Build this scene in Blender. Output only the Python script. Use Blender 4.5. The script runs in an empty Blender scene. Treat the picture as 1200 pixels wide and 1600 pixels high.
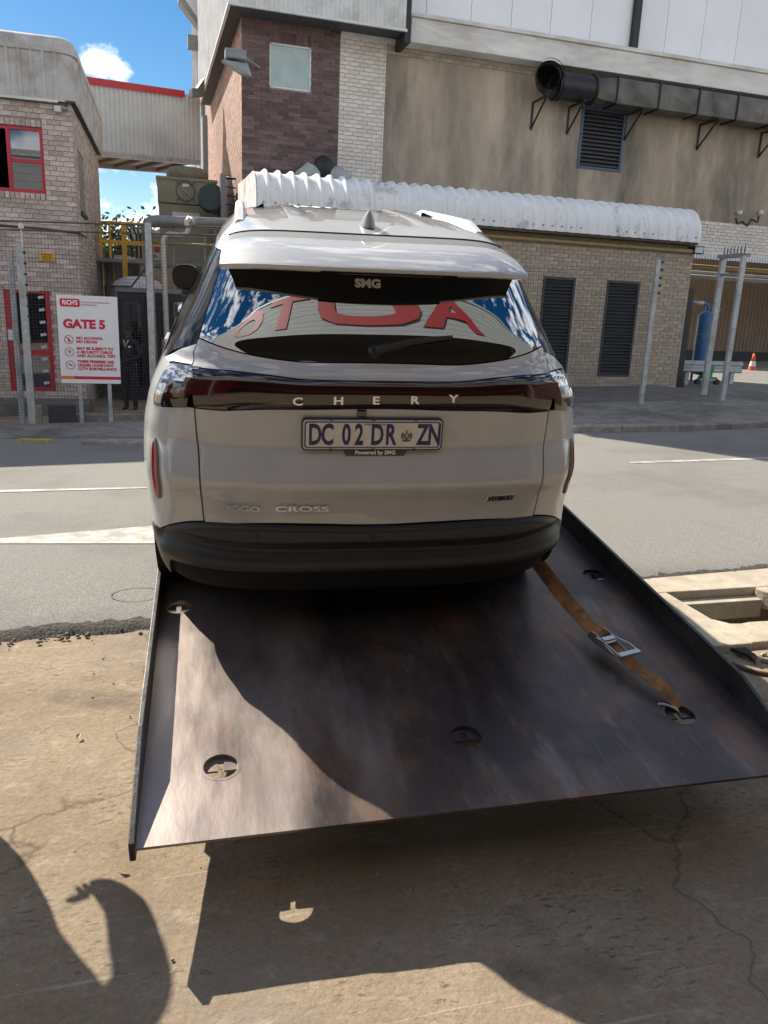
import bpy, bmesh, math, random
import numpy as np
from mathutils import Vector, Matrix
random.seed(7)
SC = bpy.context.scene
COL = SC.collection

# ------------------------------------------------------------------ camera
FPX = 1202.0
RCAM = np.array([[0.96577851, -0.02545645, 0.25811595],
                 [-0.25594035, -0.25479653, 0.93250912],
                 [0.04202868, -0.96665956, -0.25259234]])   # columns: right, down, forward
CAM = np.array([0.0, 0.0, 1.8])
cd = bpy.data.cameras.new('camera')
cd.sensor_fit = 'VERTICAL'
cd.sensor_height = 24.0
cd.lens = 24.0 * FPX / 1600.0
cd.clip_start = 0.05
cd.clip_end = 3000
cam = bpy.data.objects.new('camera', cd)
COL.objects.link(cam)
r_, d_, f_ = RCAM[:, 0], RCAM[:, 1], RCAM[:, 2]
cam.matrix_world = Matrix(((r_[0], -d_[0], -f_[0], CAM[0]), (r_[1], -d_[1], -f_[1], CAM[1]),
                           (r_[2], -d_[2], -f_[2], CAM[2]), (0, 0, 0, 1)))
SC.camera = cam
SC.render.resolution_x, SC.render.resolution_y = 768, 1024

# ------------------------------------------------------------------ world and sun
SUN_TRAVEL = Vector((0.64, -1.00, -1.0)).normalized()
SUN_EL = math.asin(-SUN_TRAVEL.z)
SUN_AZ = math.atan2(-SUN_TRAVEL.x, -SUN_TRAVEL.y)      # from +Y towards +X
w = bpy.data.worlds.new('World')
SC.world = w
w.use_nodes = True
nt = w.node_tree
bg = nt.nodes['Background']
sky = nt.nodes.new('ShaderNodeTexSky')
sky.sky_type = 'NISHITA'
sky.sun_disc = False
sky.sun_elevation = SUN_EL
sky.sun_rotation = SUN_AZ
sky.air_density = 1.0
sky.dust_density = 0.2
sky.ozone_density = 1.5
# cumulus: noise on the sky direction, thicker round a few cloud banks
tc = nt.nodes.new('ShaderNodeTexCoord')
mp = nt.nodes.new('ShaderNodeMapping')
mp.inputs['Scale'].default_value = (1, 1, 1.7)
mp.inputs['Location'].default_value = (4.2, 2.3, 5.1)
nz = nt.nodes.new('ShaderNodeTexNoise')
nz.inputs['Scale'].default_value = 7.5
nz.inputs['Detail'].default_value = 10
nz.inputs['Roughness'].default_value = 0.60
nt.links.new(tc.outputs['Generated'], mp.inputs['Vector'])
nt.links.new(mp.outputs['Vector'], nz.inputs['Vector'])
def wmath(op, a, b=None, c=None):
    x = nt.nodes.new('ShaderNodeMath'); x.operation = op
    for i, v in enumerate((a, b, c)):
        if v is None: continue
        if hasattr(v, 'links'): nt.links.new(v, x.inputs[i])
        else: x.inputs[i].default_value = v
    return x.outputs[0]
sp_ = nt.nodes.new('ShaderNodeSeparateXYZ')
nt.links.new(tc.outputs['Generated'], sp_.inputs[0])
acc = wmath('SUBTRACT', nz.outputs['Fac'], wmath('MULTIPLY', wmath('MAXIMUM', wmath('SUBTRACT', sp_.outputs['Z'], 0.45), 0.0), 0.16))      # fewer clouds overhead than low down
def skydir(x, y):
    v = RCAM @ np.array([x - 600.0, y - 800.0, FPX]); return tuple(v / np.linalg.norm(v))
BANKS = [(skydir(140, 92), .050, .21), (skydir(176, 104), .042, .19), (skydir(220, 0), .21, -.24), (skydir(30, 5), .15, -.22), (skydir(190, 300), .10, -.05),
         ((-.75, -.60, .35), .30, .07), ((.62, -.6, .45), .28, .07), ((-.9, -.1, .42), .25, .07), ((.2, -.85, .40), .25, .06), ((.85, .1, .4), .3, .07)]
for c_, r_b, amt in BANKS:
    vd = nt.nodes.new('ShaderNodeVectorMath'); vd.operation = 'DISTANCE'
    nt.links.new(tc.outputs['Generated'], vd.inputs[0]); L_ = math.sqrt(sum(q * q for q in c_)); vd.inputs[1].default_value = tuple(q / L_ for q in c_)
    f = wmath('MULTIPLY_ADD', vd.outputs['Value'], -amt / r_b, amt)
    acc = wmath('ADD', acc, wmath('MAXIMUM' if amt > 0 else 'MINIMUM', f, 0.0))
cr = nt.nodes.new('ShaderNodeValToRGB')
cr.color_ramp.elements[0].position = 0.455
cr.color_ramp.elements[0].color = (0, 0, 0, 1)
cr.color_ramp.elements[1].position = 0.57
cr.color_ramp.elements[1].color = (1, 1, 1, 1)
nt.links.new(acc, cr.inputs['Fac'])
mx = nt.nodes.new('ShaderNodeMix')
mx.data_type = 'RGBA'
mx.inputs['B'].default_value = (6.7, 6.7, 6.75, 1)
nt.links.new(cr.outputs['Color'], mx.inputs['Factor'])
hsv = nt.nodes.new('ShaderNodeHueSaturation')
hsv.inputs['Saturation'].default_value = 1.42
hsv.inputs['Value'].default_value = 0.43
nt.links.new(sky.outputs['Color'], hsv.inputs['Color'])
nt.links.new(hsv.outputs['Color'], mx.inputs['A'])
nt.links.new(mx.outputs['Result'], bg.inputs['Color'])
bg.inputs['Strength'].default_value = 0.15
sl = bpy.data.lights.new('sun', 'SUN')
sl.energy = 4.7
sl.angle = math.radians(0.5)
sl.color = (1.0, 0.925, 0.80)
so = bpy.data.objects.new('sun', sl)
so.rotation_euler = SUN_TRAVEL.to_track_quat('-Z', 'Y').to_euler()
so.location = (-20, 35, 35)
COL.objects.link(so)
vs = SC.view_settings
vs.view_transform = 'Standard'
vs.look = 'None'
vs.gamma = 1
vs.use_curve_mapping = False
vs.exposure = 0.86
SC.render.engine = 'CYCLES'

# ------------------------------------------------------------------ pixel helpers (photograph pixels, 1200 x 1600)
def ray(x, y):
    v = RCAM @ np.array([x - 600.0, y - 800.0, FPX])
    return v / np.linalg.norm(v)

def topx(p):
    c = RCAM.T @ (np.array(p, float) - CAM)
    return 600 + FPX * c[0] / c[2], 800 + FPX * c[1] / c[2], c[2]

def sstep(t):
    t = min(1.0, max(0.0, t))
    return t * t * (3 - 2 * t)

def zg(X, Y):
    """height of the ground: the street climbs to the right and the far side lies a little lower"""
    r = sstep((Y - 4.8) / 7.0)
    return r * (-0.17 + 0.035 * (min(max(X, -25), 40) - 1.0))

def gpx(x, y, dz=0.0):
    d = ray(x, y)
    t = 1.0
    for i in range(60):
        p = CAM + d * t
        t += (p[2] - zg(p[0], p[1]) - dz) / max(1e-3, -d[2]) * 0.7
    return CAM + d * t

def atY(x, y, Y):
    d = ray(x, y)
    return CAM + d * (Y / d[1])

def atX(x, y, X):
    d = ray(x, y)
    return CAM + d * (X / d[0])

# ------------------------------------------------------------------ scene helpers
def tag(o, label=None, cat=None, group=None, kind=None):
    if label: o['label'] = label
    if cat: o['category'] = cat
    if group: o['group'] = group
    if kind: o['kind'] = kind
    return o

def empty(name, loc=(0, 0, 0), label=None, cat=None, group=None, parent=None):
    o = bpy.data.objects.new(name, None)
    o.empty_display_size = 0.2
    COL.objects.link(o)
    o.location = loc
    if parent: o.parent = parent
    return tag(o, label, cat, group)

def link(name, me, m=None, parent=None, loc=None):
    o = bpy.data.objects.new(name, me)
    COL.objects.link(o)
    if m is not None and len(me.materials) == 0:
        me.materials.append(m)
    if parent is not None: o.parent = parent
    if loc is not None: o.location = loc
    return o

class MB:
    """collects geometry; build() links it as one mesh object"""
    def __init__(self):
        self.v = []; self.f = []; self.mi = []
    def add(self, vs, fs, mi=0):
        b = len(self.v)
        self.v += [tuple(map(float, p)) for p in vs]
        self.f += [tuple(b + i for i in f) for f in fs]
        self.mi += [mi] * len(fs)
        return self
    def box(self, a, b, mi=0):
        x0, y0, z0 = [min(a[i], b[i]) for i in range(3)]
        x1, y1, z1 = [max(a[i], b[i]) for i in range(3)]
        return self.add([(x0, y0, z0), (x1, y0, z0), (x1, y1, z0), (x0, y1, z0), (x0, y0, z1), (x1, y0, z1), (x1, y1, z1), (x0, y1, z1)],
                        [(3, 2, 1, 0), (4, 5, 6, 7), (0, 1, 5, 4), (1, 2, 6, 5), (2, 3, 7, 6), (3, 0, 4, 7)], mi)
    def bar(self, a, b, wx, wy=None, up=(0, 0, 1), mi=0):
        """rectangular bar from a to b"""
        a = Vector(a); b = Vector(b); wy = wy or wx
        d = (b - a).normalized(); u = Vector(up)
        if abs(d.dot(u)) > 0.98: u = Vector((0, 1, 0))
        s = d.cross(u).normalized(); t = s.cross(d)
        o = [(-1, -1), (1, -1), (1, 1), (-1, 1)]
        vs = [a + s * (i * wx / 2) + t * (j * wy / 2) for i, j in o] + [b + s * (i * wx / 2) + t * (j * wy / 2) for i, j in o]
        return self.add(vs, [(3, 2, 1, 0), (4, 5, 6, 7), (0, 1, 5, 4), (1, 2, 6, 5), (2, 3, 7, 6), (3, 0, 4, 7)], mi)
    def tube(self, pts, r, n=10, cap=True, mi=0):
        """round tube along a polyline; r a number or one per point"""
        P = [Vector(p) for p in pts]; k = len(P)
        R = r if isinstance(r, (list, tuple)) else [r] * k
        vs = []; ref = None
        for i in range(k):
            d = (P[min(i + 1, k - 1)] - P[max(i - 1, 0)]).normalized()
            if ref is None:
                ref = Vector((0, 0, 1)) if abs(d.z) < 0.9 else Vector((1, 0, 0))
            s = (ref - d * ref.dot(d)).normalized(); ref = s
            t = d.cross(s)
            for j in range(n):
                a = 2 * math.pi * j / n
                vs.append(P[i] + (s * math.cos(a) + t * math.sin(a)) * R[i])
        fs = [(i * n + j, i * n + (j + 1) % n, (i + 1) * n + (j + 1) % n, (i + 1) * n + j) for i in range(k - 1) for j in range(n)]
        if cap:
            fs.append(tuple(range(n - 1, -1, -1))); fs.append(tuple((k - 1) * n + j for j in range(n)))
        return self.add(vs, fs, mi)
    def lathe(self, c, prof, n=20, axis=(0, 0, 1), mi=0, cap=True):
        ax = Vector(axis).normalized()
        s = ax.orthogonal().normalized(); t = ax.cross(s); c = Vector(c)
        vs = []
        for (r, h) in prof:
            for j in range(n):
                a = 2 * math.pi * j / n
                vs.append(c + ax * h + (s * math.cos(a) + t * math.sin(a)) * r)
        k = len(prof)
        fs = [(i * n + j, i * n + (j + 1) % n, (i + 1) * n + (j + 1) % n, (i + 1) * n + j) for i in range(k - 1) for j in range(n)]
        if cap:
            fs.append(tuple(range(n - 1, -1, -1))); fs.append(tuple((k - 1) * n + j for j in range(n)))
        return self.add(vs, fs, mi)
    def prism(self, poly, ext, mi=0):
        """closed polygon (list of points) swept by the vector ext"""
        n = len(poly); e = Vector(ext)
        vs = [Vector(p) for p in poly] + [Vector(p) + e for p in poly]
        return self.add(vs, [tuple(range(n - 1, -1, -1)), tuple(range(n, 2 * n))] + [(i, (i + 1) % n, n + (i + 1) % n, n + i) for i in range(n)], mi)
    def grid(self, rows, mi=0, closed=False):
        n = len(rows[0]); vs = [p for r in rows for p in r]
        fs = []
        for i in range(len(rows) - 1):
            for j in range(n if closed else n - 1):
                fs.append((i * n + j, i * n + (j + 1) % n, (i + 1) * n + (j + 1) % n, (i + 1) * n + j))
        return self.add(vs, fs, mi)
    def mesh(self, name, mats, smooth=False, normals=True):
        me = bpy.data.meshes.new(name)
        me.from_pydata(self.v, [], self.f)
        for m in (mats if isinstance(mats, (list, tuple)) else [mats]): me.materials.append(m)
        if any(self.mi): me.polygons.foreach_set('material_index', self.mi)
        if normals:
            bm = bmesh.new(); bm.from_mesh(me)
            bmesh.ops.recalc_face_normals(bm, faces=bm.faces)
            bm.to_mesh(me); bm.free()
        if smooth:
            me.polygons.foreach_set('use_smooth', [True] * len(me.polygons))
            me.update()
            if smooth is not True:
                me.set_sharp_from_angle(angle=math.radians(smooth))
        me.update()
        return me
    def build(self, name, mats, parent=None, smooth=False, bevel=0, normals=True, kind=None):
        o = link(name, self.mesh(name, mats, smooth, normals), None, parent)
        if bevel:
            b = o.modifiers.new('bevel', 'BEVEL'); b.width = bevel; b.segments = 2; b.limit_method = 'ANGLE'
            b.angle_limit = math.radians(40)
        if kind: o['kind'] = kind
        return o

def text_mesh(name, s, size, m, extrude=0.002, bold=0.0, sx=1.0, align='CENTER', space=1.0, shear=0.0):
    cu = bpy.data.curves.new(name, 'FONT')
    cu.body = s; cu.size = size; cu.extrude = extrude; cu.offset = bold
    cu.align_x = align; cu.align_y = 'CENTER'; cu.space_character = space; cu.shear = shear
    cu.resolution_u = 3
    o = bpy.data.objects.new('tmp', cu); COL.objects.link(o)
    me = bpy.data.meshes.new_from_object(o)
    bpy.data.objects.remove(o); bpy.data.curves.remove(cu)
    if sx != 1.0:
        for v in me.vertices: v.co.x *= sx
    me.name = name
    me.materials.clear(); me.materials.append(m)
    return me

def place(o, origin, ux, uz, un):
    """orient a text or plate: its x along ux, y along uz, z along un (outward)"""
    ux, uz, un = [Vector(a).normalized() for a in (ux, uz, un)]
    o.matrix_local = Matrix(((ux.x, uz.x, un.x, origin[0]), (ux.y, uz.y, un.y, origin[1]), (ux.z, uz.z, un.z, origin[2]), (0, 0, 0, 1)))
    return o

# ------------------------------------------------------------------ materials
MATS = {}
def pmat(name, col, rough=0.7, var=0.12, scale=6.0, bump=0.0, bscale=60.0, metal=0.0, coat=0.0, spec=0.5,
         stain=None, stain_scale=1.2, stain_amt=0.5, obj_var=0.0, isl_var=0.0, emit=None, stretch=None, detail=6, stain_lo=0.45, stain_hi=0.65, hue=0.0, coat_rough=0.03):
    if name in MATS: return MATS[name]
    m = bpy.data.materials.new(name); m.use_nodes = True
    n = m.node_tree; L = n.links; B = n.nodes['Principled BSDF']
    B.inputs['Roughness'].default_value = rough
    B.inputs['Metallic'].default_value = metal
    B.inputs['Coat Weight'].default_value = coat
    B.inputs['Coat Roughness'].default_value = coat_rough
    B.inputs['Specular IOR Level'].default_value = spec
    def node(t, **k):
        x = n.nodes.new(t)
        for a, b in k.items(): x.inputs[a].default_value = b
        return x
    tcn = n.nodes.new('ShaderNodeTexCoord')
    src = tcn.outputs['Object']
    if stretch:
        mpn = node('ShaderNodeMapping', Scale=stretch); L.new(src, mpn.inputs['Vector']); src = mpn.outputs['Vector']
    nz1 = node('ShaderNodeTexNoise', Scale=scale, Detail=detail, Roughness=0.6); L.new(src, nz1.inputs['Vector'])
    lo = tuple(max(0, c * (1 - var * 1.6)) for c in col) + (1,); hi = tuple(min(1, c * (1 + var * 1.6)) for c in col) + (1,)
    rp = n.nodes.new('ShaderNodeValToRGB')
    rp.color_ramp.elements[0].position = 0.3; rp.color_ramp.elements[0].color = lo
    rp.color_ramp.elements[1].position = 0.7; rp.color_ramp.elements[1].color = hi
    L.new(nz1.outputs['Fac'], rp.inputs['Fac'])
    c = rp.outputs['Color']
    if stain:
        nz2 = node('ShaderNodeTexNoise', Scale=stain_scale, Detail=5, Roughness=0.65)
        L.new(tcn.outputs['Object'] if not stretch else src, nz2.inputs['Vector'])
        r2 = n.nodes.new('ShaderNodeValToRGB')
        r2.color_ramp.elements[0].position = stain_lo; r2.color_ramp.elements[0].color = (0, 0, 0, 1)
        r2.color_ramp.elements[1].position = stain_hi; r2.color_ramp.elements[1].color = (stain_amt,) * 3 + (1,)
        L.new(nz2.outputs['Fac'], r2.inputs['Fac'])
        mxn = n.nodes.new('ShaderNodeMix'); mxn.data_type = 'RGBA'
        L.new(r2.outputs['Color'], mxn.inputs['Factor']); L.new(c, mxn.inputs['A'])
        mxn.inputs['B'].default_value = tuple(stain) + (1,)
        c = mxn.outputs['Result']
    if obj_var or isl_var:
        if obj_var:
            oi = n.nodes.new('ShaderNodeObjectInfo'); rnd = oi.outputs['Random']
        else:
            ge = n.nodes.new('ShaderNodeNewGeometry'); rnd = ge.outputs['Random Per Island']
        amt = obj_var or isl_var
        mr = node('ShaderNodeMapRange'); mr.inputs['To Min'].default_value = 1 - amt; mr.inputs['To Max'].default_value = 1 + amt
        L.new(rnd, mr.inputs['Value'])
        hs = n.nodes.new('ShaderNodeHueSaturation'); L.new(c, hs.inputs['Color']); L.new(mr.outputs['Result'], hs.inputs['Value'])
        if hue:
            mr2 = node('ShaderNodeMapRange'); mr2.inputs['To Min'].default_value = 0.5 - hue; mr2.inputs['To Max'].default_value = 0.5 + hue * 0.3
            mm = n.nodes.new('ShaderNodeMath'); mm.operation = 'FRACT'
            m7 = n.nodes.new('ShaderNodeMath'); m7.operation = 'MULTIPLY'; m7.inputs[1].default_value = 7.31
            L.new(rnd, m7.inputs[0]); L.new(m7.outputs[0], mm.inputs[0]); L.new(mm.outputs[0], mr2.inputs['Value'])
            L.new(mr2.outputs['Result'], hs.inputs['Hue'])
        c = hs.outputs['Color']
    L.new(c, B.inputs['Base Color'])
    if bump:
        nb = node('ShaderNodeTexNoise', Scale=bscale, Detail=5, Roughness=0.6); L.new(src, nb.inputs['Vector'])
        bp = node('ShaderNodeBump', Strength=bump, Distance=0.02); L.new(nb.outputs['Fac'], bp.inputs['Height'])
        L.new(bp.outputs['Normal'], B.inputs['Normal'])
    if emit:
        B.inputs['Emission Color'].default_value = tuple(emit[:3]) + (1,); B.inputs['Emission Strength'].default_value = emit[3]
    MATS[name] = m
    return m

def mirror_glass(name, tint=(0.006, 0.008, 0.010), refl=0.25, rough=0.01):
    """dark reflective glazing: black body, coated surface"""
    if name in MATS: return MATS[name]
    m = bpy.data.materials.new(name); m.use_nodes = True
    n = m.node_tree; L = n.links
    for x in list(n.nodes):
        if x.type != 'OUTPUT_MATERIAL': n.nodes.remove(x)
    out = [x for x in n.nodes if x.type == 'OUTPUT_MATERIAL'][0]
    d = n.nodes.new('ShaderNodeBsdfDiffuse'); d.inputs['Color'].default_value = tuple(tint) + (1,)
    g = n.nodes.new('ShaderNodeBsdfGlossy'); g.inputs['Roughness'].default_value = rough; g.inputs['Color'].default_value = (0.93, 0.96, 1, 1)
    fr = n.nodes.new('ShaderNodeFresnel'); fr.inputs['IOR'].default_value = 1.5
    ad = n.nodes.new('ShaderNodeMath'); ad.operation = 'ADD'; ad.use_clamp = True; ad.inputs[1].default_value = refl
    L.new(fr.outputs[0], ad.inputs[0])
    mxs = n.nodes.new('ShaderNodeMixShader'); L.new(ad.outputs[0], mxs.inputs[0]); L.new(d.outputs[0], mxs.inputs[1]); L.new(g.outputs[0], mxs.inputs[2])
    L.new(mxs.outputs[0], out.inputs['Surface'])
    MATS[name] = m
    return m

M_BLACK = pmat('black_paint', (0.012, 0.012, 0.013), 0.5, 0.2)
M_GALV = pmat('galvanised_steel', (0.42, 0.44, 0.45), 0.5, 0.14, 14, metal=0.35, stain=(0.22, 0.21, 0.2), stain_scale=3)
M_STEELGREY = pmat('grey_paint', (0.22, 0.23, 0.24), 0.55, 0.12, 8)
M_RED = pmat('red_frame_paint', (0.45, 0.025, 0.04), 0.4, 0.1, 5)
M_WHITE = pmat('white_sheet_paint', (0.66, 0.67, 0.66), 0.55, 0.05, 3, stain=(0.45, 0.43, 0.38), stain_scale=1.6, stain_amt=0.45)
M_PANE = mirror_glass('window_pane', (0.012, 0.014, 0.017), 0.14, 0.02)
M_RUST = pmat('rusty_steel', (0.09, 0.05, 0.035), 0.8, 0.3, 12)
# ================================================================== ground, road, pavement
def nrand(x, y, s=0):
    return math.sin(x * 12.9898 + y * 78.233 + s * 37.7) * 43758.5453 % 1.0
def vnoise(x, y, s=0):
    xi, yi = math.floor(x), math.floor(y); fx, fy = x - xi, y - yi
    fx = fx * fx * (3 - 2 * fx); fy = fy * fy * (3 - 2 * fy)
    a = nrand(xi, yi, s); b = nrand(xi + 1, yi, s); c = nrand(xi, yi + 1, s); d = nrand(xi + 1, yi + 1, s)
    return (a + (b - a) * fx) * (1 - fy) + (c + (d - c) * fx) * fy
def fbm(x, y, s=0, o=4):
    v = 0; a = 0.5
    for i in range(o):
        v += a * vnoise(x, y, s + i); x *= 2.03; y *= 2.03; a *= 0.5
    return v

def ground_material():
    m = bpy.data.materials.new('worn_concrete'); m.use_nodes = True
    n = m.node_tree; L = n.links; B = n.nodes['Principled BSDF']
    B.inputs['Roughness'].default_value = 0.92
    B.inputs['Specular IOR Level'].default_value = 0.15
    tcn = n.nodes.new('ShaderNodeTexCoord')
    def noise(sc, det=6, ro=0.6, stretch=None, rot=0):
        x = n.nodes.new('ShaderNodeTexNoise'); x.inputs['Scale'].default_value = sc; x.inputs['Detail'].default_value = det; x.inputs['Roughness'].default_value = ro
        s = tcn.outputs['Object']
        if stretch:
            mpn = n.nodes.new('ShaderNodeMapping'); mpn.inputs['Scale'].default_value = stretch; mpn.inputs['Rotation'].default_value = (0, 0, rot)
            L.new(s, mpn.inputs['Vector']); s = mpn.outputs['Vector']
        L.new(s, x.inputs['Vector']); return x.outputs['Fac']
    def ramp(src, p0, c0, p1, c1):
        r = n.nodes.new('ShaderNodeValToRGB'); e = r.color_ramp.elements
        e[0].position = p0; e[0].color = tuple(c0) + (1,); e[1].position = p1; e[1].color = tuple(c1) + (1,)
        L.new(src, r.inputs['Fac']); return r.outputs['Color']
    def mix(f, a, b, mode='MIX'):
        x = n.nodes.new('ShaderNodeMix'); x.data_type = 'RGBA'; x.blend_type = mode
        for k, v in (('Factor', f), ('A', a), ('B', b)):
            if hasattr(v, 'links'): L.new(v, x.inputs[k])
            elif k == 'Factor': x.inputs[k].default_value = v
            else: x.inputs[k].default_value = tuple(v) + (1,)
        return x.outputs['Result']
    base = ramp(noise(1.3, 9, 0.66), 0.3, (0.245, 0.188, 0.132), 0.72, (0.39, 0.32, 0.235))
    fine = ramp(noise(48, 8, 0.78), 0.25, (0.66, 0.63, 0.60), 0.70, (1.16, 1.15, 1.13))
    c = mix(1.0, base, fine, 'MULTIPLY')
    grey = ramp(noise(0.9, 6, 0.65), 0.50, (0, 0, 0), 0.62, (0.65, 0.65, 0.65))
    c = mix(grey, c, (0.25, 0.215, 0.175))
    clus = ramp(noise(2.6, 5, 0.6), 0.47, (0, 0, 0), 0.60, (1, 1, 1))
    pit0 = ramp(noise(21, 9, 0.72, (1, 3.0, 1), 0.42), 0.57, (0, 0, 0), 0.70, (0.4, 0.4, 0.4))
    pits = mix(1.0, pit0, clus, 'MULTIPLY')
    c = mix(pits, c, (0.11, 0.082, 0.062))
    pale = ramp(noise(6, 9, 0.75, (1, 1.6, 1), -0.3), 0.55, (0, 0, 0), 0.68, (0.6, 0.6, 0.6))
    c = mix(pale, c, (0.46, 0.39, 0.30))
    scr = ramp(noise(9, 3, 0.5, (0.22, 6, 1), 1.1), 0.69, (0, 0, 0), 0.72, (0.5, 0.5, 0.5))
    c = mix(scr, c, (0.48, 0.42, 0.34))
    scr2 = ramp(noise(7, 3, 0.5, (0.2, 7, 1), 2.5), 0.68, (0, 0, 0), 0.71, (0.5, 0.5, 0.5))
    c = mix(scr2, c, (0.50, 0.43, 0.34))
    oil = ramp(noise(1.4, 6, 0.62, (1, 1.4, 1)), 0.56, (0, 0, 0), 0.70, (0.7, 0.7, 0.7))
    c = mix(oil, c, (0.12, 0.10, 0.085))
    vo = n.nodes.new('ShaderNodeTexVoronoi'); vo.feature = 'DISTANCE_TO_EDGE'; vo.inputs['Scale'].default_value = 0.85
    wv = n.nodes.new('ShaderNodeTexNoise'); wv.inputs['Scale'].default_value = 3.0; wv.inputs['Detail'].default_value = 6
    wm = n.nodes.new('ShaderNodeMix'); wm.data_type = 'RGBA'; wm.inputs['Factor'].default_value = 0.30
    L.new(tcn.outputs['Object'], wv.inputs['Vector']); L.new(tcn.outputs['Object'], wm.inputs['A']); L.new(wv.outputs['Color'], wm.inputs['B']); L.new(wm.outputs['Result'], vo.inputs['Vector'])
    crk = ramp(vo.outputs['Distance'], 0.0, (0.6, 0.6, 0.6), 0.006, (0, 0, 0))
    c = mix(crk, c, (0.07, 0.055, 0.045))
    L.new(c, B.inputs['Base Color'])
    b1 = n.nodes.new('ShaderNodeBump'); b1.inputs['Strength'].default_value = 0.9; b1.inputs['Distance'].default_value = 0.012
    hh = n.nodes.new('ShaderNodeMath'); hh.operation = 'SUBTRACT'
    L.new(noise(14, 10, 0.72), hh.inputs[0]); L.new(pits, hh.inputs[1]); L.new(hh.outputs[0], b1.inputs['Height'])
    L.new(b1.outputs['Normal'], B.inputs['Normal'])
    return m
M_GROUND = ground_material()
M_ASPH = pmat('bleached_asphalt', (0.25, 0.238, 0.218), 0.93, 0.18, 90, bump=0.5, bscale=110, spec=0.15, stain=(0.17, 0.16, 0.145), stain_scale=0.6, stain_amt=0.65, detail=3, stain_lo=0.48, stain_hi=0.7)
M_ASPH_EDGE = pmat('asphalt_broken_edge', (0.09, 0.08, 0.07), 0.95, 0.3, 40, bump=0.8, bscale=60)  # darker than the road surface: the edge's shadow line put into the colour
M_LINE = pmat('worn_road_paint', (0.50, 0.48, 0.43), 0.8, 0.15, 25, stain=(0.30, 0.285, 0.26), stain_scale=5, stain_amt=0.95, stain_lo=0.42, stain_hi=0.6)
M_CONC = pmat('cast_concrete', (0.46, 0.40, 0.31), 0.9, 0.12, 9, bump=0.3, bscale=50, stain=(0.33, 0.26, 0.19), stain_scale=2.4)
M_KERB = pmat('kerb_stone', (0.29, 0.265, 0.23), 0.9, 0.22, 12, bump=0.4, bscale=40, obj_var=0.15, stain=(0.10, 0.09, 0.08), stain_scale=3)
M_PAVE = pmat('dirty_pavement', (0.24, 0.22, 0.195), 0.92, 0.2, 5, bump=0.5, bscale=30, stain=(0.09, 0.08, 0.065), stain_scale=0.8, stain_amt=0.8)
M_YARD = pmat('yard_concrete', (0.15, 0.14, 0.125), 0.9, 0.2, 2, bump=0.3, bscale=25)

DR = (3.20, 3.93, 3.70, 4.26)      # storm drain opening x0 x1 y0 y1
def rn(a, b, n): return [a + (b - a) * i / n for i in range(n + 1)]
gx = sorted(set([round(v, 4) for v in rn(-80, -8, 9) + rn(-8, -2.4, 8) + rn(-2.4, DR[0], 130) + rn(DR[0], DR[1], 18) + rn(DR[1], 5.6, 40) + rn(5.6, 20, 18) + rn(20, 110, 12)]))
gy = sorted(set([round(v, 4) for v in rn(-60, 0.6, 16) + rn(0.6, DR[2], 78) + rn(DR[2], DR[3], 14) + rn(DR[3], 4.9, 14) + rn(4.9, 20, 30) + rn(20, 160, 14)]))
mb = MB()
vid = {}
for j, y in enumerate(gy):
    for i, x in enumerate(gx):
        near = sstep((x + 3) / 0.6) * sstep((6 - x) / 0.6) * sstep((y - 0.3) / 0.3) * sstep((5 - y) / 0.4)
        dz = 0.030 * near * (fbm(x * 1.7, y * 1.7, 3) - 0.5) + 0.010 * near * (fbm(x * 9, y * 9, 11) - 0.5)
        if DR[0] - 0.5 < x < DR[1] + 1.5 and DR[2] - 0.3 < y < DR[3] + 0.4: dz = -0.02
        if y > 5: dz = -0.06
        mb.v.append((x, y, zg(x, y) + dz - 0.002))
nx = len(gx)
for j in range(len(gy) - 1):
    for i in range(nx - 1):
        cx, cy = (gx[i] + gx[i + 1]) / 2, (gy[j] + gy[j + 1]) / 2
        if DR[0] < cx < DR[1] and DR[2] < cy < DR[3]: continue
        a = j * nx + i
        mb.f.append((a, a + 1, a + nx + 1, a + nx)); mb.mi.append(0)
g = mb.build('ground', M_GROUND, smooth=True, normals=False)
tag(g, kind='structure')

# road: from a ragged near edge to the far kerb
KL = gpx(0, 690); KR = gpx(905, 680)
ksl = (KR[1] - KL[1]) / (KR[0] - KL[0])
def kerbY(X):
    y = KL[1] + ksl * (X - KL[0])
    if X > KR[0] + 1.2: y += 0.10 * (X - KR[0] - 1.2) ** 1.6
    return y
def nearY(X): return 4.285 + 0.072 * X
TH = 0.04
xs = rn(-70, -3, 20) + rn(-3, 6.5, 240)[1:] + rn(6.5, 100, 24)[1:]
rows = [[], [], []]
rows_y = 16
R = [[] for _ in range(rows_y + 3)]
for x in xs:
    rag = 0.10 * (fbm(x * 1.3, 2.2, 5) - 0.5) + 0.10 * (fbm(x * 7, 5.1, 8) - 0.5) + 0.03 * (nrand(x, 1) - 0.5)
    y0 = nearY(x) + rag
    y1 = kerbY(x) + (0 if x < 12 else 8)
    R[0].append((x, y0 - 0.035 - 0.03 * nrand(x, 4), zg(x, y0) - 0.03))
    R[1].append((x, y0 + 0.01 * nrand(x, 9), zg(x, y0) + TH * 0.45))
    R[2].append((x, y0 + 0.05 + 0.04 * nrand(x, 3), zg(x, y0) + TH * (0.85 + 0.15 * nrand(x, 7))))
    for k in range(1, rows_y + 1):
        t = (k / rows_y) ** 1.3
        y = y0 + 0.1 + (y1 - y0 - 0.1) * t
        R[2 + k].append((x, y, zg(x, y) + TH * (1 if k > 1 else 0.97)))
mb = MB(); mb.grid(R)
ne = len(xs) - 1
mb.mi = [1 if (i // ne) < 2 else 0 for i in range(len(mb.f))]
road = mb.build('road', [M_ASPH, M_ASPH_EDGE], smooth=50, normals=False)
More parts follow.
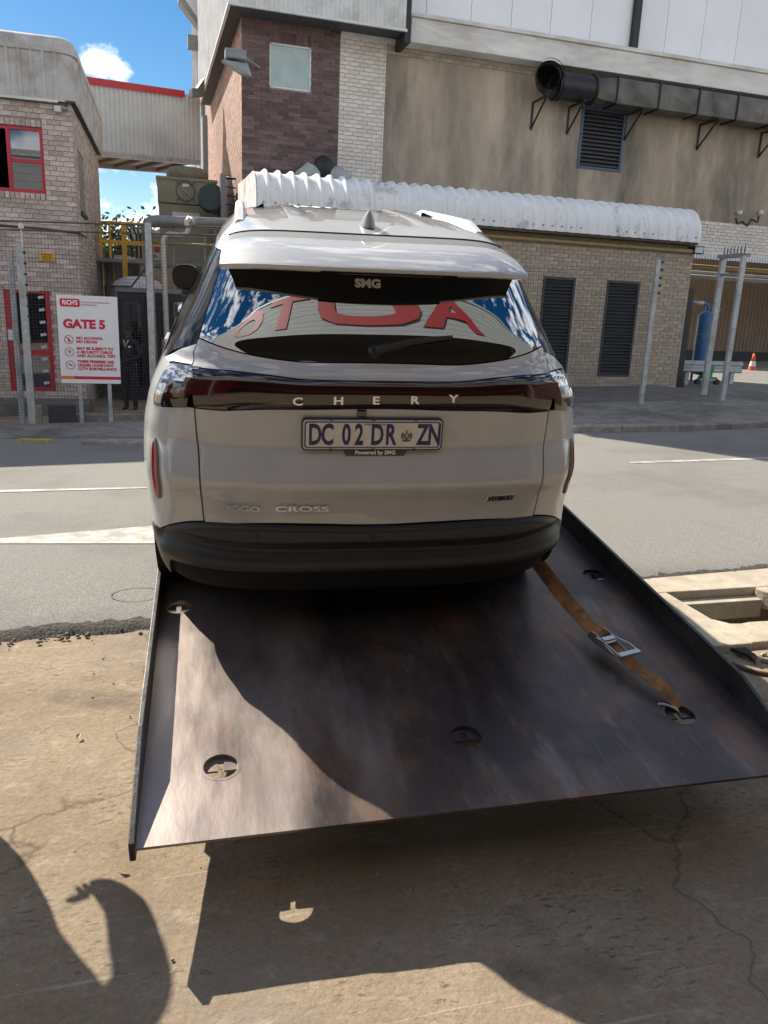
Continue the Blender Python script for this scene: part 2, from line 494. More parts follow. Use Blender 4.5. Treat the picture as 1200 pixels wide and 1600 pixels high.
tag(road, kind='structure')

def rdz(x, y): return zg(x, y) + TH + 0.005
def road_patch(name, pts, label=None, n=14):
    """marking: quad given by pixel corners a, b (far edge) and d, c (near edge)"""
    a, b, c, d = [gpx(*p, dz=TH) for p in pts]
    rows = []
    for j in range(5):
        r = []
        for i in range(n + 1):
            u = i / n; v = j / 4
            p = (a * (1 - u) + b * u) * (1 - v) + (d * (1 - u) + c * u) * v
            r.append((p[0], p[1], rdz(p[0], p[1])))
        rows.append(r)
    o = MB().grid(rows).build(name, M_LINE, normals=False)
    tag(o, kind='structure'); return o
road_patch('road_marking', [(-60, 767.5), (230, 761.5), (230, 763.5), (-60, 771.5)])
road_patch('road_marking', [(0, 842), (252, 821), (256, 850), (0, 850)])
road_patch('road_marking', [(985, 722), (1260, 713), (1260, 716), (985, 724.5)])
# round utility cover outline in the asphalt
c0 = gpx(213, 929, dz=TH); rows = [[], []]
for i in range(25):
    a = 2 * math.pi * i / 24
    for k, r in enumerate((0.115, 0.122)):
        x, y = c0[0] + r * 1.25 * math.cos(a), c0[1] + r * math.sin(a)
        rows[k].append((x, y, rdz(x, y)))
tag(MB().grid(rows).build('cover_joint', pmat('cover_joint', (.15, .14, .125), .9, .2), road, normals=False))

# far pavement (low towards the driveway, kerbed on the right), yard behind the fence
def pavz(x): return 0.05 + 0.095 * sstep((x - 2.0) / 3.0) - 0.10 * sstep((x - 11.2) / 1.2)
FENCE_Y = 13.35
rows = [[], [], [], []]
pxs = rn(-60, -4, 14) + rn(-4, 14, 60)[1:] + rn(14, 80, 12)[1:]
for x in pxs:
    ky = kerbY(x)
    for k, t in enumerate((0.0, 0.0, 0.5, 1.0)):
        y = ky + (max(FENCE_Y + 0.3, ky + 0.5) - ky) * t
        z = zg(x, y) + pavz(x) + 0.006 * (fbm(x * 2, y * 2, 1) - 0.5)
        rows[k].append((x, y + (0.13 if (k < 2 and x > 2.2) else 0), zg(x, y) - 0.05 if k == 0 else z))
tag(MB().grid(rows).build('pavement', M_PAVE, smooth=30, normals=False), kind='structure')
rows = [[], [], [], [], []]
for x in pxs:
    ky = max(FENCE_Y + 0.3, kerbY(x) + 0.5)
    for k, t in enumerate((-0.004, 0.03, 0.2, 0.5, 1.0)):
        y = ky + (75 - ky) * t
        rows[k].append((x, y, zg(x, y) + pavz(x) - 0.012 - 0.12 * sstep((3.5 - x) / 2.0)))
tag(MB().grid(rows).build('yard', M_YARD, smooth=30, normals=False), kind='structure')
kerb = empty('kerb', (0, 0, 0)); kerb['kind'] = 'structure'
kx = 3.0
while kx < 11.2:
    x1 = min(kx + 0.98, 11.3)
    a = Vector((kx, kerbY(kx), zg(kx, kerbY(kx)))); b = Vector((x1, kerbY(x1), zg(x1, kerbY(x1))))
    m = MB(); d = (b - a).normalized(); s = Vector((-d.y, d.x, 0))
    h0, h1 = pavz(kx) + 0.006, pavz(x1) + 0.006
    t = 0.15
    vs = [a + d * .006, b - d * .006, b - d * .006 + s * t, a + d * .006 + s * t]
    m.add([p + Vector((0, 0, -0.1)) for p in vs] + [vs[0] + Vector((0, 0, h0 - .02)), vs[1] + Vector((0, 0, h1 - .02)), vs[1] + s * .03 + Vector((0, 0, h1)), vs[0] + s * .03 + Vector((0, 0, h0)),
           vs[2] + Vector((0, 0, h1)), vs[3] + Vector((0, 0, h0))],
          [(0, 1, 5, 4), (4, 5, 6, 7), (7, 6, 8, 9), (1, 2, 8, 6, 5), (0, 4, 7, 9, 3), (2, 3, 9, 8)])
    m.build('kerb_stone', M_KERB, kerb)
    kx = x1
# yellow kerb piece and flush edging at the gate on the left
m = MB()
a = gpx(28, 690, dz=.06); b = gpx(78, 691, dz=.06)
m.bar((a[0], a[1] + .1, a[2] - .02), (b[0], b[1] + .1, b[2] - .02), 0.14, 0.09)
tag(m.build('painted_kerb', pmat('faded_yellow_paint', (0.40, 0.31, 0.10), 0.8, 0.2, 12), kerb, bevel=0.01))
for xa, xb in ((135, 236), (245, 330)):
    a = gpx(xa, 693, dz=.04); b = gpx(xb, 695, dz=.04)
    MB().bar((a[0], a[1] + .05, a[2] + .0), (b[0], b[1] + .05, b[2] + .0), 0.3, 0.1).build('kerb_stone', M_KERB, kerb, bevel=0.012)

# ------------------------------------------------------------------ storm drain with broken concrete slab
dr = empty('storm_drain', (DR[0], DR[2], 0), 'open storm drain in a broken sandy concrete slab at the road edge', 'drain')
def inv(o, e):     # children were built in world coordinates: shift back by the empty's location
    o.matrix_parent_inverse = e.matrix_basis.inverted(); return o
x0, x1, y0, y1 = DR
m = MB(); T = 0.028
def slab(a, b): m.box((a[0], a[1], -0.12), (b[0], b[1], T + 0.0))
sx0, sx1 = 2.25, 5.6
def ny(x): return nearY(x) + 0.02
# frame of the slab round the opening, its outer edge following the road
m.prism([(sx0, y1, -0.1), (sx1, y1, -0.1), (sx1, ny(sx1), -0.1), (sx0, ny(sx0), -0.1)], (0, 0, T + 0.1))
m.prism([(sx0, 3.42, -0.1), (x0, 3.42, -0.1), (x0, y1 - .001, -0.1), (sx0, y1 - .001, -0.1)], (0, 0, T + 0.1))
# near beam with ragged inner edge
ins = [(x0 + .001, 3.43)] + [(x1 + .25, 3.43)] + [(x1 + .25 - (x1 + .25 - x0) * i / 14, 3.70 + 0.045 * (fbm(i * .9, 3, 2) - .35) + (0.10 if i == 14 else 0)) for i in range(15)]
m.prism([(p[0], p[1], -0.1) for p in ins], (0, 0, T + 0.1))
# right piece with broken edge
brk = [(x1 + .25, 3.43), (sx1, 3.43), (sx1, y1 - .001), (x1 - .0, y1 - .001)] + [(x1 - .03 + 0.30 * (i / 9) ** 1.3 + 0.05 * (fbm(i * 1.3, 7, 4) - .5), y1 - .03 - (y1 - 3.74) * i / 9) for i in range(10)]
m.prism([(p[0], p[1], -0.1) for p in brk], (0, 0, T + 0.1))
inv(m.build('slab', M_CONC, dr, bevel=0.008), dr)
m = MB()
M_PIT = pmat('pit_wall', (0.30, 0.25, 0.19), 0.9, 0.2, 8, bump=0.4, bscale=30, stain=(0.1, .08, .06), stain_scale=4)
m.box((x0 - .10, y0 - .15, -0.95), (x0 - .005, y1 + .1, -0.104)); m.box((x1 + .28, y0 - .15, -0.95), (x1 + .38, y1 + .1, -0.104))
m.box((x0 - .0, y1 - .004, -0.95), (x1 + .28, y1 + .1, -0.104)); m.box((x0 - .0, y0 - .3, -0.95), (x1 + .28, y0 - .2, -0.104)); m.box((x0 - .1, y0 - .3, -1.0), (x1 + .38, y1 + .1, -0.951))
inv(m.build('pit', M_PIT, dr), dr)
m = MB(); m.box((x0 + .02, y1 - .10, -0.16), (x1 - .02, y1 - .01, -0.03))
inv(m.build('ledge', M_CONC, dr, bevel=0.006), dr)
m = MB(); m.tube([(x0 + .42, y1 - .02, -.55), (x0 + .42, y0 + .10, -.55)], .2, 20, cap=False); m.tube([(x0 + .42, y1 - .02, -.55), (x0 + .42, y0 + .10, -.55)], .17, 20, cap=False)
inv(m.build('pipe', pmat('clay_pipe', (0.16, 0.10, 0.07), 0.8, 0.2, 8), dr, smooth=40), dr)

# ================================================================== buildings across the street
ROT = math.radians(2.0)
def rotf(p, a): return np.array([p[0] * math.cos(a) - p[1] * math.sin(a), p[0] * math.sin(a) + p[1] * math.cos(a), p[2]])
def fY(x, y, Y0, rot=ROT):
    """pixel -> point on the plane local y = Y0 of the frame turned by rot"""
    d = rotf(ray(x, y), -rot); return CAM + d * (Y0 / d[1])
def fX(x, y, X0, rot=ROT):
    d = rotf(ray(x, y), -rot); return CAM + d * (X0 / d[0])
def gzl(x, y, rot=ROT):
    p = rotf((x, y, 0), rot); return zg(p[0], p[1])
CARPOLY = (300, 330, 800, 930)
def frame_empty(name, label, cat, rot=ROT):
    e = empty(name, (0, 0, 0), label, cat); e.rotation_euler = (0, 0, rot); return e

def brick_wall(parent, side, plane, u0, u1, z0, z1, mt, mt_stuff, course=.085, length=.232, joint=.010, openings=(), rot=0.0, keep=300, proud=.010, count=None, skew=0.0):
    """side 'y': wall faces -y at local y = plane, u is x; side 'x-'/'x+': wall faces -x / +x at local x = plane, u is y.
    The bricks that show largest become single parts, the rest one joined part."""
    L = []
    k = 0; z = z0
    while z + course * .6 < z1:
        off = (k % 2) * length / 2 + skew
        u = u0 - off
        while u < u1:
            a, b = max(u, u0), min(u + length - joint, u1)
            if b - a > .03:
                segs = [(a, b)]
                for (oa, ob, oc, od) in openings:
                    if z + course * .5 > oc and z + course * .5 < od:
                        ns = []
                        for (p, q) in segs:
                            if q <= oa or p >= ob: ns.append((p, q)); continue
                            if p < oa - .02: ns.append((p, oa))
                            if q > ob + .02: ns.append((ob, q))
                        segs = ns
                for (p, q) in segs:
                    if q - p > .025: L.append((p, q, z, z + course - joint))
            u += length
        z += course; k += 1
    def corner(p, zc):
        l = (p, plane, zc) if side == 'y' else (plane, p, zc)
        return rotf(l, rot)
    sc = []
    for (p, q, a, b) in L:
        c = corner((p + q) / 2, (a + b) / 2); px_, py_, d = topx(c)
        vis = 0 < px_ < 1200 and 0 < py_ < 1600 and d > 0 and not (CARPOLY[0] < px_ < CARPOLY[2] and py_ > CARPOLY[1])
        sc.append(((q - p) / d if vis else -1, (p, q, a, b)))
    sc.sort(key=lambda t: -t[0])
    def bm(p, q, a, b, m=None):
        m = m or MB(); e = proud; j = .004 * (nrand(p, a) - .5)
        if side == 'y': m.box((p, plane - e + j, a), (q, plane + .004, b))
        elif side == 'x-': m.box((plane - e + j, p, a), (plane + .004, q, b))
        else: m.box((plane - .004, p, a), (plane + e - j, q, b))
        return m
    single = [t[1] for t in sc if t[0] > 0][:keep]
    rest = [t[1] for t in sc if t[0] > 0][keep:] + [t[1] for t in sc if t[0] <= 0]
    cache = {}
    for (p, q, a, b) in single:
        key = (round(q - p, 2))
        if key not in cache:
            m = MB(); w_ = q - p; h_ = b - a
            if side == 'y': m.box((0, -proud, 0), (w_, .004, h_))
            elif side == 'x-': m.box((-proud, 0, 0), (.004, w_, h_))
            else: m.box((-.004, 0, 0), (proud, w_, h_))
            cache[key] = m.mesh('brick', mt)
        j = .004 * (nrand(p, a) - .5)
        o = link('brick', cache[key], None, parent, (p, plane + j, a) if side == 'y' else (plane + j, p, a))
    if rest:
        m = MB()
        for t in rest: bm(*t, m=m)
        m.build('brickwork', mt_stuff, parent, kind='stuff')
    return len(single)

def sheet(m, A, B, z0, z1, pitch, depth, out, zfun=None):
    """trapezoidal profiled sheet between A and B (x, y) from z0 to z1; out = outward normal (x, y)"""
    A = Vector(A); B = Vector(B); L_ = (B - A).length; d = (B - A) / L_; o = Vector(out)
    n = max(1, int(L_ / pitch)); r0 = []; r1 = []
    for i in range(n):
        for f, e in ((0, 0), (.55, 0), (.65, 1), (.90, 1)):
            p = A + d * (L_ * (i + f) / n) + o * (depth * e)
            t = (i + f) / n
            r0.append((p.x, p.y, z0 if not zfun else zfun(t)[0])); r1.append((p.x, p.y, z1 if not zfun else zfun(t)[1]))
    p = B; r0.append((p.x, p.y, z0 if not zfun else zfun(1)[0])); r1.append((p.x, p.y, z1 if not zfun else zfun(1)[1]))
    return m.grid([r0, r1])

M_BRK = pmat('grey_brown_brick', (0.50, 0.41, 0.36), .88, .14, 14, bump=.4, bscale=45, obj_var=.24, hue=.012)
M_BRKS = pmat('grey_brown_brickwork', (0.50, 0.41, 0.36), .88, .14, 14, bump=.4, bscale=45, isl_var=.24)
M_DBRK = pmat('dark_brick', (0.13, 0.082, 0.078), .75, .2, 14, bump=.35, bscale=40, obj_var=.42, hue=.02)
M_DBRKS = pmat('dark_brickwork', (0.13, 0.082, 0.078), .75, .2, 14, bump=.35, bscale=40, isl_var=.42)
M_PBRKS = pmat('pink_brickwork', (0.42, 0.27, 0.215), .88, .14, 14, bump=.35, bscale=40, isl_var=.18)
M_WBRK = pmat('pale_brick', (0.66, 0.60, 0.53), .85, .10, 14, bump=.3, bscale=40, obj_var=.10)
M_WBRKS = pmat('pale_brickwork', (0.66, 0.60, 0.53), .85, .10, 14, bump=.3, bscale=40, isl_var=.10)
M_TBRK = pmat('stained_brick', (0.40, 0.33, 0.255), .9, .14, 10, bump=.4, bscale=45, obj_var=.13)
M_TBRKS = pmat('stained_brickwork', (0.40, 0.33, 0.255), .9, .14, 10, bump=.4, bscale=45, isl_var=.13)
M_MORT = pmat('mortar', (0.25, 0.22, 0.19), .95, .15, 12)
M_MORTL = pmat('pale_mortar', (0.21, 0.18, 0.155), .95, .15, 12)
M_CLAD = pmat('grey_white_cladding', (0.50, 0.475, 0.445), .6, .08, 4, stain=(.20, .17, .145), stain_scale=2.2, stain_amt=.6)
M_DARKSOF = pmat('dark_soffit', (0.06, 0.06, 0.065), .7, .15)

# ------------------------------------------------------------------ brick gatehouse on the left
LY = 16.2
lb = empty('brick_office', (0, 0, 0), 'two storey grey brown brick office with red framed window at left', 'building')
def lY(x, y): return fY(x, y, LY, 0.0)
cx = float(lY(124, 400)[0]); xL = cx - 9.0
zpb = float(lY(60, 157)[2]); zpt = float(lY(60, 66)[2])
zb0 = zg(cx, LY) - .05
LD = 5.2
win = (float(lY(-150, 200)[0]), float(lY(69, 250)[0]), float(lY(69, 303)[2]), float(lY(60, 199)[2]))
door = (float(lY(12, 540)[0]), float(lY(83, 540)[0]), float(lY(55, 612)[2]), float(lY(50, 451)[2]))
mb = MB()
def wall_with_holes(mb, plane, u0, u1, z0, z1, holes, t=.25):
    us = sorted(set([u0, u1] + [h[0] for h in holes] + [h[1] for h in holes])); zs = sorted(set([z0, z1] + [h[2] for h in holes] + [h[3] for h in holes]))
    for i in range(len(us) - 1):
        for j in range(len(zs) - 1):
            uc, zc = (us[i] + us[i + 1]) / 2, (zs[j] + zs[j + 1]) / 2
            if any(h[0] < uc < h[1] and h[2] < zc < h[3] for h in holes): continue
            mb.box((us[i], plane, zs[j]), (us[i + 1], plane + t, zs[j + 1]))
wall_with_holes(mb, LY, xL, cx, zb0, zpb + .02, [win, door])
mb.box((cx - .25, LY + .251, zb0), (cx, LY + LD, zpb + .02)); mb.box((xL, LY + LD - .25, zb0), (cx - .251, LY + LD, zpb + .02)); mb.box((xL, LY + .251, zb0), (xL + .25, LY + LD - .251, zpb + .02))
mb.box((xL + .26, LY + 1.2, zb0), (cx - .26, LY + 1.22, zpb))     # dark room behind the glass
mb.build('wall', M_MORT, lb)
zl1 = .115
brick_wall(lb, 'y', LY, xL, cx, zb0, zpb, M_BRK, M_BRKS, openings=[(win[0], win[1], win[2] - .115, win[3] + .115), door], keep=300)
swin = (LY + .55, LY + 1.55, float(fX(118, 322, cx, 0)[2]), float(fX(118, 225, cx, 0)[2]))
brick_wall(lb, 'x+', cx, LY, LY + LD, zb0, zpb, M_BRK, M_BRKS, openings=[swin], keep=0)
# soldier courses over and under the window
for za, nm in ((win[3] + .006, 'lintel_brick'), (win[2] - .110, 'sill_brick')):
    u = win[0]
    while u < win[1] - .04:
        px_, py_, d = topx((u, LY, za))
        if px_ > -30: MB().box((u, LY - (.03 if nm == 'sill_brick' else .011), za), (u + .072, LY + .01, za + .104)).build(nm, M_BRK, lb)
        u += .085
def red_window(parent, x0, x1, z0, z1, y, mull, trans, fw=.062):
    wn = MB()
    for a, b in (((x0, z0), (x1, z0 + fw)), ((x0, z1 - fw), (x1, z1)), ((x0, z0 + fw), (x0 + fw, z1 - fw)), ((x1 - fw, z0 + fw), (x1, z1 - fw))): wn.box((a[0], y, a[1]), (b[0], y + .06, b[1]))
    for mx_ in mull: wn.box((mx_ - fw / 2, y + .001, z0 + fw), (mx_ + fw / 2, y + .059, z1 - fw))
    xs_ = [x0] + list(mull) + [x1]
    for i in range(len(xs_) - 1):
        for t in trans: wn.box((xs_[i] + fw * .6, y + .003, t - fw / 2), (xs_[i + 1] - fw * .6, y + .057, t + fw / 2))
    w_ = wn.build('window', M_RED, parent)
    for i in range(len(xs_) - 1):
        zz_ = [z0] + list(trans) + [z1]
        for j in range(len(zz_) - 1): MB().box((xs_[i] + .02, y + .030, zz_[j] + .02), (xs_[i + 1] - .02, y + .036, zz_[j + 1] - .02)).build('pane', M_PANE, w_)
    return w_
red_window(lb, win[0], win[1], win[2], win[3], LY + .03, [float(lY(14, 250)[0]), float(lY(-70, 250)[0])], [float(lY(42, 251)[2])])
sw = MB()
for a, b in (((swin[0], swin[2]), (swin[0] + .07, swin[3])), ((swin[1] - .07, swin[2]), (swin[1], swin[3])), ((swin[0], swin[3] - .07), (swin[1], swin[3])), ((swin[0], swin[2]), (swin[1], swin[2] + .07))):
    sw.box((cx - .12, a[0], a[1]), (cx - .06, b[0], b[1]))
w_ = sw.build('window', M_RED, lb); MB().box((cx - .1, swin[0], swin[2]), (cx - .09, swin[1], swin[3])).build('pane', M_PANE, w_)
MB().box((cx - .05, swin[0], swin[2] - .08), (cx + .05, swin[1], swin[2] - .002)).build('window_sill', M_DARKSOF, lb)
# red door with louvred glass
dm = MB(); fw = .085; (dx0, dx1, dz0, dz1) = door; y = LY + .02
for a, b in (((dx0, dz0), (dx1, dz0 + fw)), ((dx0, dz1 - fw), (dx1, dz1)), ((dx0, dz0 + fw), (dx0 + fw, dz1 - fw)), ((dx1 - fw, dz0 + fw), (dx1, dz1 - fw))): dm.box((a[0], y, a[1]), (b[0], y + .06, b[1]))
zt = dz0 + (dz1 - dz0) * .385; dm.box((dx0 + fw, y + .002, zt - .05), (dx1 - fw, y + .058, zt + .05))
dr_ = dm.build('door', M_RED, lb)
MB().box((dx0 + .05, y + .04, dz0 + .05), (dx1 - .05, y + .046, dz1 - .05)).build('pane', M_PANE, dr_)
for k in range(8):
    z = dz0 + .16 + (dz1 - dz0 - .32) * k / 7.
    if abs(z - zt) > .09: MB().bar((dx1 - fw - .13, y + .01, z), (dx1 - fw - .03, y + .01, z + .02), .012, .05).build('louvre_clip', pmat('pale_clip', (.55, .56, .56), .5), dr_)
MB().box((dx0 + .02, y - .03, zt + .22), (dx0 + .12, y, zt + .42)).build('intercom', M_WHITE, dr_)
MB().box((dx0 + .36, y - .02, dz1 - .055), (dx0 + .62, y, dz1 - .02)).build('door_closer', M_GALV, dr_)
# parapet cladding with rounded corner and capped top
pr = .10; r = .28
plan = [(xL - pr, LY - pr)] + [(cx + pr - r + r * math.sin(a * math.pi / 12), LY - pr + r - r * math.cos(a * math.pi / 12)) for a in range(7)] + [(cx + pr, LY + LD + .1)]
m = MB()
sheet(m, plan[0], plan[1], zpb, zpt - .0, .19, .022, (0, -1)); sheet(m, plan[-2], plan[-1], zpb, zpt, .19, .022, (1, 0))
m.grid([[(p[0], p[1], zpb) for p in plan[1:-1]], [(p[0], p[1], zpt) for p in plan[1:-1]]])
m.build('parapet_cladding', M_CLAD, lb, normals=False)
m = MB(); rows = []
for (rr, zz_) in ((.02, zpt - .16), (.03, zpt - .155), (.025, zpt - .02), (-.02, zpt + .07), (-.12, zpt + .13), (-.30, zpt + .15), (-1.5, zpt + .15)):
    rows.append([(plan[0][0], plan[0][1] - rr, zz_)] + [(cx + pr - r + (r + rr) * math.sin(a * math.pi / 12), LY - pr + r - (r + rr) * math.cos(a * math.pi / 12), zz_) for a in range(7)] + [(cx + pr + rr, LY + LD + .1, zz_)])
m.grid(rows); m.build('parapet_cap', M_CLAD, lb, smooth=50, normals=False)
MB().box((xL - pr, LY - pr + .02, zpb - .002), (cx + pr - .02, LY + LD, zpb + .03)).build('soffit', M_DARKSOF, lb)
m = MB(); sheet(m, (xL - pr, LY - pr - .026), (cx - .2, LY - pr - .026), zpb - .03, zpb + .015, 1.2, .004, (0, -1)); m.build('drip_flashing', M_WHITE, lb, normals=False)
# plinth step, conduit, small fittings on the wall
MB().box((xL, LY - .75, zb0 - .1), (cx + .1, LY - .002, door[2] - .12)).build('plinth', M_YARD, lb, bevel=.02)
zc_ = float(lY(60, 357)[2])
MB().tube([(xL, LY - .04, zc_ + .12), (cx - .6, LY - .04, zc_), (cx + .03, LY - .04, zc_ - .04), (cx + .05, LY + 1, zc_ - .04)], .018, 6).build('conduit', M_DARKSOF, lb, smooth=True)
p = lY(95, 172); cc = empty('security_camera', tuple(p), 'small white security camera under the cladding of the brick office', 'camera')
MB().box((-.10, -.10, -.05), (.02, .0, .05)).build('camera_body', M_WHITE, cc, bevel=.01); MB().tube([(.03, -.12, .0), (.10, -.05, .02), (.10, .02, .08)], .03, 8).build('bracket', M_STEELGREY, cc, smooth=True)
p = lY(74, 402); yl = empty('warning_sign', tuple(p), 'small yellow warning sign fixed to the brick office wall', 'sign')
MB().box((-.14, -.045, -.075), (.14, -.03, .075)).build('sign_board', pmat('yellow_sign', (.62, .33, .02), .5, .05), yl, bevel=.01)
for k in range(3): o = link('sign_print', text_mesh('sign_print', ('DANGER', 'GEVAAR', 'INGOZI')[k], .04, M_BLACK, .001, .0005), None, yl); place(o, (0, -.047, .045 - .045 * k), (1, 0, 0), (0, 0, 1), (0, -1, 0))

# ------------------------------------------------------------------ covered conveyor bridge between office and factory
A = fY(96, 119, 22.6, 0); Bq = fY(312, 150, 24.2, 0); A2 = fY(96, 231, 22.6, 0); B2 = fY(312, 251, 24.2, 0)
br_ = empty('covered_bridge', (0, 0, 0), 'white corrugated covered bridge with red top edge under blue sky', 'bridge')
dirb = Vector((Bq[0] - A[0], Bq[1] - A[1])).normalized(); outb = Vector((dirb.y, -dirb.x))
m = MB(); sheet(m, (A[0], A[1]), (Bq[0], Bq[1]), 0, 1, .125, .045, outb, zfun=lambda t: (float(A2[2] + (B2[2] - A2[2]) * t), float(A[2] + (Bq[2] - A[2]) * t)))
m.build('corrugated_side', pmat('bridge_white', (.62, .64, .63), .55, .06, 3, stain=(.36, .36, .33), stain_scale=1.5), br_, normals=False)
m = MB(); wdt = Vector((-outb.x * 2.2, -outb.y * 2.2, 0))
Av, Bv, A2v, B2v = [Vector(map(float, p)) for p in (A, Bq, A2, B2)]
o3 = Vector((outb.x, outb.y, 0))
m.add([Av, Bv, Bv + wdt, Av + wdt], [(0, 1, 2, 3)]); m.add([Av + wdt, Bv + wdt, B2v + wdt, A2v + wdt], [(0, 1, 2, 3)]); m.build('roof_sheet', M_CLAD, br_)
m = MB(); m.prism([Av + o3 * .05 + Vector((0, 0, -.10)), Bv.lerp(Av, .13) + o3 * .05 + Vector((0, 0, -.10)), Bv.lerp(Av, .13) + o3 * .05 + Vector((0, 0, .06)), Av + o3 * .05 + Vector((0, 0, .06))], tuple(o3 * .03)); m.build('red_flashing', M_RED, br_)
M_GIRD = pmat('brown_girder', (.10, .07, .06), .7, .2)
m = MB(); m.bar(A2v + Vector((0, 0, -.06)), B2v + Vector((0, 0, -.06)), .14, .12); m.build('girder', M_GALV, br_)
m = MB(); m.bar(A2v + wdt + Vector((0, 0, -.06)), B2v + wdt + Vector((0, 0, -.06)), .14, .12); m.build('girder', M_GALV, br_)
for k in range(6):
    q = A2v.lerp(B2v, .08 + .17 * k) + Vector((0, 0, -.05)); MB().bar(q, q + wdt, .10, .09).build('floor_beam', M_GIRD, br_)
m = MB(); m.add([A2v, B2v, B2v + wdt, A2v + wdt], [(0, 1, 2, 3)]); m.build('floor_sheet', M_STEELGREY, br_)
q = Bv.lerp(A2v * 0 + Av, .10)
m = MB(); m.prism([q + o3 * .10 + Vector((0, 0, -.12)), Bv + o3 * .10 + Vector((0, 0, -.05)), Bv + o3 * .10 + Vector((0, 0, .40)), q + o3 * .10 + Vector((.15, 0, .12)), q + o3 * .10 + Vector((0, 0, .10))], tuple(o3 * .2)); m.build('end_flashing', pmat('grey_green_flashing', (.16, .17, .16), .6, .1), br_)

# ------------------------------------------------------------------ factory
FY0 = 19.0
fa = frame_empty('factory', 'large factory with dark brick corner, pale brick strip and stained plaster wall', 'factory')
def F(x, y, Y=FY0): return fY(x, y, Y)
fx0 = float(F(378, 150)[0]); fxd = float(F(529, 150)[0]); fxw = float(F(600, 180)[0]); fx1 = float(F(1260, 300)[0]) + 14
zf0 = 0.0
ztop = float(F(452, 18)[2]) + .4
z_band = float(F(600, 84)[2])        # lower edge of the upper brick band / top of plaster
z_plb = float(F(1150, 350)[2])       # lower edge of plaster
mb = MB()
fwin = (float(F(421, 100)[0]), float(F(486, 100)[0]), float(F(452, 140)[2]), float(F(452, 70)[2]))
lou = (float(F(905, 220)[0]), float(F(974, 220)[0]), float(F(938, 266)[2]), float(F(940, 170)[2]))
wall_with_holes(mb, FY0, fx0, fxw, zf0, ztop + 3, [fwin], .3)
mb.build('wall', M_MORT, fa)
mb = MB(); wall_with_holes(mb, FY0, fxw, fx1, z_plb, z_band, [lou], .3)
M_PLAST = pmat('stained_plaster', (.40, .325, .245), .92, .20, 1.3, bump=.25, bscale=14, stain=(.115, .10, .085), stain_scale=.75, stain_amt=.9, stretch=(1, 1, .28), stain_lo=.44, stain_hi=.66)
mb.build('plaster_wall', M_PLAST, fa)
# left flank of the factory (sunlit pink brick)
mb = MB(); mb.box((fx0 + .002, FY0 + .301, zf0), (fx0 + .3, FY0 + 11, ztop + 3)); mb.build('flank_wall', M_MORTL, fa)
brick_wall(fa, 'x-', fx0 + .002, FY0 + .01, FY0 + 10, 2.5, ztop + .6, M_PBRKS, M_PBRKS, keep=0, rot=ROT)
n1 = brick_wall(fa, 'y', FY0, fx0, fxd, 3.4, ztop + .4, M_DBRK, M_DBRKS, course=.086, length=.262, openings=[(fwin[0] - .0, fwin[1], fwin[2], fwin[3] + .23)], keep=170, rot=ROT, count=None)
brick_wall(fa, 'y', FY0, fxd + .015, fxw, 3.4, float(F(565, 60)[2]), M_WBRK, M_WBRKS, course=.086, length=.232, keep=110, rot=ROT)
m = MB(); u = fwin[0] - .0
while u < fwin[1] - .05:
    MB().box((u, FY0 - .012, fwin[3] + .006), (u + .074, FY0 + .01, fwin[3] + .225)).build('lintel_brick', M_DBRK, fa); u += .086
fr = MB(); e = .035
for a, b in (((fwin[0], fwin[2]), (fwin[1], fwin[2] + e)), ((fwin[0], fwin[3] - e), (fwin[1], fwin[3])), ((fwin[0], fwin[2]), (fwin[0] + e, fwin[3])), ((fwin[1] - e, fwin[2]), (fwin[1], fwin[3]))): fr.box((a[0], FY0 + .0, a[1]), (b[0], FY0 + .05, b[1]))
w_ = fr.build('window', M_WHITE, fa); MB().box((fwin[0], FY0 + .03, fwin[2]), (fwin[1], FY0 + .04, fwin[3])).build('pane', pmat('frosted_pane', (.36, .45, .44), .35, .08, 3, coat=.3), w_)
# band of brick above the plaster and the wall below it at far right
z_fb = float(F(640, 70)[2])
mb = MB(); mb.box((fxw + .001, FY0 + .002, z_band + .001), (fx1, FY0 + .3, z_fb + 1.2)); mb.build('upper_wall', M_MORTL, fa)
brick_wall(fa, 'y', FY0 + .002, fxw, fx1, z_band + .01, z_fb + .25, M_WBRK, M_TBRKS, keep=0, rot=ROT)
zrr = float(F(1150, 405)[2])
mb = MB(); mb.box((float(F(1040, 380)[0]), FY0 + .002, zrr), (fx1, FY0 + .3, z_plb - .001)); mb.build('lower_wall', M_MORTL, fa)
brick_wall(fa, 'y', FY0 + .002, float(F(1040, 380)[0]), fx1, zrr, z_plb - .02, M_WBRK, M_WBRKS, keep=20, rot=ROT)
mb = MB(); mb.box((fxw + .001, FY0 + .05, zf0), (float(F(1040, 380)[0]) - .001, FY0 + .3, z_plb - .001)); mb.build('lower_wall', M_MORT, fa)
# white flat strip and fascia beam
za, zb_ = float(F(585, 64)[2]), float(F(585, 40)[2])
MB().box((fxd + .02, FY0 - .05, za), (float(F(641, 60)[0]), FY0 + .02, zb_ + .35)).build('fascia_strip', M_WHITE, fa)
Yb = FY0 - .45
bx0 = float(F(642, 50, Yb)[0]); zb0_ = float(F(645, 66, Yb)[2]); zb1_ = float(F(645, 26, Yb)[2])
M_FASC = pmat('chalky_white_concrete', (.70, .67, .63), .75, .08, 2.2, stain=(.30, .25, .20), stain_scale=1.3, stain_amt=.5, stretch=(.5, 1, 2))
MB().box((bx0, Yb, zb0_), (fx1, FY0 + .02, zb1_)).build('fascia_beam', M_FASC, fa, bevel=.015)
MB().box((bx0 - .03, Yb - .05, zb1_ + .001), (fx1, FY0 + .02, zb1_ + .09)).build('fascia_capping', M_FASC, fa, bevel=.01)
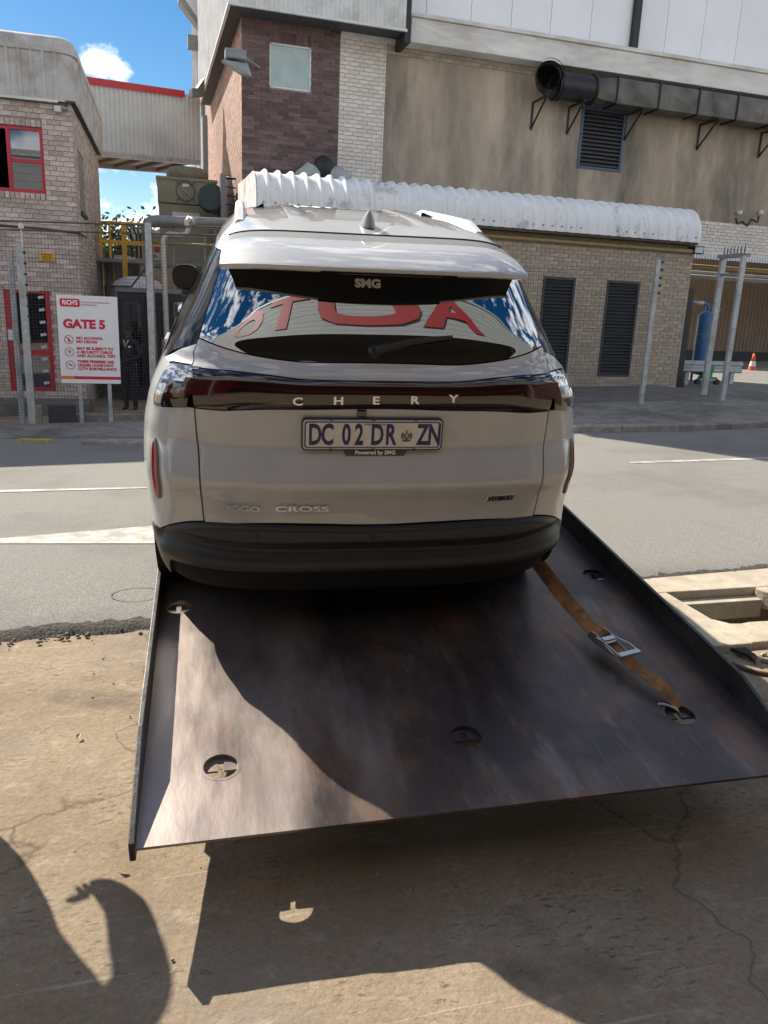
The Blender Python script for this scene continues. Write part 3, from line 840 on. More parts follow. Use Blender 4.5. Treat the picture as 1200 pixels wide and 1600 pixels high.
# smooth white wall panels above, black pipe between them
pxj = [640, 665, 735, 798, 860, 923, 985, 1042, 1100, 1155, 1215, 1275, 1340]
ux = [float(F(x, 30)[0]) for x in pxj]
M_PAN = pmat('white_wall_panel', (.80, .80, .82), .5, .02, 1.5, obj_var=.03)
MB().box((ux[0], FY0 + .05, zb1_), (fx1, FY0 + .25, zb1_ + 8)).build('panel_backing', M_STEELGREY, fa)
for a, b in zip(ux[:-1], ux[1:]): MB().box((a + .006, FY0 - .03, zb1_ + .09), (b - .006, FY0 + .05, zb1_ + 8)).build('wall_panel', M_PAN, fa)
xp = float(F(990, 40)[0]); MB().box((xp - .10, FY0 - .16, zb1_ + .09), (xp + .10, FY0 - .031, zb1_ + 8)).build('downpipe', M_BLACK, fa, bevel=.02)
# overhanging ribbed cladding storey over the dark brick corner
Yo = FY0 - .75
ox0 = float(F(359, 8, Yo)[0]); ox1 = float(F(634, 46, Yo)[0]); oz = float(F(500, 25, Yo)[2])
m = MB(); sheet(m, (ox0, Yo), (ox1, Yo), oz, oz + 6, .20, .03, (0, -1)); m.build('ribbed_cladding', pmat('cladding_white', (.66, .655, .64), .55, .05, 3, stain=(.36, .34, .30), stain_scale=2), fa, normals=False)
m = MB(); sheet(m, (ox0, Yo + 9.0), (ox0, Yo), oz, oz + 6, .20, .03, (-1, 0)); sheet(m, (ox1, Yo), (ox1, FY0), oz, oz + 6, .2, .03, (1, 0)); m.build('ribbed_cladding', MATS['cladding_white'], fa, normals=False)
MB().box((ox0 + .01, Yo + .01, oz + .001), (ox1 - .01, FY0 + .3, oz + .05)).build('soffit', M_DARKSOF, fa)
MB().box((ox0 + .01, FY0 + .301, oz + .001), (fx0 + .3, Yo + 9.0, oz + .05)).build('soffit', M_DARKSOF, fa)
MB().box((ox0 - .04, Yo - .04, oz - .05), (ox1 + .03, Yo + .02, oz + .0)).build('edge_trim', M_WHITE, fa)
MB().box((ox0 - .04, Yo + .021, oz - .05), (ox0 + .02, Yo + 9, oz + .0)).build('edge_trim', M_WHITE, fa)
MB().box((ox1 - .01, Yo + .02, oz - .25), (ox1 + .12, FY0, oz + 1.2)).build('gutter_end', M_BLACK, fa)
# flank details: pilaster, cream wall, rain pipes further back
MB().box((fx0 - .16, FY0 + 9.6, zf0), (fx0 + .01, FY0 + 10.6, oz)).build('pilaster', M_STEELGREY, fa)
def fl(x, Y): return float(fY(x, 120, Y)[0])
Yk = FY0 + 12
MB().box((fl(318, Yk), Yk, zf0), (fl(345, Yk), Yk + .5, oz + .5)).build('rear_wall', pmat('cream_render', (.55, .50, .40), .85, .06), fa)
zq = lambda y, Y: float(fY(320, y, Y)[2])
for (xa, xb_, Y, c_, ya, yb) in ((313, 327, FY0 + 10.7, M_STEELGREY, 205, -60), (318, 329, FY0 + 10.75, M_WHITE, 430, 207), (308, 316, FY0 + 11.2, M_WHITE, 430, 212), (311, 317, FY0 + 11.4, M_WHITE, 330, -60)):
    MB().box((fl(xa, Y), Y, zq(ya, Y)), (fl(xb_, Y), Y + .3, zq(yb, Y))).build('rain_pipe', c_, fa, bevel=.03)
Yk = FY0 + 12.4
m = MB(); sheet(m, (fl(300, Yk), Yk), (fl(318, Yk), Yk), 2.0, zq(118, Yk), .14, .04, (0, -1)); m.build('ribbed_cladding', MATS['cladding_white'], fa, normals=False)
m = MB(); sheet(m, (fl(302, Yk), Yk + .5), (fl(318, Yk), Yk + .5), 2.0, zq(-60, Yk), .14, .04, (0, -1)); m.build('ribbed_cladding', MATS['cladding_white'], fa, normals=False)
Yk = FY0 + 9.0; h1_, h2_, h3_, h4_, h5_ = [Vector(fY(x, y, Yk)) for x, y in ((279, 0), (286, 0), (311, 32), (311, 42), (311, -70))]
MB().prism([h1_, h4_, h3_, h2_ + Vector((.05, 0, .05)), h2_ + Vector((0, 0, 1.6)), h1_ + Vector((0, 0, 1.6))], (0, .5, 0)).build('hood_edge', M_STEELGREY, fa)
MB().prism([h2_ + Vector((.05, 0, .05)), h3_, h5_, h2_ + Vector((.05, 0, 1.5))], (0, .5, 0)).build('hood', M_WHITE, fa)
f1_ = Vector(fY(304, 65, FY0 + 11)); MB().box(f1_ + Vector((-.22, 0, -.2)), f1_ + Vector((.2, .3, .2))).build('wall_lamp', M_STEELGREY, fa)
# louvre in the plaster
M_BLUEF = pmat('blue_louvre_frame', (.055, .085, .14), .5, .1); M_SLAT = pmat('dusty_dark_slat', (.075, .075, .08), .6, .2, 9)
lm = MB(); e = .06; yl_ = FY0 - .03
for a, b in (((lou[0], lou[2]), (lou[1], lou[2] + e)), ((lou[0], lou[3] - e), (lou[1], lou[3])), ((lou[0], lou[2] + e), (lou[0] + e, lou[3] - e)), ((lou[1] - e, lou[2] + e), (lou[1], lou[3] - e))): lm.box((a[0], yl_, a[1]), (b[0], yl_ + .1, b[1]))
lv = lm.build('louvre', M_BLUEF, fa); MB().box((lou[0], FY0 + .2, lou[2]), (lou[1], FY0 + .21, lou[3])).build('backing', M_BLACK, lv)
for k in range(14):
    z = lou[2] + e + .04 + (lou[3] - lou[2] - 2 * e) * k / 14
    MB().add([(lou[0] + e, yl_ + .02, z), (lou[1] - e, yl_ + .02, z), (lou[1] - e, yl_ + .13, z + .085), (lou[0] + e, yl_ + .13, z + .085), (lou[0] + e, yl_ + .02, z - .012), (lou[1] - e, yl_ + .02, z - .012)], [(0, 1, 2, 3), (4, 5, 1, 0)]).build('slat', M_SLAT, lv, normals=False)
# cable and two small cameras at far right
for xa in (1152, 1185):
    p = F(xa, 333); c_ = empty('dome_camera', tuple(rotf(p, ROT)), 'small white dome camera on plaster wall, %s one of the pair' % ('left' if xa == 1152 else 'right'), 'camera')
    MB().lathe((0, -.10, 0), [(.03, -.06), (.07, -.03), (.07, .04), (.03, .07)], 14).build('camera_body', M_WHITE, c_, smooth=40); MB().box((-.02, -.09, -.02), (.02, .02, .02)).build('bracket', M_STEELGREY, c_)
pts = [F(x, y, FY0 - .03) for x, y in ((1150, 340), (1152, 350), (1160, 346), (1168, 353), (1175, 342), (1184, 347), (1186, 338))]
MB().tube([tuple(p) for p in pts], .02, 6).build('cable', M_BLACK, fa, smooth=True)

# ------------------------------------------------------------------ exhaust duct on brackets
du = frame_empty('exhaust_duct', 'black round exhaust pipe joined to a long rectangular steel duct on wall brackets', 'duct')
Yd = FY0 - .42
M_DUCTB = pmat('black_duct', (.018, .018, .020), .42, .2, 6, metal=.2); M_DUCT = pmat('sooty_galvanised_duct', (.14, .13, .115), .5, .25, 5, metal=.4, stain=(.03, .028, .026), stain_scale=2.5, stain_amt=.8)
c1 = Vector(F(868, 133, Yd)); c2 = Vector(F(924, 142, Yd)); c2.z = c1.z; rr = .31
MB().tube([c1, c2], rr, 24).build('round_pipe', M_DUCTB, du, smooth=40)
for c_ in (c1, c1.lerp(c2, .07), c2): MB().tube([c_ - Vector((.025, 0, 0)), c_ + Vector((.025, 0, 0))], rr + .035, 24).build('flange', M_DUCTB, du, smooth=40)
el = [c1 + Vector((-.02, 0, 0)), c1 + Vector((-.14, -.02, .01)), c1 + Vector((-.25, -.10, .04)), c1 + Vector((-.33, -.22, .07)), c1 + Vector((-.37, -.38, .09))]
MB().tube(el, [rr * .95, rr * .95, rr * .97, rr, rr + .01], 24, cap=False).build('elbow', M_DUCTB, du, smooth=True)
MB().tube([el[-1], el[-1] + Vector((-.01, -.04, .0))], rr + .04, 24, cap=False).build('flange', M_DUCTB, du, smooth=40)
MB().tube([el[-1], el[-2]], rr * .93, 24, cap=False).build('liner', M_RUST, du, smooth=True)
dx = [float(F(x, 150, Yd)[0]) for x in (955, 1021, 1083, 1144, 1200, 1262)]; hz = .28; hy = .26
n = 24; ring0 = [(c2.x + .02, c2.y + rr * .9 * math.cos(2 * math.pi * i / n), c2.z + rr * .9 * math.sin(2 * math.pi * i / n)) for i in range(n)]
def sq(x):
    o_ = []
    for i in range(n):
        a = 2 * math.pi * i / n; c_, s_ = math.cos(a), math.sin(a); k = 1 / max(abs(c_), abs(s_)); o_.append((x, c2.y + hy * c_ * k, c2.z + hz * s_ * k))
    return o_
MB().grid([ring0, sq(dx[0])], closed=True).build('transition', M_DUCT, du, smooth=20)
for a, b in zip(dx[:-1], dx[1:]):
    m = MB(); y0_, y1_, z0_, z1_ = c2.y - hy, c2.y + hy, c2.z - hz, c2.z + hz; xm = (a + b) / 2
    m.add([(a, y0_, z0_), (b, y0_, z0_), (b, y0_, z1_), (a, y0_, z1_), (xm, y0_ - .045, (z0_ + z1_) / 2)], [(0, 1, 4), (1, 2, 4), (2, 3, 4), (3, 0, 4)])
    m.add([(a, y0_, z0_), (b, y0_, z0_), (b, y1_, z0_), (a, y1_, z0_), (xm, (y0_ + y1_) / 2, z0_ - .03)], [(1, 0, 4), (2, 1, 4), (3, 2, 4), (0, 3, 4)])
    m.add([(a, y1_, z0_), (b, y1_, z0_), (b, y1_, z1_), (a, y1_, z1_), (a, y0_, z1_), (b, y0_, z1_)], [(0, 3, 2, 1), (3, 4, 5, 2)])
    m.build('duct_section', M_DUCT, du)
    m = MB(); e = .035
    for (p0, p1) in (((y0_ - e, z0_ - e), (y1_ + e, z0_)), ((y0_ - e, z1_), (y1_ + e, z1_ + e)), ((y0_ - e, z0_), (y0_, z1_)), ((y1_, z0_), (y1_ + e, z1_))): m.box((a - .02, p0[0], p0[1]), (a + .02, p1[0], p1[1]))
    m.build('flange', M_DUCTB, du)
for xa in (842, 900, 992, 1110, 1210):
    x = float(F(xa, 190, Yd)[0]); z = c2.z - hz - .05
    m = MB(); m.bar((x, FY0 - .02, z - .01), (x, c2.y - hy - .08, z - .01), .04); m.bar((x, FY0 - .02, z), (x, FY0 - .02, z - .62), .04); m.bar((x, c2.y - hy - .04, z - .02), (x, FY0 - .04, z - .58), .035)
    m.build('bracket', M_BLACK, du)

# ------------------------------------------------------------------ plant room with the white curved roof
PY = 16.3
pl = frame_empty('plant_room', 'low brick plant room with white curved ribbed roof and two dark louvre panels', 'building')
def Pp(x, y, Y=PY): return fY(x, y, Y)
px0 = float(Pp(402, 330, PY - .35)[0]); px1 = float(Pp(1072, 480)[0])
zpe = float(Pp(750, 352, PY - .35)[2])
zp0 = -.1
lv1 = (float(Pp(842, 510)[0]), float(Pp(892, 510)[0]), float(Pp(865, 586)[2]), float(Pp(870, 433)[2]))
lv2 = (float(Pp(941, 510)[0]), float(Pp(992, 510)[0]), lv1[2] + .0, lv1[3] + .0)
mb = MB(); wall_with_holes(mb, PY, px0 + .2, px1, zp0, zpe + .3, [lv1, lv2], .25); mb.box((px1 - .25, PY + .251, zp0), (px1, FY0 + .04, zpe + .3)); mb.box((px0 + .2, PY + .251, zp0), (px0 + .45, FY0 + .04, zpe + .3)); mb.build('wall', M_MORT, pl)
brick_wall(pl, 'y', PY, px0 + .2, px1, zp0 + .1, zpe + .02, M_TBRK, M_TBRKS, openings=[lv1, lv2], keep=300, rot=ROT)
brick_wall(pl, 'x+', px1, PY, FY0, zp0 + .1, zpe + .02, M_TBRKS, M_TBRKS, keep=0, rot=ROT)
for lvv in (lv1, lv2):
    m = MB(); e = .05
    for a, b in (((lvv[0], lvv[2]), (lvv[1], lvv[2] + e)), ((lvv[0], lvv[3] - e), (lvv[1], lvv[3])), ((lvv[0], lvv[2] + e), (lvv[0] + e, lvv[3] - e)), ((lvv[1] - e, lvv[2] + e), (lvv[1], lvv[3] - e))): m.box((a[0], PY - .02, a[1]), (b[0], PY + .06, b[1]))
    lo_ = m.build('louvre_panel', pmat('navy_louvre', (.028, .032, .042), .5, .1), pl)
    MB().box((lvv[0], PY + .12, lvv[2]), (lvv[1], PY + .13, lvv[3])).build('backing', M_BLACK, lo_)
    n = 27
    for k in range(n):
        z = lvv[2] + e + (lvv[3] - lvv[2] - 2 * e) * (k + .3) / n
        MB().add([(lvv[0] + e, PY - .005, z), (lvv[1] - e, PY - .005, z), (lvv[1] - e, PY + .06, z + .052), (lvv[0] + e, PY + .06, z + .052), (lvv[0] + e, PY - .005, z - .008), (lvv[1] - e, PY - .005, z - .008)], [(0, 1, 2, 3), (4, 5, 1, 0)]).build('slat', MATS['navy_louvre'], lo_, normals=False)
# curved roof of ribbed sheets, each sheet a part
prof = [(PY - .35, 0.0), (PY - .35, .22)] + [(PY - .35 + .55 * (1 - math.cos(a)), .22 + .50 * math.sin(a)) for a in [math.pi / 2 * k / 9 for k in range(1, 10)]] + [(PY + 1.2, .74), (FY0 - .02, .80)]
M_ROOFW = pmat('weathered_white_roof', (.82, .82, .81), .45, .04, 3, stain=(.22, .21, .19), stain_scale=1.7, stain_amt=.7, stain_lo=.56, stain_hi=.70)
rx1 = float(Pp(1092, 380, PY - .35)[0]); nsh = 13; wsh = (rx1 - px0) / nsh; rp = .245
for k in range(nsh):
    a, b = px0 + wsh * k, px0 + wsh * (k + 1); nr = max(1, round(wsh / rp)); rows = []
    us = []
    for i in range(nr):
        for f, h_ in ((0, 0), (.62, 0), (.68, .6), (.74, 1), (.86, 1), (.92, .6), (.98, 0)): us.append((a + (b - a) * (i + f) / nr, h_))
    us.append((b, 0)); P_ = []
    for q, (y_, z_) in enumerate(prof):
        t0 = prof[max(q - 1, 0)]; t1 = prof[min(q + 1, len(prof) - 1)]; ty, tz = t1[0] - t0[0], t1[1] - t0[1]; l_ = math.hypot(ty, tz); ny_, nz__ = -tz / l_, ty / l_
        P_.append([(u_, y_ + ny_ * .065 * h_ - .004 * (k % 2), zpe + z_ + nz__ * .065 * h_) for u_, h_ in us])
    MB().grid(P_).build('roof_sheet', M_ROOFW, pl, smooth=40, normals=False)
for xe, s_ in ((px0 - .01, -1), (rx1 + .01, 1)):
    MB().prism([(xe, y_, zpe + z_ + .01) for y_, z_ in prof] + [(xe, FY0 - .02, zpe)], (.012 * s_, 0, 0)).build('roof_end', M_ROOFW, pl)
MB().box((px0, PY - .33, zpe - .05), (rx1, PY - .02, zpe - .004)).build('eave_board', pmat('brown_board', (.10, .075, .06), .8, .2), pl)
zy = float(Pp(905, 379, PY - .10)[2]); MB().tube([(px0 + .3, PY - .09, zy), (px1 + .05, PY - .09, zy)], .045, 10).build('yellow_pipe', pmat('ochre_pipe', (.36, .27, .13), .6, .1), pl, smooth=True)
bolts = []
for i in range(44):
    u_ = px0 + .12 + (rx1 - px0) * i / 44; MB().lathe((u_, PY - .36, zpe + .11), [(.018, -.01), (.018, .012), (.006, .016)], 8, (0, -1, 0)).build('roof_bolt', M_STEELGREY, pl)
p = Pp(1090, 391, PY - .1); fl_ = empty('floodlight', tuple(rotf(p, ROT)), 'small black square floodlight under the right end of the curved roof', 'floodlight')
MB().box((-.14, -.06, -.09), (.14, .03, .09)).build('housing', M_BLACK, fl_, bevel=.015); MB().box((-.11, -.066, -.065), (.11, -.061, .065)).build('lens', pmat('led_lens', (.5, .5, .48), .2), fl_); MB().box((-.2, .0, .02), (-.1, .08, .08)).build('bracket', M_BLACK, fl_)
# roof ventilator: dark ball turbine between two pale cowls
p = Pp(505, 288, FY0 - .8); ve = empty('roof_vent', tuple(rotf((p[0], FY0 - .8, zpe + .78), ROT)), 'black ball vent between two pale cowls above the curved roof', 'vent'); ve.rotation_euler = (0, 0, ROT)
zv = float(fY(505, 262, FY0 - .8)[2]) - (zpe + .78)
MB().lathe((0, 0, zv), [(.02, -.26), (.13, -.23), (.20, -.14), (.225, 0), (.20, .14), (.12, .22), (.03, .25)], 20).build('turbine', M_BLACK, ve, smooth=True)
for s_ in (-1, 1):
    MB().tube([(s_ * .12, .0, zv - .16), (s_ * .34, -.03, zv - .10), (s_ * .52, -.07, zv - .26), (s_ * .55, -.08, zv - .42)], [.16, .18, .17, .16], 14).build('cowl', pmat('grey_cowl', (.36, .37, .36), .5), ve, smooth=40)
MB().tube([(0, 0, -.05), (0, 0, zv - .2)], .14, 12).build('stack', M_STEELGREY, ve, smooth=40)
# floodlight at the corner of the dark brick wall
p = F(368, 95, FY0 - .75); ff = empty('wall_floodlight', tuple(rotf(p, ROT)), 'grey floodlight hanging at the corner of the dark brick wall', 'floodlight')
MB().box((-.22, -.12, .02), (.22, .14, .20)).build('gear_box', M_STEELGREY, ff, bevel=.02)
m = MB(); m.prism([(-.30, -.22, -.06), (.10, -.20, -.26), (.34, .02, -.24), (.26, .10, .015), (-.22, .10, .015)], (0, .22, 0)); m.build('reflector_hood', pmat('grey_hood', (.34, .34, .33), .5), ff, bevel=.01)
MB().bar((.18, .1, .12), (.60, .75, .12), .03, .05).build('bracket', M_STEELGREY, ff)

# ------------------------------------------------------------------ recess at far right: ribbed wall, pipes, tank, barrier, cone
RY = 24.0
re = frame_empty('ribbed_shed', 'brown ribbed shed wall behind the blue pressure tank', 'shed')
a = float(fY(1000, 480, RY)[0]); b = float(fY(1300, 480, RY)[0]) + 6; z1 = float(fY(1150, 400, RY)[2]) + 8.0; z0 = float(fY(1150, 549, RY)[2])  # hidden upper height added so the shed shades the ramp
m = MB(); sheet(m, (a, RY), (b, RY), z0, z1, .16, .03, (0, -1)); m.build('ribbed_wall', pmat('brown_ribbed_sheet', (.20, .15, .11), .7, .08, 2), re, normals=False)
MB().box((a, RY - .05, -.5), (b, RY + .2, z0)).build('dark_plinth', pmat('dark_plinth', (.035, .034, .036), .8, .2), re)
zr_ = zrr
m = MB(); sheet(m, (float(F(1072, 405, FY0 - .5)[0]), FY0 - .5), (b - 6, FY0 - .5), zrr - .10, zrr + .02, .09, .03, (0, -1)); m.build('canopy_edge', pmat('white_canopy_edge', (.62, .64, .66), .4, .05, metal=.2), re, normals=False)
MB().box((float(F(1072, 405, FY0 - .5)[0]), FY0 - .48, zrr + .02), (b - 6, FY0 - .01, zrr + .035)).build('canopy_sheet', M_WHITE, re)
for (yy, rr_, c_, dy) in ((421, .05, MATS['ochre_pipe'], .2), (430, .035, M_GALV, .5), (437, .06, M_STEELGREY, .8)):
    q = fY(1150, yy, FY0 + dy); MB().tube([(float(fY(1078, yy, FY0 + dy)[0]) - .8, FY0 + dy, q[2] + .02), (b - 6, FY0 + dy, q[2] - .02)], rr_, 8).build('pipe', c_, re, smooth=True)
TY = 18.0
def T(x, y, Y=TY): return fY(x, y, Y)
tk = empty('pressure_tank', (0, 0, 0), 'tall blue pressure tank with green band at the end of the brick plant room', 'tank'); tk.rotation_euler = (0, 0, ROT)
c_ = T(1096, 550); tx = float(c_[0]); zt0 = float(T(1090, 612)[2]); zt1 = float(T(1105, 486)[2]); rr = .21
M_TBLUE = pmat('blue_tank_paint', (.025, .12, .27), .4, .12, 6)
MB().lathe((tx, TY, 0), [(.03, zt1), (.08, zt1 - .01), (.16, zt1 - .06), (rr, zt1 - .14), (rr, zt0 + .55), (rr * .6, zt0 + .48), (.05, zt0 + .46)], 20).build('vessel', M_TBLUE, tk, smooth=40)
for k in range(3):
    a_ = 2.1 * k + .6; MB().bar((tx + .17 * math.cos(a_), TY + .17 * math.sin(a_), zt0 - .1), (tx + .17 * math.cos(a_), TY + .17 * math.sin(a_), zt0 + .60), .05).build('leg', M_TBLUE, tk)
MB().tube([(tx, TY, zt1 - .02), (tx, TY, zt1 + .10), (tx - .03, TY, zt1 + .17), (tx - .12, TY, zt1 + .20), (tx - .3, TY, zt1 + .20)], .045, 10).build('top_pipe', M_TBLUE, tk, smooth=True)
MB().tube([(tx - .16, TY, zt1 + .20), (tx - .5, TY, zt1 + .20)], .05, 10).build('valve', M_CHROME if 'M_CHROME' in globals() else M_GALV, tk, smooth=True)
MB().tube([(tx + .42, TY, zt1 + .06), (tx + .32, TY, zt1 + .02), (tx + .28, TY, zt1 - .08), (tx + .28, TY, zt0 + .3)], .05, 10).build('side_pipe', M_TBLUE, tk, smooth=True)
MB().tube([(tx + .42, TY + .1, zt1 + .06), (tx + .30, TY + .1, zt1 + .09), (tx + .33, TY + .1, zt1 + .25), (tx + .42, TY + .1, zt1 + .9)], .035, 8).build('condensate_pipe', pmat('pinkish_pipe', (.42, .33, .29), .6), tk, smooth=True)
MB().lathe((tx, TY, float(T(1105, 522)[2]) - .03), [(rr + .004, 0), (rr + .004, .035)], 20, cap=False).build('green_band', pmat('green_band', (.06, .32, .08), .5), tk)
for (yy, w__, h__, mt_) in ((517, .10, .07, M_WHITE), (531, .09, .11, M_WHITE)):
    z = float(T(1105, yy)[2]); MB().box((tx + .02, TY - rr - .006, z - h__ / 2), (tx + .02 + w__, TY - rr * .86, z + h__ / 2)).build('label_plate', mt_, tk)
MB().box((tx - .05, TY - .3, zt0 + .36), (tx + .40, TY - .05, zt0 + .42)).build('shelf', M_TBLUE, tk)
MB().box((tx + .05, TY - .12, zt0 - .1), (tx + .36, TY + .1, zt0 + .36)).build('pump_base', M_TBLUE, tk, bevel=.02)
# tank stands on a low plinth so that its feet meet the ground
MB().box((tx - .35, TY - .35, gzl(tx, TY) - .1), (tx + .5, TY + .35, zt0 - .08)).build('plinth', M_YARD, tk)
# black steel post at the end of the plant room
gp = empty('black_post', (0, 0, 0), 'wide black steel post beside the end of the plant room', 'post'); gp.rotation_euler = (0, 0, ROT)
x_ = px1 + .17; MB().box((x_ - .12, PY + .15, gzl(x_, PY) + .0), (x_ + .13, PY + .35, float(Pp(1080, 450)[2]))).build('post_body', M_BLACK, gp, bevel=.01)
MB().box((x_ - .16, PY + .1, gzl(x_, PY) - .05), (x_ + .17, PY + .4, gzl(x_, PY) + .16)).build('foot', M_BLACK, gp)
# guard rail
gr = empty('guard_rail', (0, 0, 0), 'grey steel guard rail in front of the blue tank', 'guard rail'); gr.rotation_euler = (0, 0, ROT)
GY = 16.9; ga = float(fY(1064, 565, GY)[0]); gb = float(fY(1160, 565, GY)[0]); gz = float(fY(1110, 573, GY)[2])
rows = [[(x, GY - o_, gz + z) for x in (ga, gb)] for z, o_ in ((-.15, 0), (-.12, .05), (-.05, .05), (-.03, 0), (.03, 0), (.05, .05), (.12, .05), (.15, 0))]
MB().grid(rows).build('rail', M_GALV, gr)
for x in (ga + .25, gb - .25): MB().box((x - .06, GY + .001, gzl(x, GY) - .05), (x + .06, GY + .12, gz + .1)).build('post', M_GALV, gr)
# green hose trolley
gt = empty('green_trolley', (0, 0, 0), 'small green hand trolley on the ground below the guard rail', 'trolley'); gt.rotation_euler = (0, 0, ROT)
HY = 16.2; g0 = fY(1098, 612, HY); gx_, gz_ = float(g0[0]), gzl(float(g0[0]), HY) + .13
m = MB(); m.prism([(gx_ - .12, HY, gz_ + .10), (gx_ + .02, HY, gz_ + .10), (gx_ + .12, HY, gz_ + .40), (gx_ + .26, HY, gz_ + .46), (gx_ + .26, HY, gz_ + .40), (gx_ + .2, HY, gz_ + .1)], (0, .18, 0)); m.build('body', pmat('green_plastic', (.04, .26, .06), .45), gt, bevel=.02)
MB().tube([(gx_ - .22, HY + .02, gz_ + .1), (gx_ + .42, HY + .02, gz_ + .1)], .03, 8).build('axle_bar', M_GALV, gt, smooth=True)
for s_ in (-.2, .36): MB().tube([(gx_ + s_, HY - .05, gz_ + .06), (gx_ + s_, HY + .04, gz_ + .06)], .07, 14).build('wheel', M_BLACK, gt, smooth=40)
# traffic cone
CY_ = 20.5; q = fY(1173, 588, CY_); kz = float(q[2]); kh = float(fY(1176, 552, CY_)[2]) - kz
co = empty('traffic_cone', tuple(rotf((q[0], CY_, kz), ROT)), 'orange traffic cone with white band near the right edge', 'cone')
MB().box((-.20, -.20, 0), (.20, .20, .03)).build('base', pmat('orange_cone', (.62, .10, .02), .5, .08), co, bevel=.01)
MB().lathe((0, 0, 0), [(.15, .03), (.105, kh * .45)], 18, cap=False).build('cone_body', MATS['orange_cone'], co, smooth=True); MB().lathe((0, 0, 0), [(.106, kh * .45), (.075, kh * .66)], 18, cap=False).build('white_band', M_WHITE, co, smooth=True); MB().lathe((0, 0, 0), [(.075, kh * .66), (.03, kh)], 18).build('cone_top', MATS['orange_cone'], co, smooth=True)
# raised ramp slab that the cone stands on
m = MB(); m.box((float(q[0]) - 3.2, 18.8, -.6), (float(q[0]) + 10, RY - .06, kz - .002)); o = m.build('ramp', pmat('dark_ramp', (.07, .065, .06), .9, .2, 2), None, bevel=.02); o.rotation_euler = (0, 0, ROT); tag(o, kind='structure')
# ================================================================== recovery truck with tilted flat bed
BX = Vector((0.99873495, -0.04723192, 0.01725228)); BY = Vector((0.04409445, 0.9875491, 0.15100482)); BZ = Vector((-0.02416972, -0.15005307, 0.98838247))
BO = Vector((0.0435055, 0.27009552, 0.02091156))
BEDM = Matrix(((BX.x, BY.x, BZ.x, BO.x), (BX.y, BY.y, BZ.y, BO.y), (BX.z, BY.z, BZ.z, BO.z), (0, 0, 0, 1)))
BMAT = np.array([list(BX), list(BY), list(BZ)])
def bedray(x, y): return BMAT @ ray(x, y)
CAMB = BMAT @ (CAM - np.array(BO))
def bedz(x, y, z=0.0):
    d = bedray(x, y); return Vector(CAMB + d * ((z - CAMB[2]) / d[2]))

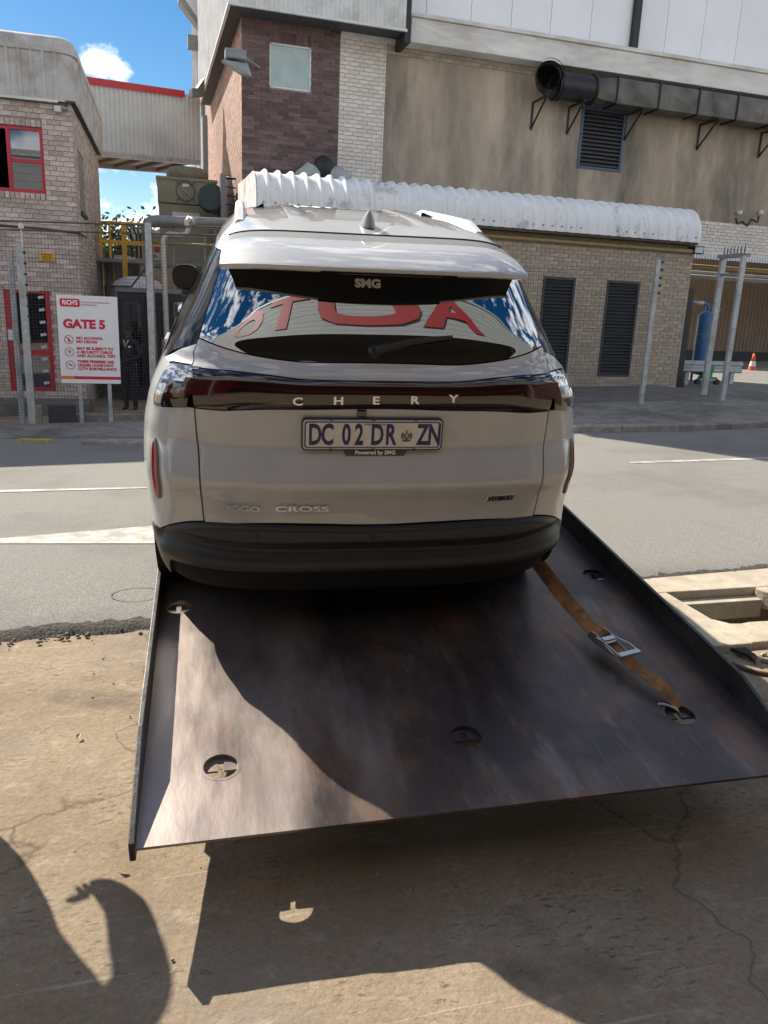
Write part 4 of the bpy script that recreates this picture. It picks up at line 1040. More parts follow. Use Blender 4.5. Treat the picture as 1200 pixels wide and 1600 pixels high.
def bed_material():
    m = bpy.data.materials.new('worn_bed_steel'); m.use_nodes = True
    n = m.node_tree; L = n.links; B = n.nodes['Principled BSDF']
    tcn = n.nodes.new('ShaderNodeTexCoord')
    def noise(sc, det=6, ro=0.6, stretch=(1, 1, 1), rot=0.0, off=(0, 0, 0)):
        mpn = n.nodes.new('ShaderNodeMapping'); mpn.inputs['Scale'].default_value = stretch; mpn.inputs['Rotation'].default_value = (0, 0, rot); mpn.inputs['Location'].default_value = off
        L.new(tcn.outputs['Object'], mpn.inputs['Vector'])
        x = n.nodes.new('ShaderNodeTexNoise'); x.inputs['Scale'].default_value = sc; x.inputs['Detail'].default_value = det; x.inputs['Roughness'].default_value = ro
        L.new(mpn.outputs['Vector'], x.inputs['Vector']); return x.outputs['Fac']
    def ramp(src, *st):
        r = n.nodes.new('ShaderNodeValToRGB'); e = r.color_ramp.elements
        while len(e) < len(st): e.new(0.5)
        for q, (p, c) in zip(e, st): q.position = p; q.color = (tuple(c) if hasattr(c, '__len__') else (c,) * 3) + (1,)
        L.new(src, r.inputs['Fac']); return r.outputs['Color']
    def mix(f, a, b, mode='MIX'):
        x = n.nodes.new('ShaderNodeMix'); x.data_type = 'RGBA'; x.blend_type = mode
        for k, v in (('Factor', f), ('A', a), ('B', b)):
            if hasattr(v, 'links'): L.new(v, x.inputs[k])
            elif k == 'Factor': x.inputs[k].default_value = v
            else: x.inputs[k].default_value = tuple(v) + (1,)
        return x.outputs['Result']
    c = ramp(noise(1.8, 8, .7, (1.3, .8, 1)), (.3, (.036, .029, .027)), (.7, (.088, .070, .062)))
    c = mix(ramp(noise(3.2, 6, .65, (2.6, .45, 1), .12), (.52, 0), (.74, .40)), c, (.20, .165, .14))      # pale lengthwise wear
    c = mix(ramp(noise(2.4, 7, .7, (1.5, .7, 1), -.2, (3, 1, 0)), (.50, 0), (.64, .8)), c, (.135, .075, .040))   # rust
    c = mix(ramp(noise(1.5, 6, .6, (1, .9, 1), 0, (8, 2, 0)), (.50, 0), (.58, .8)), c, (.040, .033, .035))   # oily dark areas
    c = mix(ramp(noise(7, 4, .55, (9, .30, 1), .38), (.63, 0), (.72, .16)), c, (.24, .21, .20))     # drag scratches
    c = mix(ramp(noise(6.5, 4, .55, (9, .30, 1), -.30, (2, 7, 0)), (.63, 0), (.72, .16)), c, (.22, .21, .21))
    c = mix(ramp(noise(1.7, 7, .68, (2.2, .55, 1), .30, (1, 4, 0)), (.55, 0), (.68, .55)), c, (.17, .165, .175))      # pale smears
    c = mix(ramp(noise(95, 2, .5), (.72, 0), (.76, .6)), c, (.42, .40, .38))                       # specks
    sx_ = n.nodes.new('ShaderNodeSeparateXYZ'); L.new(tcn.outputs['Object'], sx_.inputs[0])
    sh = n.nodes.new('ShaderNodeMath'); sh.operation = 'MULTIPLY_ADD'; sh.inputs[1].default_value = .55; sh.inputs[2].default_value = .36; L.new(sx_.outputs['X'], sh.inputs[0])
    ad = n.nodes.new('ShaderNodeMath'); ad.operation = 'ADD'; L.new(sh.outputs[0], ad.inputs[0])
    nn_ = n.nodes.new('ShaderNodeMath'); nn_.operation = 'MULTIPLY_ADD'; nn_.inputs[1].default_value = .9; nn_.inputs[2].default_value = -.45; L.new(noise(2.0, 6, .6, (1.5, .5, 1), .1, (5, 5, 0)), nn_.inputs[0]); L.new(nn_.outputs[0], ad.inputs[1])
    c = mix(ramp(ad.outputs[0], (.30, .82), (.62, 0)), c, (.30, .255, .215))      # pale dust fading from the left, with the sunlit side's brightness painted in
    c = mix(1.0, c, (1.55, 1.52, 1.62), 'MULTIPLY')
    L.new(c, B.inputs['Base Color'])
    rr = ramp(noise(4, 5, .6, (2, .5, 1)), (.3, .28), (.7, .50))
    L.new(rr, B.inputs['Roughness'])
    B.inputs['Metallic'].default_value = 0.55
    bp = n.nodes.new('ShaderNodeBump'); bp.inputs['Strength'].default_value = .25; bp.inputs['Distance'].default_value = .004
    L.new(noise(14, 5, .6, (2, .7, 1)), bp.inputs['Height']); L.new(bp.outputs['Normal'], B.inputs['Normal'])
    return m
M_BED = bed_material()
M_RAIL = pmat('dark_rail_steel', (0.045, 0.042, 0.045), 0.45, 0.3, 9, metal=0.4, bump=0.15, bscale=40, stain=(0.14, 0.12, 0.1), stain_scale=4, stain_amt=0.4)
M_UNDER = pmat('underframe_paint', (0.02, 0.02, 0.022), 0.6, 0.2)
M_TYRE = pmat('tyre_rubber', (0.018, 0.018, 0.018), 0.75, 0.2, 30)

truck = empty('tow_truck', (0, 0, 0), 'tilted steel flatbed tow truck carrying the grey car', 'tow truck')
truck.matrix_world = BEDM
bed = MB()
X0, X1, Y0, Y1, TP = -0.265, 1.965, 1.735, 7.35, 0.012
HOLES = [(-.02, 2.04), (.835, 2.073), (1.69, 2.08), (1.875, 3.19), (-.19, 3.09)]
HR = 0.056
xb = sorted([X0, X1] + [h[0] + s * .1 for h in HOLES for s in (-1, 1) if X0 < h[0] + s * .1 < X1])
xb = [X0, .08, .735, .935, 1.59, 1.79, X1]
# cells: every row band has its own x breaks
bands = [(Y0, 1.94, [X0, X1], []), (1.94, 2.18, [X0, -.12, .08, .735, .935, 1.59, 1.79, X1], HOLES[:3]), (2.18, 2.99, [X0, X1], []),
         (2.99, 3.19, [X0, -.105, 1.78, X1], HOLES[4:]), (3.19 - .0, 3.29, [X0, X1], []), (3.29, Y1, [X0, X1], [])]
bands = [(Y0, 1.94, [X0, X1]), (1.94, 2.18, [X0, -.12, .08, .735, .935, 1.59, 1.79, X1]), (2.18, 2.98, [X0, X1]),
         (2.98, 3.30, [X0, -.09, 1.785, X1]), (3.30, Y1, [X0, X1])]
for (ya, yb, br) in bands:
    for xa, xc in zip(br[:-1], br[1:]):
        hh = [h for h in HOLES if xa < h[0] < xc and ya < h[1] < yb and (xc - xa) < 0.4]
        if not hh:
            bed.add([(xa, ya, 0), (xc, ya, 0), (xc, yb, 0), (xa, yb, 0)], [(0, 1, 2, 3)]); continue
        hx, hy = hh[0]; n = 32; out = []; inn = []; low = []
        for i in range(n):
            a = 2 * math.pi * i / n; c, s = math.cos(a), math.sin(a)
            t = min(((xc - hx) / c) if c > 1e-6 else ((xa - hx) / c if c < -1e-6 else 9), ((yb - hy) / s) if s > 1e-6 else ((ya - hy) / s if s < -1e-6 else 9))
            out.append((hx + c * t, hy + s * t, 0)); inn.append((hx + HR * c, hy + HR * s, 0)); low.append((hx + HR * c, hy + HR * s, -TP))
        for cx, cy in ((xa, ya), (xc, ya), (xc, yb), (xa, yb)):     # snap nearest ring point to the corner
            k = min(range(n), key=lambda i: (out[i][0] - cx) ** 2 + (out[i][1] - cy) ** 2); out[k] = (cx, cy, 0)
        b = len(bed.v); bed.v += out + inn + low
        for i in range(n):
            j = (i + 1) % n
            bed.f.append((b + i, b + j, b + n + j, b + n + i)); bed.mi.append(0)
            bed.f.append((b + n + i, b + n + j, b + 2 * n + j, b + 2 * n + i)); bed.mi.append(0)
bed.add([(X0, Y0, 0), (X1, Y0, 0), (X1, Y0 + .002, -TP), (X0, Y0 + .002, -TP)], [(0, 3, 2, 1)])
bed.build('bed_plate', M_BED, truck, normals=False)
for hx, hy in HOLES:
    m = MB(); r = HR + .004; z = -TP - .003; sw = .0105; st = .036
    def arc(a0, a1, n=9): return [(hx + r * math.cos(a0 + (a1 - a0) * i / n), hy + r * math.sin(a0 + (a1 - a0) * i / n), z) for i in range(n + 1)]
    aS = math.acos(sw / r)
    m.prism([(hx + sw, hy - .004, z)] + arc(-.07, aS), (0, 0, -.008)); m.prism([(hx - sw, hy - .004, z)] + [(2 * hx - p[0], p[1], p[2]) for p in arc(-.07, aS)][::1], (0, 0, -.008))
    m.prism([(hx + sw, hy + st, z)] + arc(aS, math.pi - aS, 4) + [(hx - sw, hy + st, z)], (0, 0, -.0081))
    m.build('tie_down_insert', M_BED, truck)
    m = MB(); m.lathe((hx, hy, -.0), [(HR + .001, 0.0008), (HR + .011, .0008), (HR + .012, -.001), (HR + .001, -.001)], 32, cap=False)
    m.build('hole_rim', M_BED, truck)
RH = 0.112
for sx, name in ((X0 - .018, 'side_rail'), (X1, 'side_rail')):
    prof = [(Y0 - .004, -.045), (Y0 - .004, .022), (2.14, RH), (Y1, RH), (Y1, -.045)]
    m = MB(); m.prism([(sx, p[0], p[1]) for p in prof], (.018, 0, 0))
    m.build(name, M_RAIL, truck, bevel=.003)
# rounded fillet between plate and right rail, underframe
m = MB()
for y in (2.3, 3.3, 4.3, 5.3, 6.3): m.box((X0, y, -.10), (X1, y + .06, -TP - .012))
m.build('cross_beam', M_UNDER, truck)
for x in (.42, 1.28):
    MB().box((x - .04, 2.0, -.20), (x + .04, Y1, -.101)).build('frame_beam', M_UNDER, truck)
# chassis, axle, wheels and cab (level, under and ahead of the bed; hidden by the car)
def lvl(p): return tuple(BEDM.inverted() @ Vector(p))
def lbox(a, b, name, mt, bevel=0):
    m = MB().box(a, b); m.v = [lvl(p) for p in m.v]; return m.build(name, mt, truck, bevel=bevel)
for x in (.72, 1.60): lbox((x - .04, 5.3, .56), (x + .04, 9.7, .70), 'chassis_rail', M_UNDER)
for x in (.42, 1.90):
    for y in (6.3, 8.95):
        g_ = zg(x, y) + TH + .36
        m = MB().lathe((x - .11, y, g_), [(.20, 0), (.33, .0), (.36, .03), (.36, .19), (.33, .22), (.20, .22)], 28, (1, 0, 0)); m.v = [lvl(p) for p in m.v]
        wo = m.build('wheel', M_TYRE, truck, smooth=35)
        m = MB().lathe((x - .09, y, g_), [(.05, .0), (.19, .03), (.20, .15), (.05, .18)], 20, (1, 0, 0)); m.v = [lvl(p) for p in m.v]
        m.build('rim', M_GALV, wo, smooth=35)
for y in (6.3, 8.95): lbox((.4, y - .05, zg(1, y) + .34), (1.9, y + .05, zg(1, y) + .46), 'axle', M_UNDER)
m = MB(); sec = [(7.95, .70), (9.85, .70), (9.9, 1.25), (9.65, 1.45), (9.25, 2.12), (8.1, 2.18), (7.95, 2.05)]
m.prism([(.56, p[0], p[1]) for p in sec], (1.36, 0, 0)); m.v = [lvl(p) for p in m.v]
cabo = m.build('cab', pmat('white_cab_paint', (.7, .7, .7), .35, .03, coat=.6), truck, bevel=.05)
m = MB(); m.box((.70, 7.93, 1.45), (1.78, 7.952, 1.98)); m.v = [lvl(p) for p in m.v]; m.build('rear_window', M_PANE, cabo)

# ------------------------------------------------------------------ orange ratchet strap holding the right rear wheel
M_WEB = pmat('orange_webbing', (0.34, 0.155, 0.055), 0.85, 0.22, 25, bump=.5, bscale=220, stain=(.08, .045, .03), stain_scale=9, stain_amt=.7)
M_CHROME = pmat('zinc_steel', (0.55, 0.55, 0.53), 0.28, 0.08, 20, metal=.9)
strap = empty('ratchet_strap', (0, 0, 0), 'rust orange ratchet strap hooked into the bed beside the right rear tyre', 'strap')
strap.matrix_world = BEDM
def ribbon(pts, wdt, th=.003, tw=None):
    """flat webbing along points; width direction given per point"""
    rows = []
    for i, p in enumerate(pts):
        p = Vector(p); d = (Vector(pts[min(i + 1, len(pts) - 1)]) - Vector(pts[max(i - 1, 0)])).normalized()
        wv = Vector(tw[i]); wv = (wv - d * wv.dot(d)).normalized(); nn = d.cross(wv)
        w2 = wdt[i] / 2 if isinstance(wdt, list) else wdt / 2
        rows.append([p - wv * w2 - nn * th / 2, p + wv * w2 - nn * th / 2, p + wv * w2 + nn * th / 2, p - wv * w2 + nn * th / 2])
    return MB().grid(rows, closed=True)
A = bedz(845, 886, .17); Bp = bedz(937, 995, .055); Cc = bedz(1000, 1048, .045); Dd = bedz(1062, 1105, .006)
flat = (1, 0, .1); edge = (.55, .1, .85)
n1 = 10
pts = [tuple(A.lerp(Bp, i / n1) + Vector((0, 0, -.012 * math.sin(math.pi * i / n1)))) for i in range(n1 + 1)]
tw = [tuple(Vector(edge).lerp(Vector((1, .3, .15)), i / n1)) for i in range(n1 + 1)]
ribbon([tuple(A + Vector((-.02, .25, .05)))] + pts, .066, .0035, [edge] + tw).build('webbing', M_WEB, strap, smooth=40)
pts = [tuple(Cc.lerp(Dd, i / 8) + Vector((0, 0, .016 * math.sin(math.pi * i / 8)))) for i in range(9)]
ribbon([tuple(Bp + Vector((0, 0, -.006))), tuple(Bp.lerp(Cc, .5) + Vector((0, 0, .004)))] + pts, [.066] * 9 + [.050, .040], .003, [(1, .25, .05)] * 11).build('webbing', M_WEB, strap, smooth=40)
dv = (Cc - Bp).normalized(); sd = dv.cross(Vector((0, 0, 1))).normalized(); up = sd.cross(dv)
rt = empty('ratchet', (0, 0, 0), parent=strap)
for s in (-1, 1):
    m = MB(); o0 = Bp - dv * .035 + sd * (s * .034)
    prof = [(0, -.012), (.05, -.016), (.16, -.006), (.165, .008), (.10, .014), (.05, .030), (.01, .024)]
    m.prism([tuple(o0 + dv * a + up * b) for a, b in prof], tuple(sd * (.003 * s))); m.build('side_plate', M_CHROME, rt)
    m = MB(); o0 = Bp + dv * .02 + sd * (s * .041)
    m.tube([tuple(o0 + up * .018), tuple(o0 + dv * .05 + up * .026), tuple(o0 + dv * .10 + up * .034 + sd * s * .010), tuple(o0 + dv * .155 + up * .034 + sd * s * .010)], .0045, 8)
    m.build('handle_arm', M_CHROME, rt, smooth=40)
m = MB(); o0 = Bp + dv * .02
m.bar(o0 + dv * .155 + up * .034 - sd * .054, o0 + dv * .155 + up * .034 + sd * .054, .026, .012, up=tuple(up)); m.build('handle_grip', M_CHROME, rt, bevel=.003)
for t in (.035, .062): MB().tube([Bp + dv * t + up * .012 - sd * .036, Bp + dv * t + up * .012 + sd * .036], .009, 12).build('spool', M_CHROME, rt, smooth=40)
MB().box((-.03, -.012, -.002), (.03, .012, .002)).build('pawl', M_CHROME, rt).matrix_local = Matrix(((sd.x, dv.x, up.x, (Bp + dv * .05 + up * .026).x), (sd.y, dv.y, up.y, (Bp + dv * .05 + up * .026).y), (sd.z, dv.z, up.z, (Bp + dv * .05 + up * .026).z), (0, 0, 0, 1)))
h0 = bedz(1028, 1100, .022)
m = MB(); m.tube([h0, h0 + Vector((.012, -.012, .008)), h0 + Vector((.03, -.03, .010)), h0 + Vector((.052, -.045, .004)), h0 + Vector((.066, -.05, -.012)), h0 + Vector((.075, -.045, -.03))], .005, 8)
m.build('hook', M_CHROME, strap, smooth=40)
# ================================================================== light grey car on the bed
XC, YC = 0.607, 2.68
YAW = math.radians(-2.0)
CARM = BEDM @ Matrix.Translation((XC, YC, 0)) @ Matrix.Rotation(YAW, 4, 'Z')
car = empty('car', (0, 0, 0), 'light grey hybrid SUV strapped on the flatbed, seen from behind', 'car')
car.matrix_world = CARM
CARMAT = np.array([[math.cos(YAW), math.sin(YAW), 0], [-math.sin(YAW), math.cos(YAW), 0], [0, 0, 1]]) @ BMAT
CAMC = CARMAT @ (CAM - np.array(BO)) - np.array([[math.cos(YAW), math.sin(YAW), 0], [-math.sin(YAW), math.cos(YAW), 0], [0, 0, 1]]) @ np.array([XC, YC, 0])

def pchip(xs, ys):
    xs = list(xs); ys = list(ys); n = len(xs)
    h = [xs[i + 1] - xs[i] for i in range(n - 1)]; dl = [(ys[i + 1] - ys[i]) / h[i] for i in range(n - 1)]
    d = [0] * n; d[0] = dl[0]; d[-1] = dl[-1]
    for i in range(1, n - 1):
        if dl[i - 1] * dl[i] > 0:
            w1 = 2 * h[i] + h[i - 1]; w2 = h[i] + 2 * h[i - 1]; d[i] = (w1 + w2) / (w1 / dl[i - 1] + w2 / dl[i])
    def f(x):
        if x <= xs[0]: return ys[0]
        if x >= xs[-1]: return ys[-1]
        i = 0
        while x > xs[i + 1]: i += 1
        t = (x - xs[i]) / h[i]
        return (ys[i] * (1 + 2 * t) * (1 - t) ** 2 + h[i] * d[i] * t * (1 - t) ** 2 + ys[i + 1] * t * t * (3 - 2 * t) + h[i] * d[i + 1] * t * t * (t - 1))
    return f
#      z      yr     w     d     yf
PROF = [(0.170, 0.150, 0.804, 0.361, 4.18), (0.240, 0.060, 0.843, 0.396, 4.25), (0.330, 0.012, 0.873, 0.430, 4.30), (0.450, 0.000, 0.894, 0.456, 4.32), (0.560, 0.010, 0.904, 0.473, 4.32),
        (0.650, 0.004, 0.909, 0.473, 4.31), (0.722, -0.012, 0.911, 0.473, 4.30), (0.800, 0.014, 0.910, 0.464, 4.27), (0.870, 0.044, 0.906, 0.456, 4.20), (0.950, 0.046, 0.889, 0.447, 4.10), (1.020, 0.048, 0.869, 0.439, 3.85),
        (1.080, 0.052, 0.840, 0.430, 3.40), (1.130, 0.066, 0.814, 0.421, 3.22), (1.155, 0.090, 0.796, 0.417, 3.15), (1.175, 0.106, 0.794, 0.413, 3.08), (1.190, 0.113, 0.783, 0.413, 3.04), (1.250, 0.136, 0.750, 0.404, 2.92), (1.330, 0.177, 0.706, 0.396, 2.76), (1.410, 0.226, 0.667, 0.387, 2.58),
        (1.490, 0.283, 0.628, 0.378, 2.40), (1.550, 0.360, 0.594, 0.378, 2.22), (1.590, 0.450, 0.556, 0.387, 2.06), (1.620, 0.600, 0.520, 0.470, 1.92), (1.640, 0.830, 0.440, 0.500, 1.76), (1.652, 1.100, 0.320, 0.400, 1.62)]
zz = [p[0] for p in PROF]
f_yr, f_w, f_d, f_yf = [pchip(zz, [p[k] for p in PROF]) for k in (1, 2, 3, 4)]
NE = 3.3
def S(s, z, off=0.0):
    """body surface: s = 0 rear centre, |s| = 1 start of the flank, |s| = 2 front corner, |s| = 3 nose centre"""
    sg = 1 if s >= 0 else -1; a = abs(s)
    yr, w_, d_, yf = f_yr(z), f_w(z), f_d(z), f_yf(z)
    df = min(.9, (yf - yr) * .4)
    if a <= 1:
        th = a * math.pi / 2
        x = w_ * math.sin(th) ** (2 / NE); y = yr + d_ * (1 - math.cos(th) ** (2 / NE) if th < math.pi / 2 - 1e-9 else 1)
    elif a <= 2:
        x = w_; y = yr + d_ + (a - 1) * (yf - df - yr - d_)
        x *= 1 + 0.008 * math.sin(math.pi * (a - 1))
    else:
        th = (3 - a) * math.pi / 2
        x = w_ * math.sin(max(th, 0)) ** (2 / NE); y = yf - df * (1 - (math.cos(th) ** (2 / NE) if th < math.pi / 2 - 1e-9 else 0))
    return Vector((sg * x, y, z))
def SN(s, z):
    e = .004
    du = S(s + e, z) - S(s - e, z); dv = S(s, min(z + e, 1.651)) - S(s, z - e)
    n = du.cross(dv)
    if n.length < 1e-9: return Vector((0, 0, 1))
    n.normalize(); return n
def inside(p):
    z = p[2]
    if z < .17 or z > 1.652: return False
    yr, w_, d_, yf = f_yr(z), f_w(z), f_d(z), f_yf(z)
    x, y = abs(p[0]), p[1]
    if y < yr or y > yf or x > w_ * 1.005: return False
    if y < yr + d_: return (x / w_) ** NE + ((yr + d_ - y) / d_) ** NE < 1
    return True
def carpx(x, y):
    """pixel -> (s, z) on the body surface"""
    d = CARMAT @ ray(x, y); t = 1.8
    while t < 8 and not inside(CAMC + d * t): t += .004
    lo, hi = t - .004, t
    for i in range(20):
        mid = (lo + hi) / 2
        if inside(CAMC + d * mid): hi = mid
        else: lo = mid
    p = CAMC + d * hi; z = p[2]
    yr, w_, d_ = f_yr(z), f_w(z), f_d(z)
    if p[1] < yr + d_:
        s = math.asin(min(1, abs(p[0]) / w_) ** (NE / 2)) / (math.pi / 2)
    else:
        df = min(.9, (f_yf(z) - yr) * .4); s = 1 + (p[1] - yr - d_) / (f_yf(z) - df - yr - d_)
    return (s if p[0] >= 0 else -s), z
def zpx(x, y): return carpx(x, y)[1]

def paint_material():
    m = bpy.data.materials.new('light_grey_car_paint'); m.use_nodes = True
    n = m.node_tree; L = n.links; B = n.nodes['Principled BSDF']
    B.inputs['Base Color'].default_value = (.45, .46, .47, 1); B.inputs['Roughness'].default_value = .5
    B.inputs['Coat Weight'].default_value = 1; B.inputs['Coat Roughness'].default_value = .025; B.inputs['Coat IOR'].default_value = 1.55
    tcn = n.nodes.new('ShaderNodeTexCoord'); nz_ = n.nodes.new('ShaderNodeTexNoise'); nz_.inputs['Scale'].default_value = 5; nz_.inputs['Detail'].default_value = 7
    L.new(tcn.outputs['Object'], nz_.inputs['Vector'])
    r = n.nodes.new('ShaderNodeValToRGB'); e = r.color_ramp.elements      # film of road dust
    e[0].position = .35; e[0].color = (.43, .44, .45, 1); e[1].position = .72; e[1].color = (.485, .49, .485, 1)
    L.new(nz_.outputs['Fac'], r.inputs['Fac']); L.new(r.outputs['Color'], B.inputs['Base Color'])
    r2 = n.nodes.new('ShaderNodeValToRGB'); e = r2.color_ramp.elements; e[0].position = .4; e[0].color = (.008,) * 3 + (1,); e[1].position = .75; e[1].color = (.04,) * 3 + (1,)
    L.new(nz_.outputs['Fac'], r2.inputs['Fac']); L.new(r2.outputs['Color'], B.inputs['Coat Roughness'])
    return m
M_PAINT = paint_material()
M_CGLASS = mirror_glass('tinted_car_glass', (.004, .005, .006), .30, .004)
M_SGLASS = pmat('side_glass', (.010, .011, .013), .10, 0, spec=.25)
M_GLOSSBLK = pmat('gloss_black_trim', (.008, .008, .009), .08, .1, coat=1.0)
M_PLASTIC = pmat('black_bumper_plastic', (.020, .022, .026), .42, .12, 200, bump=.08, bscale=500)
M_CORE = pmat('shut_gap_black', (.004, .004, .004), .9, 0)
M_LENS = pmat('smoked_lamp_lens', (.018, .010, .011), .06, .2, 6, coat=1.0)
M_REDLENS = pmat('red_lamp_lens', (.055, .007, .009), .12, .3, 40, coat=1.0, stretch=(1, 1, 6))
M_CLEARLENS = pmat('clear_lamp_lens', (.36, .36, .37), .06, .25, 30, metal=.6, coat=1.0)
M_REFLECTOR = pmat('red_reflector', (.55, .010, .022), .3, .12, 120, coat=.6)
M_RAILW = pmat('silver_roof_rail', (.72, .73, .74), .35, .03, metal=.35)
M_CHR = pmat('chrome_badge', (.80, .81, .83), .22, .02, metal=.75)

def patch(name, mt, s0, s1, zl, zh, nu, nv, parent=car, off=.0, depth=.012, skip=None, smap=None, disp=None, ring=True):
    """panel on the body: s from s0 to s1, z between the curves zl(s) and zh(s); edges turn inwards"""
    P = []
    for j in range(nv + 1):
        row = []
        for i in range(nu + 1):
            u = i / nu; s = s0 + (s1 - s0) * u
            a = zl(s) if callable(zl) else zl; b = zh(s) if callable(zh) else zh
            z = a + (b - a) * j / nv
            ss = smap(u, z) if smap else s
            o = off + (disp(ss, z) if disp else 0)
            row.append((S(ss, z) + SN(ss, z) * o, SN(ss, z)))
        P.append(row)
    m = MB(); n = nu + 1
    for row in P: m.v += [tuple(p) for p, q in row]
    for j in range(nv):
        for i in range(nu):
            if skip and skip(sum((P[j + a][i + b][0] for a in (0, 1) for b in (0, 1)), Vector()) / 4): continue
            m.f.append((j * n + i, j * n + i + 1, (j + 1) * n + i + 1, (j + 1) * n + i)); m.mi.append(0)
    if ring:
        loop = [(0, i) for i in range(n)] + [(j, nu) for j in range(1, nv + 1)] + [(nv, i) for i in range(nu - 1, -1, -1)] + [(j, 0) for j in range(nv - 1, 0, -1)]
        b0 = len(m.v)
        for (j, i) in loop: p, q = P[j][i]; m.v.append(tuple(p)); m.v.append(tuple(p - q * depth))
        k = len(loop)
        for a in range(k):
            b = (a + 1) % k
            m.f.append((b0 + 2 * a, b0 + 2 * a + 1, b0 + 2 * b + 1, b0 + 2 * b)); m.mi.append(0)
    return m.build(name, mt, parent, smooth=48, normals=False)

# ---- lines traced on the photograph, averaged on the left side and mirrored
def curve(pts):
    q = sorted((abs(s), z) for s, z in (carpx(*p) for p in pts))
    f = pchip([a for a, b in q], [b for a, b in q]); return lambda s: f(abs(s))
def vcurve(pts):
    q = sorted((z, abs(s)) for s, z in (carpx(*p) for p in pts))
    return pchip([a for a, b in q], [b for a, b in q])
gap = vcurve([(319, 815), (311, 720), (304, 640), (303, 590), (300, 570)])            # tailgate shut line
gap2 = vcurve([(300, 570), (309, 530), (324, 480), (340, 428)])                       # between glass and pillar trim
z_gb = curve([(566, 567), (480, 566), (400, 557), (350, 545), (311, 529)])             # glass lower edge
z_bt = curve([(566, 596), (480, 594), (400, 585), (350, 579), (303, 574)])             # lamp bar upper edge
z_bb = curve([(570, 638), (480, 639), (400, 638), (304, 637)])                         # lamp bar lower edge
z_bu = curve([(570, 821), (480, 820), (400, 818), (330, 815), (300, 815), (270, 819), (250, 826)])   # bumper upper edge
G = .0035
SG = gap(.8)
zmid = [zpx(570, 638), zpx(566, 596), zpx(566, 567), zpx(570, 821)]
# core that closes the shut lines
rows = []
for z in [.2 + (1.645 - .2) * j / 44 for j in range(45)]:
    rows.append([S(-3 + 6 * i / 160, z) - SN(-3 + 6 * i / 160, z) * .016 for i in range(160)])
CORESKIP = lambda c: False
m = MB(); m.grid(rows, closed=True)
WHY = (.86, 3.47); WHR = .335
def in_arch(c, r=.40): return any((c[1] - y) ** 2 + (c[2] - .335) ** 2 < r * r for y in WHY) and abs(c[0]) > .55
keep = []
for f in m.f:
    c = sum((Vector(m.v[i]) for i in f), Vector()) / 4
    if not in_arch(c, .38): keep.append(f)
m.f = keep; m.mi = [0] * len(keep)
m.build('body_core', M_CORE, car, smooth=True, normals=False)

# tailgate
tail = patch('tailgate', M_PAINT, -1, 1, lambda s: z_bu(s) + .004, lambda s: z_bb(s) - G, 72, 40, smap=None, ring=True) if False else None
def gapmap(g_, k=1.0, m_=0.0):
    return lambda u, z: (2 * u - 1) * (g_(z) * k - m_)
SGM = .62
def cl(f): return lambda s: f(s * SGM)
tl = patch('tailgate', M_PAINT, -1, 1, lambda s: z_bu(s * SGM) + .005, lambda s: z_bb(s * SGM) - .003, 80, 44, smap=gapmap(gap, 1, .004))
tu = patch('tailgate_upper', M_PAINT, -1, 1, lambda s: z_bt(s * SGM) + .003, lambda s: z_gb(s * SGM) - .002, 80, 14, smap=lambda u, z: (2 * u - 1) * (gap(z) if z < zpx(300, 570) else gap2(z)) * 1 - (2 * u - 1) * .004, parent=tl)
gl = patch('rear_window', M_CGLASS, -1, 1, lambda s: z_gb(s * SGM) + .003, 1.50, 80, 40, smap=gapmap(gap2, 1, .006), off=-.003, parent=tl)
bar = patch('lamp_bar', M_LENS, -1, 1, lambda s: z_bb(s * SGM) + .002, lambda s: z_bt(s * SGM) - .001, 80, 16, smap=gapmap(gap, 1, .004),
            disp=lambda s, z: .016 * math.sin(math.pi * min(1, max(0, (z - z_bb(s)) / max(.02, z_bt(s) - z_bb(s))))) ** .5, depth=.03, parent=tl)
def barpt(s, t, off=.0):
    z = z_bb(s) + (z_bt(s) - z_bb(s)) * t
    return S(s, z) + SN(s, z) * (off + .016 * math.sin(math.pi * t) ** .5)
# red light strip inside the bar ends and thin red line across, chrome bead
for sg in (-1, 1):
    rows = []
    for j in range(7):
        t = .34 + .40 * j / 6
        rows.append([barpt(sg * (.56 - (.20 + .10 * (t - .34)) * i / 20), t, .0012) for i in range(21)])
    MB().grid(rows).build('red_light_strip', M_REDLENS, bar, smooth=True)
rows = [[barpt(-.55 + 1.1 * i / 60, t, .0010) for i in range(61)] for t in (.60, .64, .68)]
MB().grid(rows).build('red_light_line', pmat('dim_red_lens', (.055, .008, .010), .1, .2, coat=1), bar, smooth=True)
# letters on the bar
def on_body(name, txt, px, size, mt, parent, ext=.003, bold=0., sx=1., off=.001, barmode=False, space=1.0, shear=0.0, align='CENTER'):
    s, z = carpx(*px)
    o = link(name, text_mesh(name, txt, size, mt, ext, bold, sx, align, space, shear), None, parent)
    n = SN(s, z); p = S(s, z) + n * (off + (.0165 if barmode else 0))
    ux = (S(s + .01, z) - S(s - .01, z)).normalized(); uz = n.cross(ux)
    return place(o, p, ux, uz, n)
for ch, px_ in zip('CHERY', ((465, 626), (528, 625), (586, 624.5), (646, 624), (706, 622))):
    on_body('badge_letter', ch, px_, .040, M_CHR, bar, .004, .0012, 1.35, .002, True)
on_body('badge_lettering', 'TIGGO', (376, 792), .030, M_CHR, tl, .004, .0006, 1.62, .012)
on_body('badge_lettering', 'CROSS', (472, 793), .030, M_CHR, tl, .004, .0006, 2.25, .012)
hb = empty('badge', (0, 0, 0), parent=tl)
s_, z_ = carpx(780, 778); n_ = SN(s_, z_); ux_ = (S(s_ + .01, z_) - S(s_ - .01, z_)).normalized(); uz_ = n_.cross(ux_); p_ = S(s_, z_)
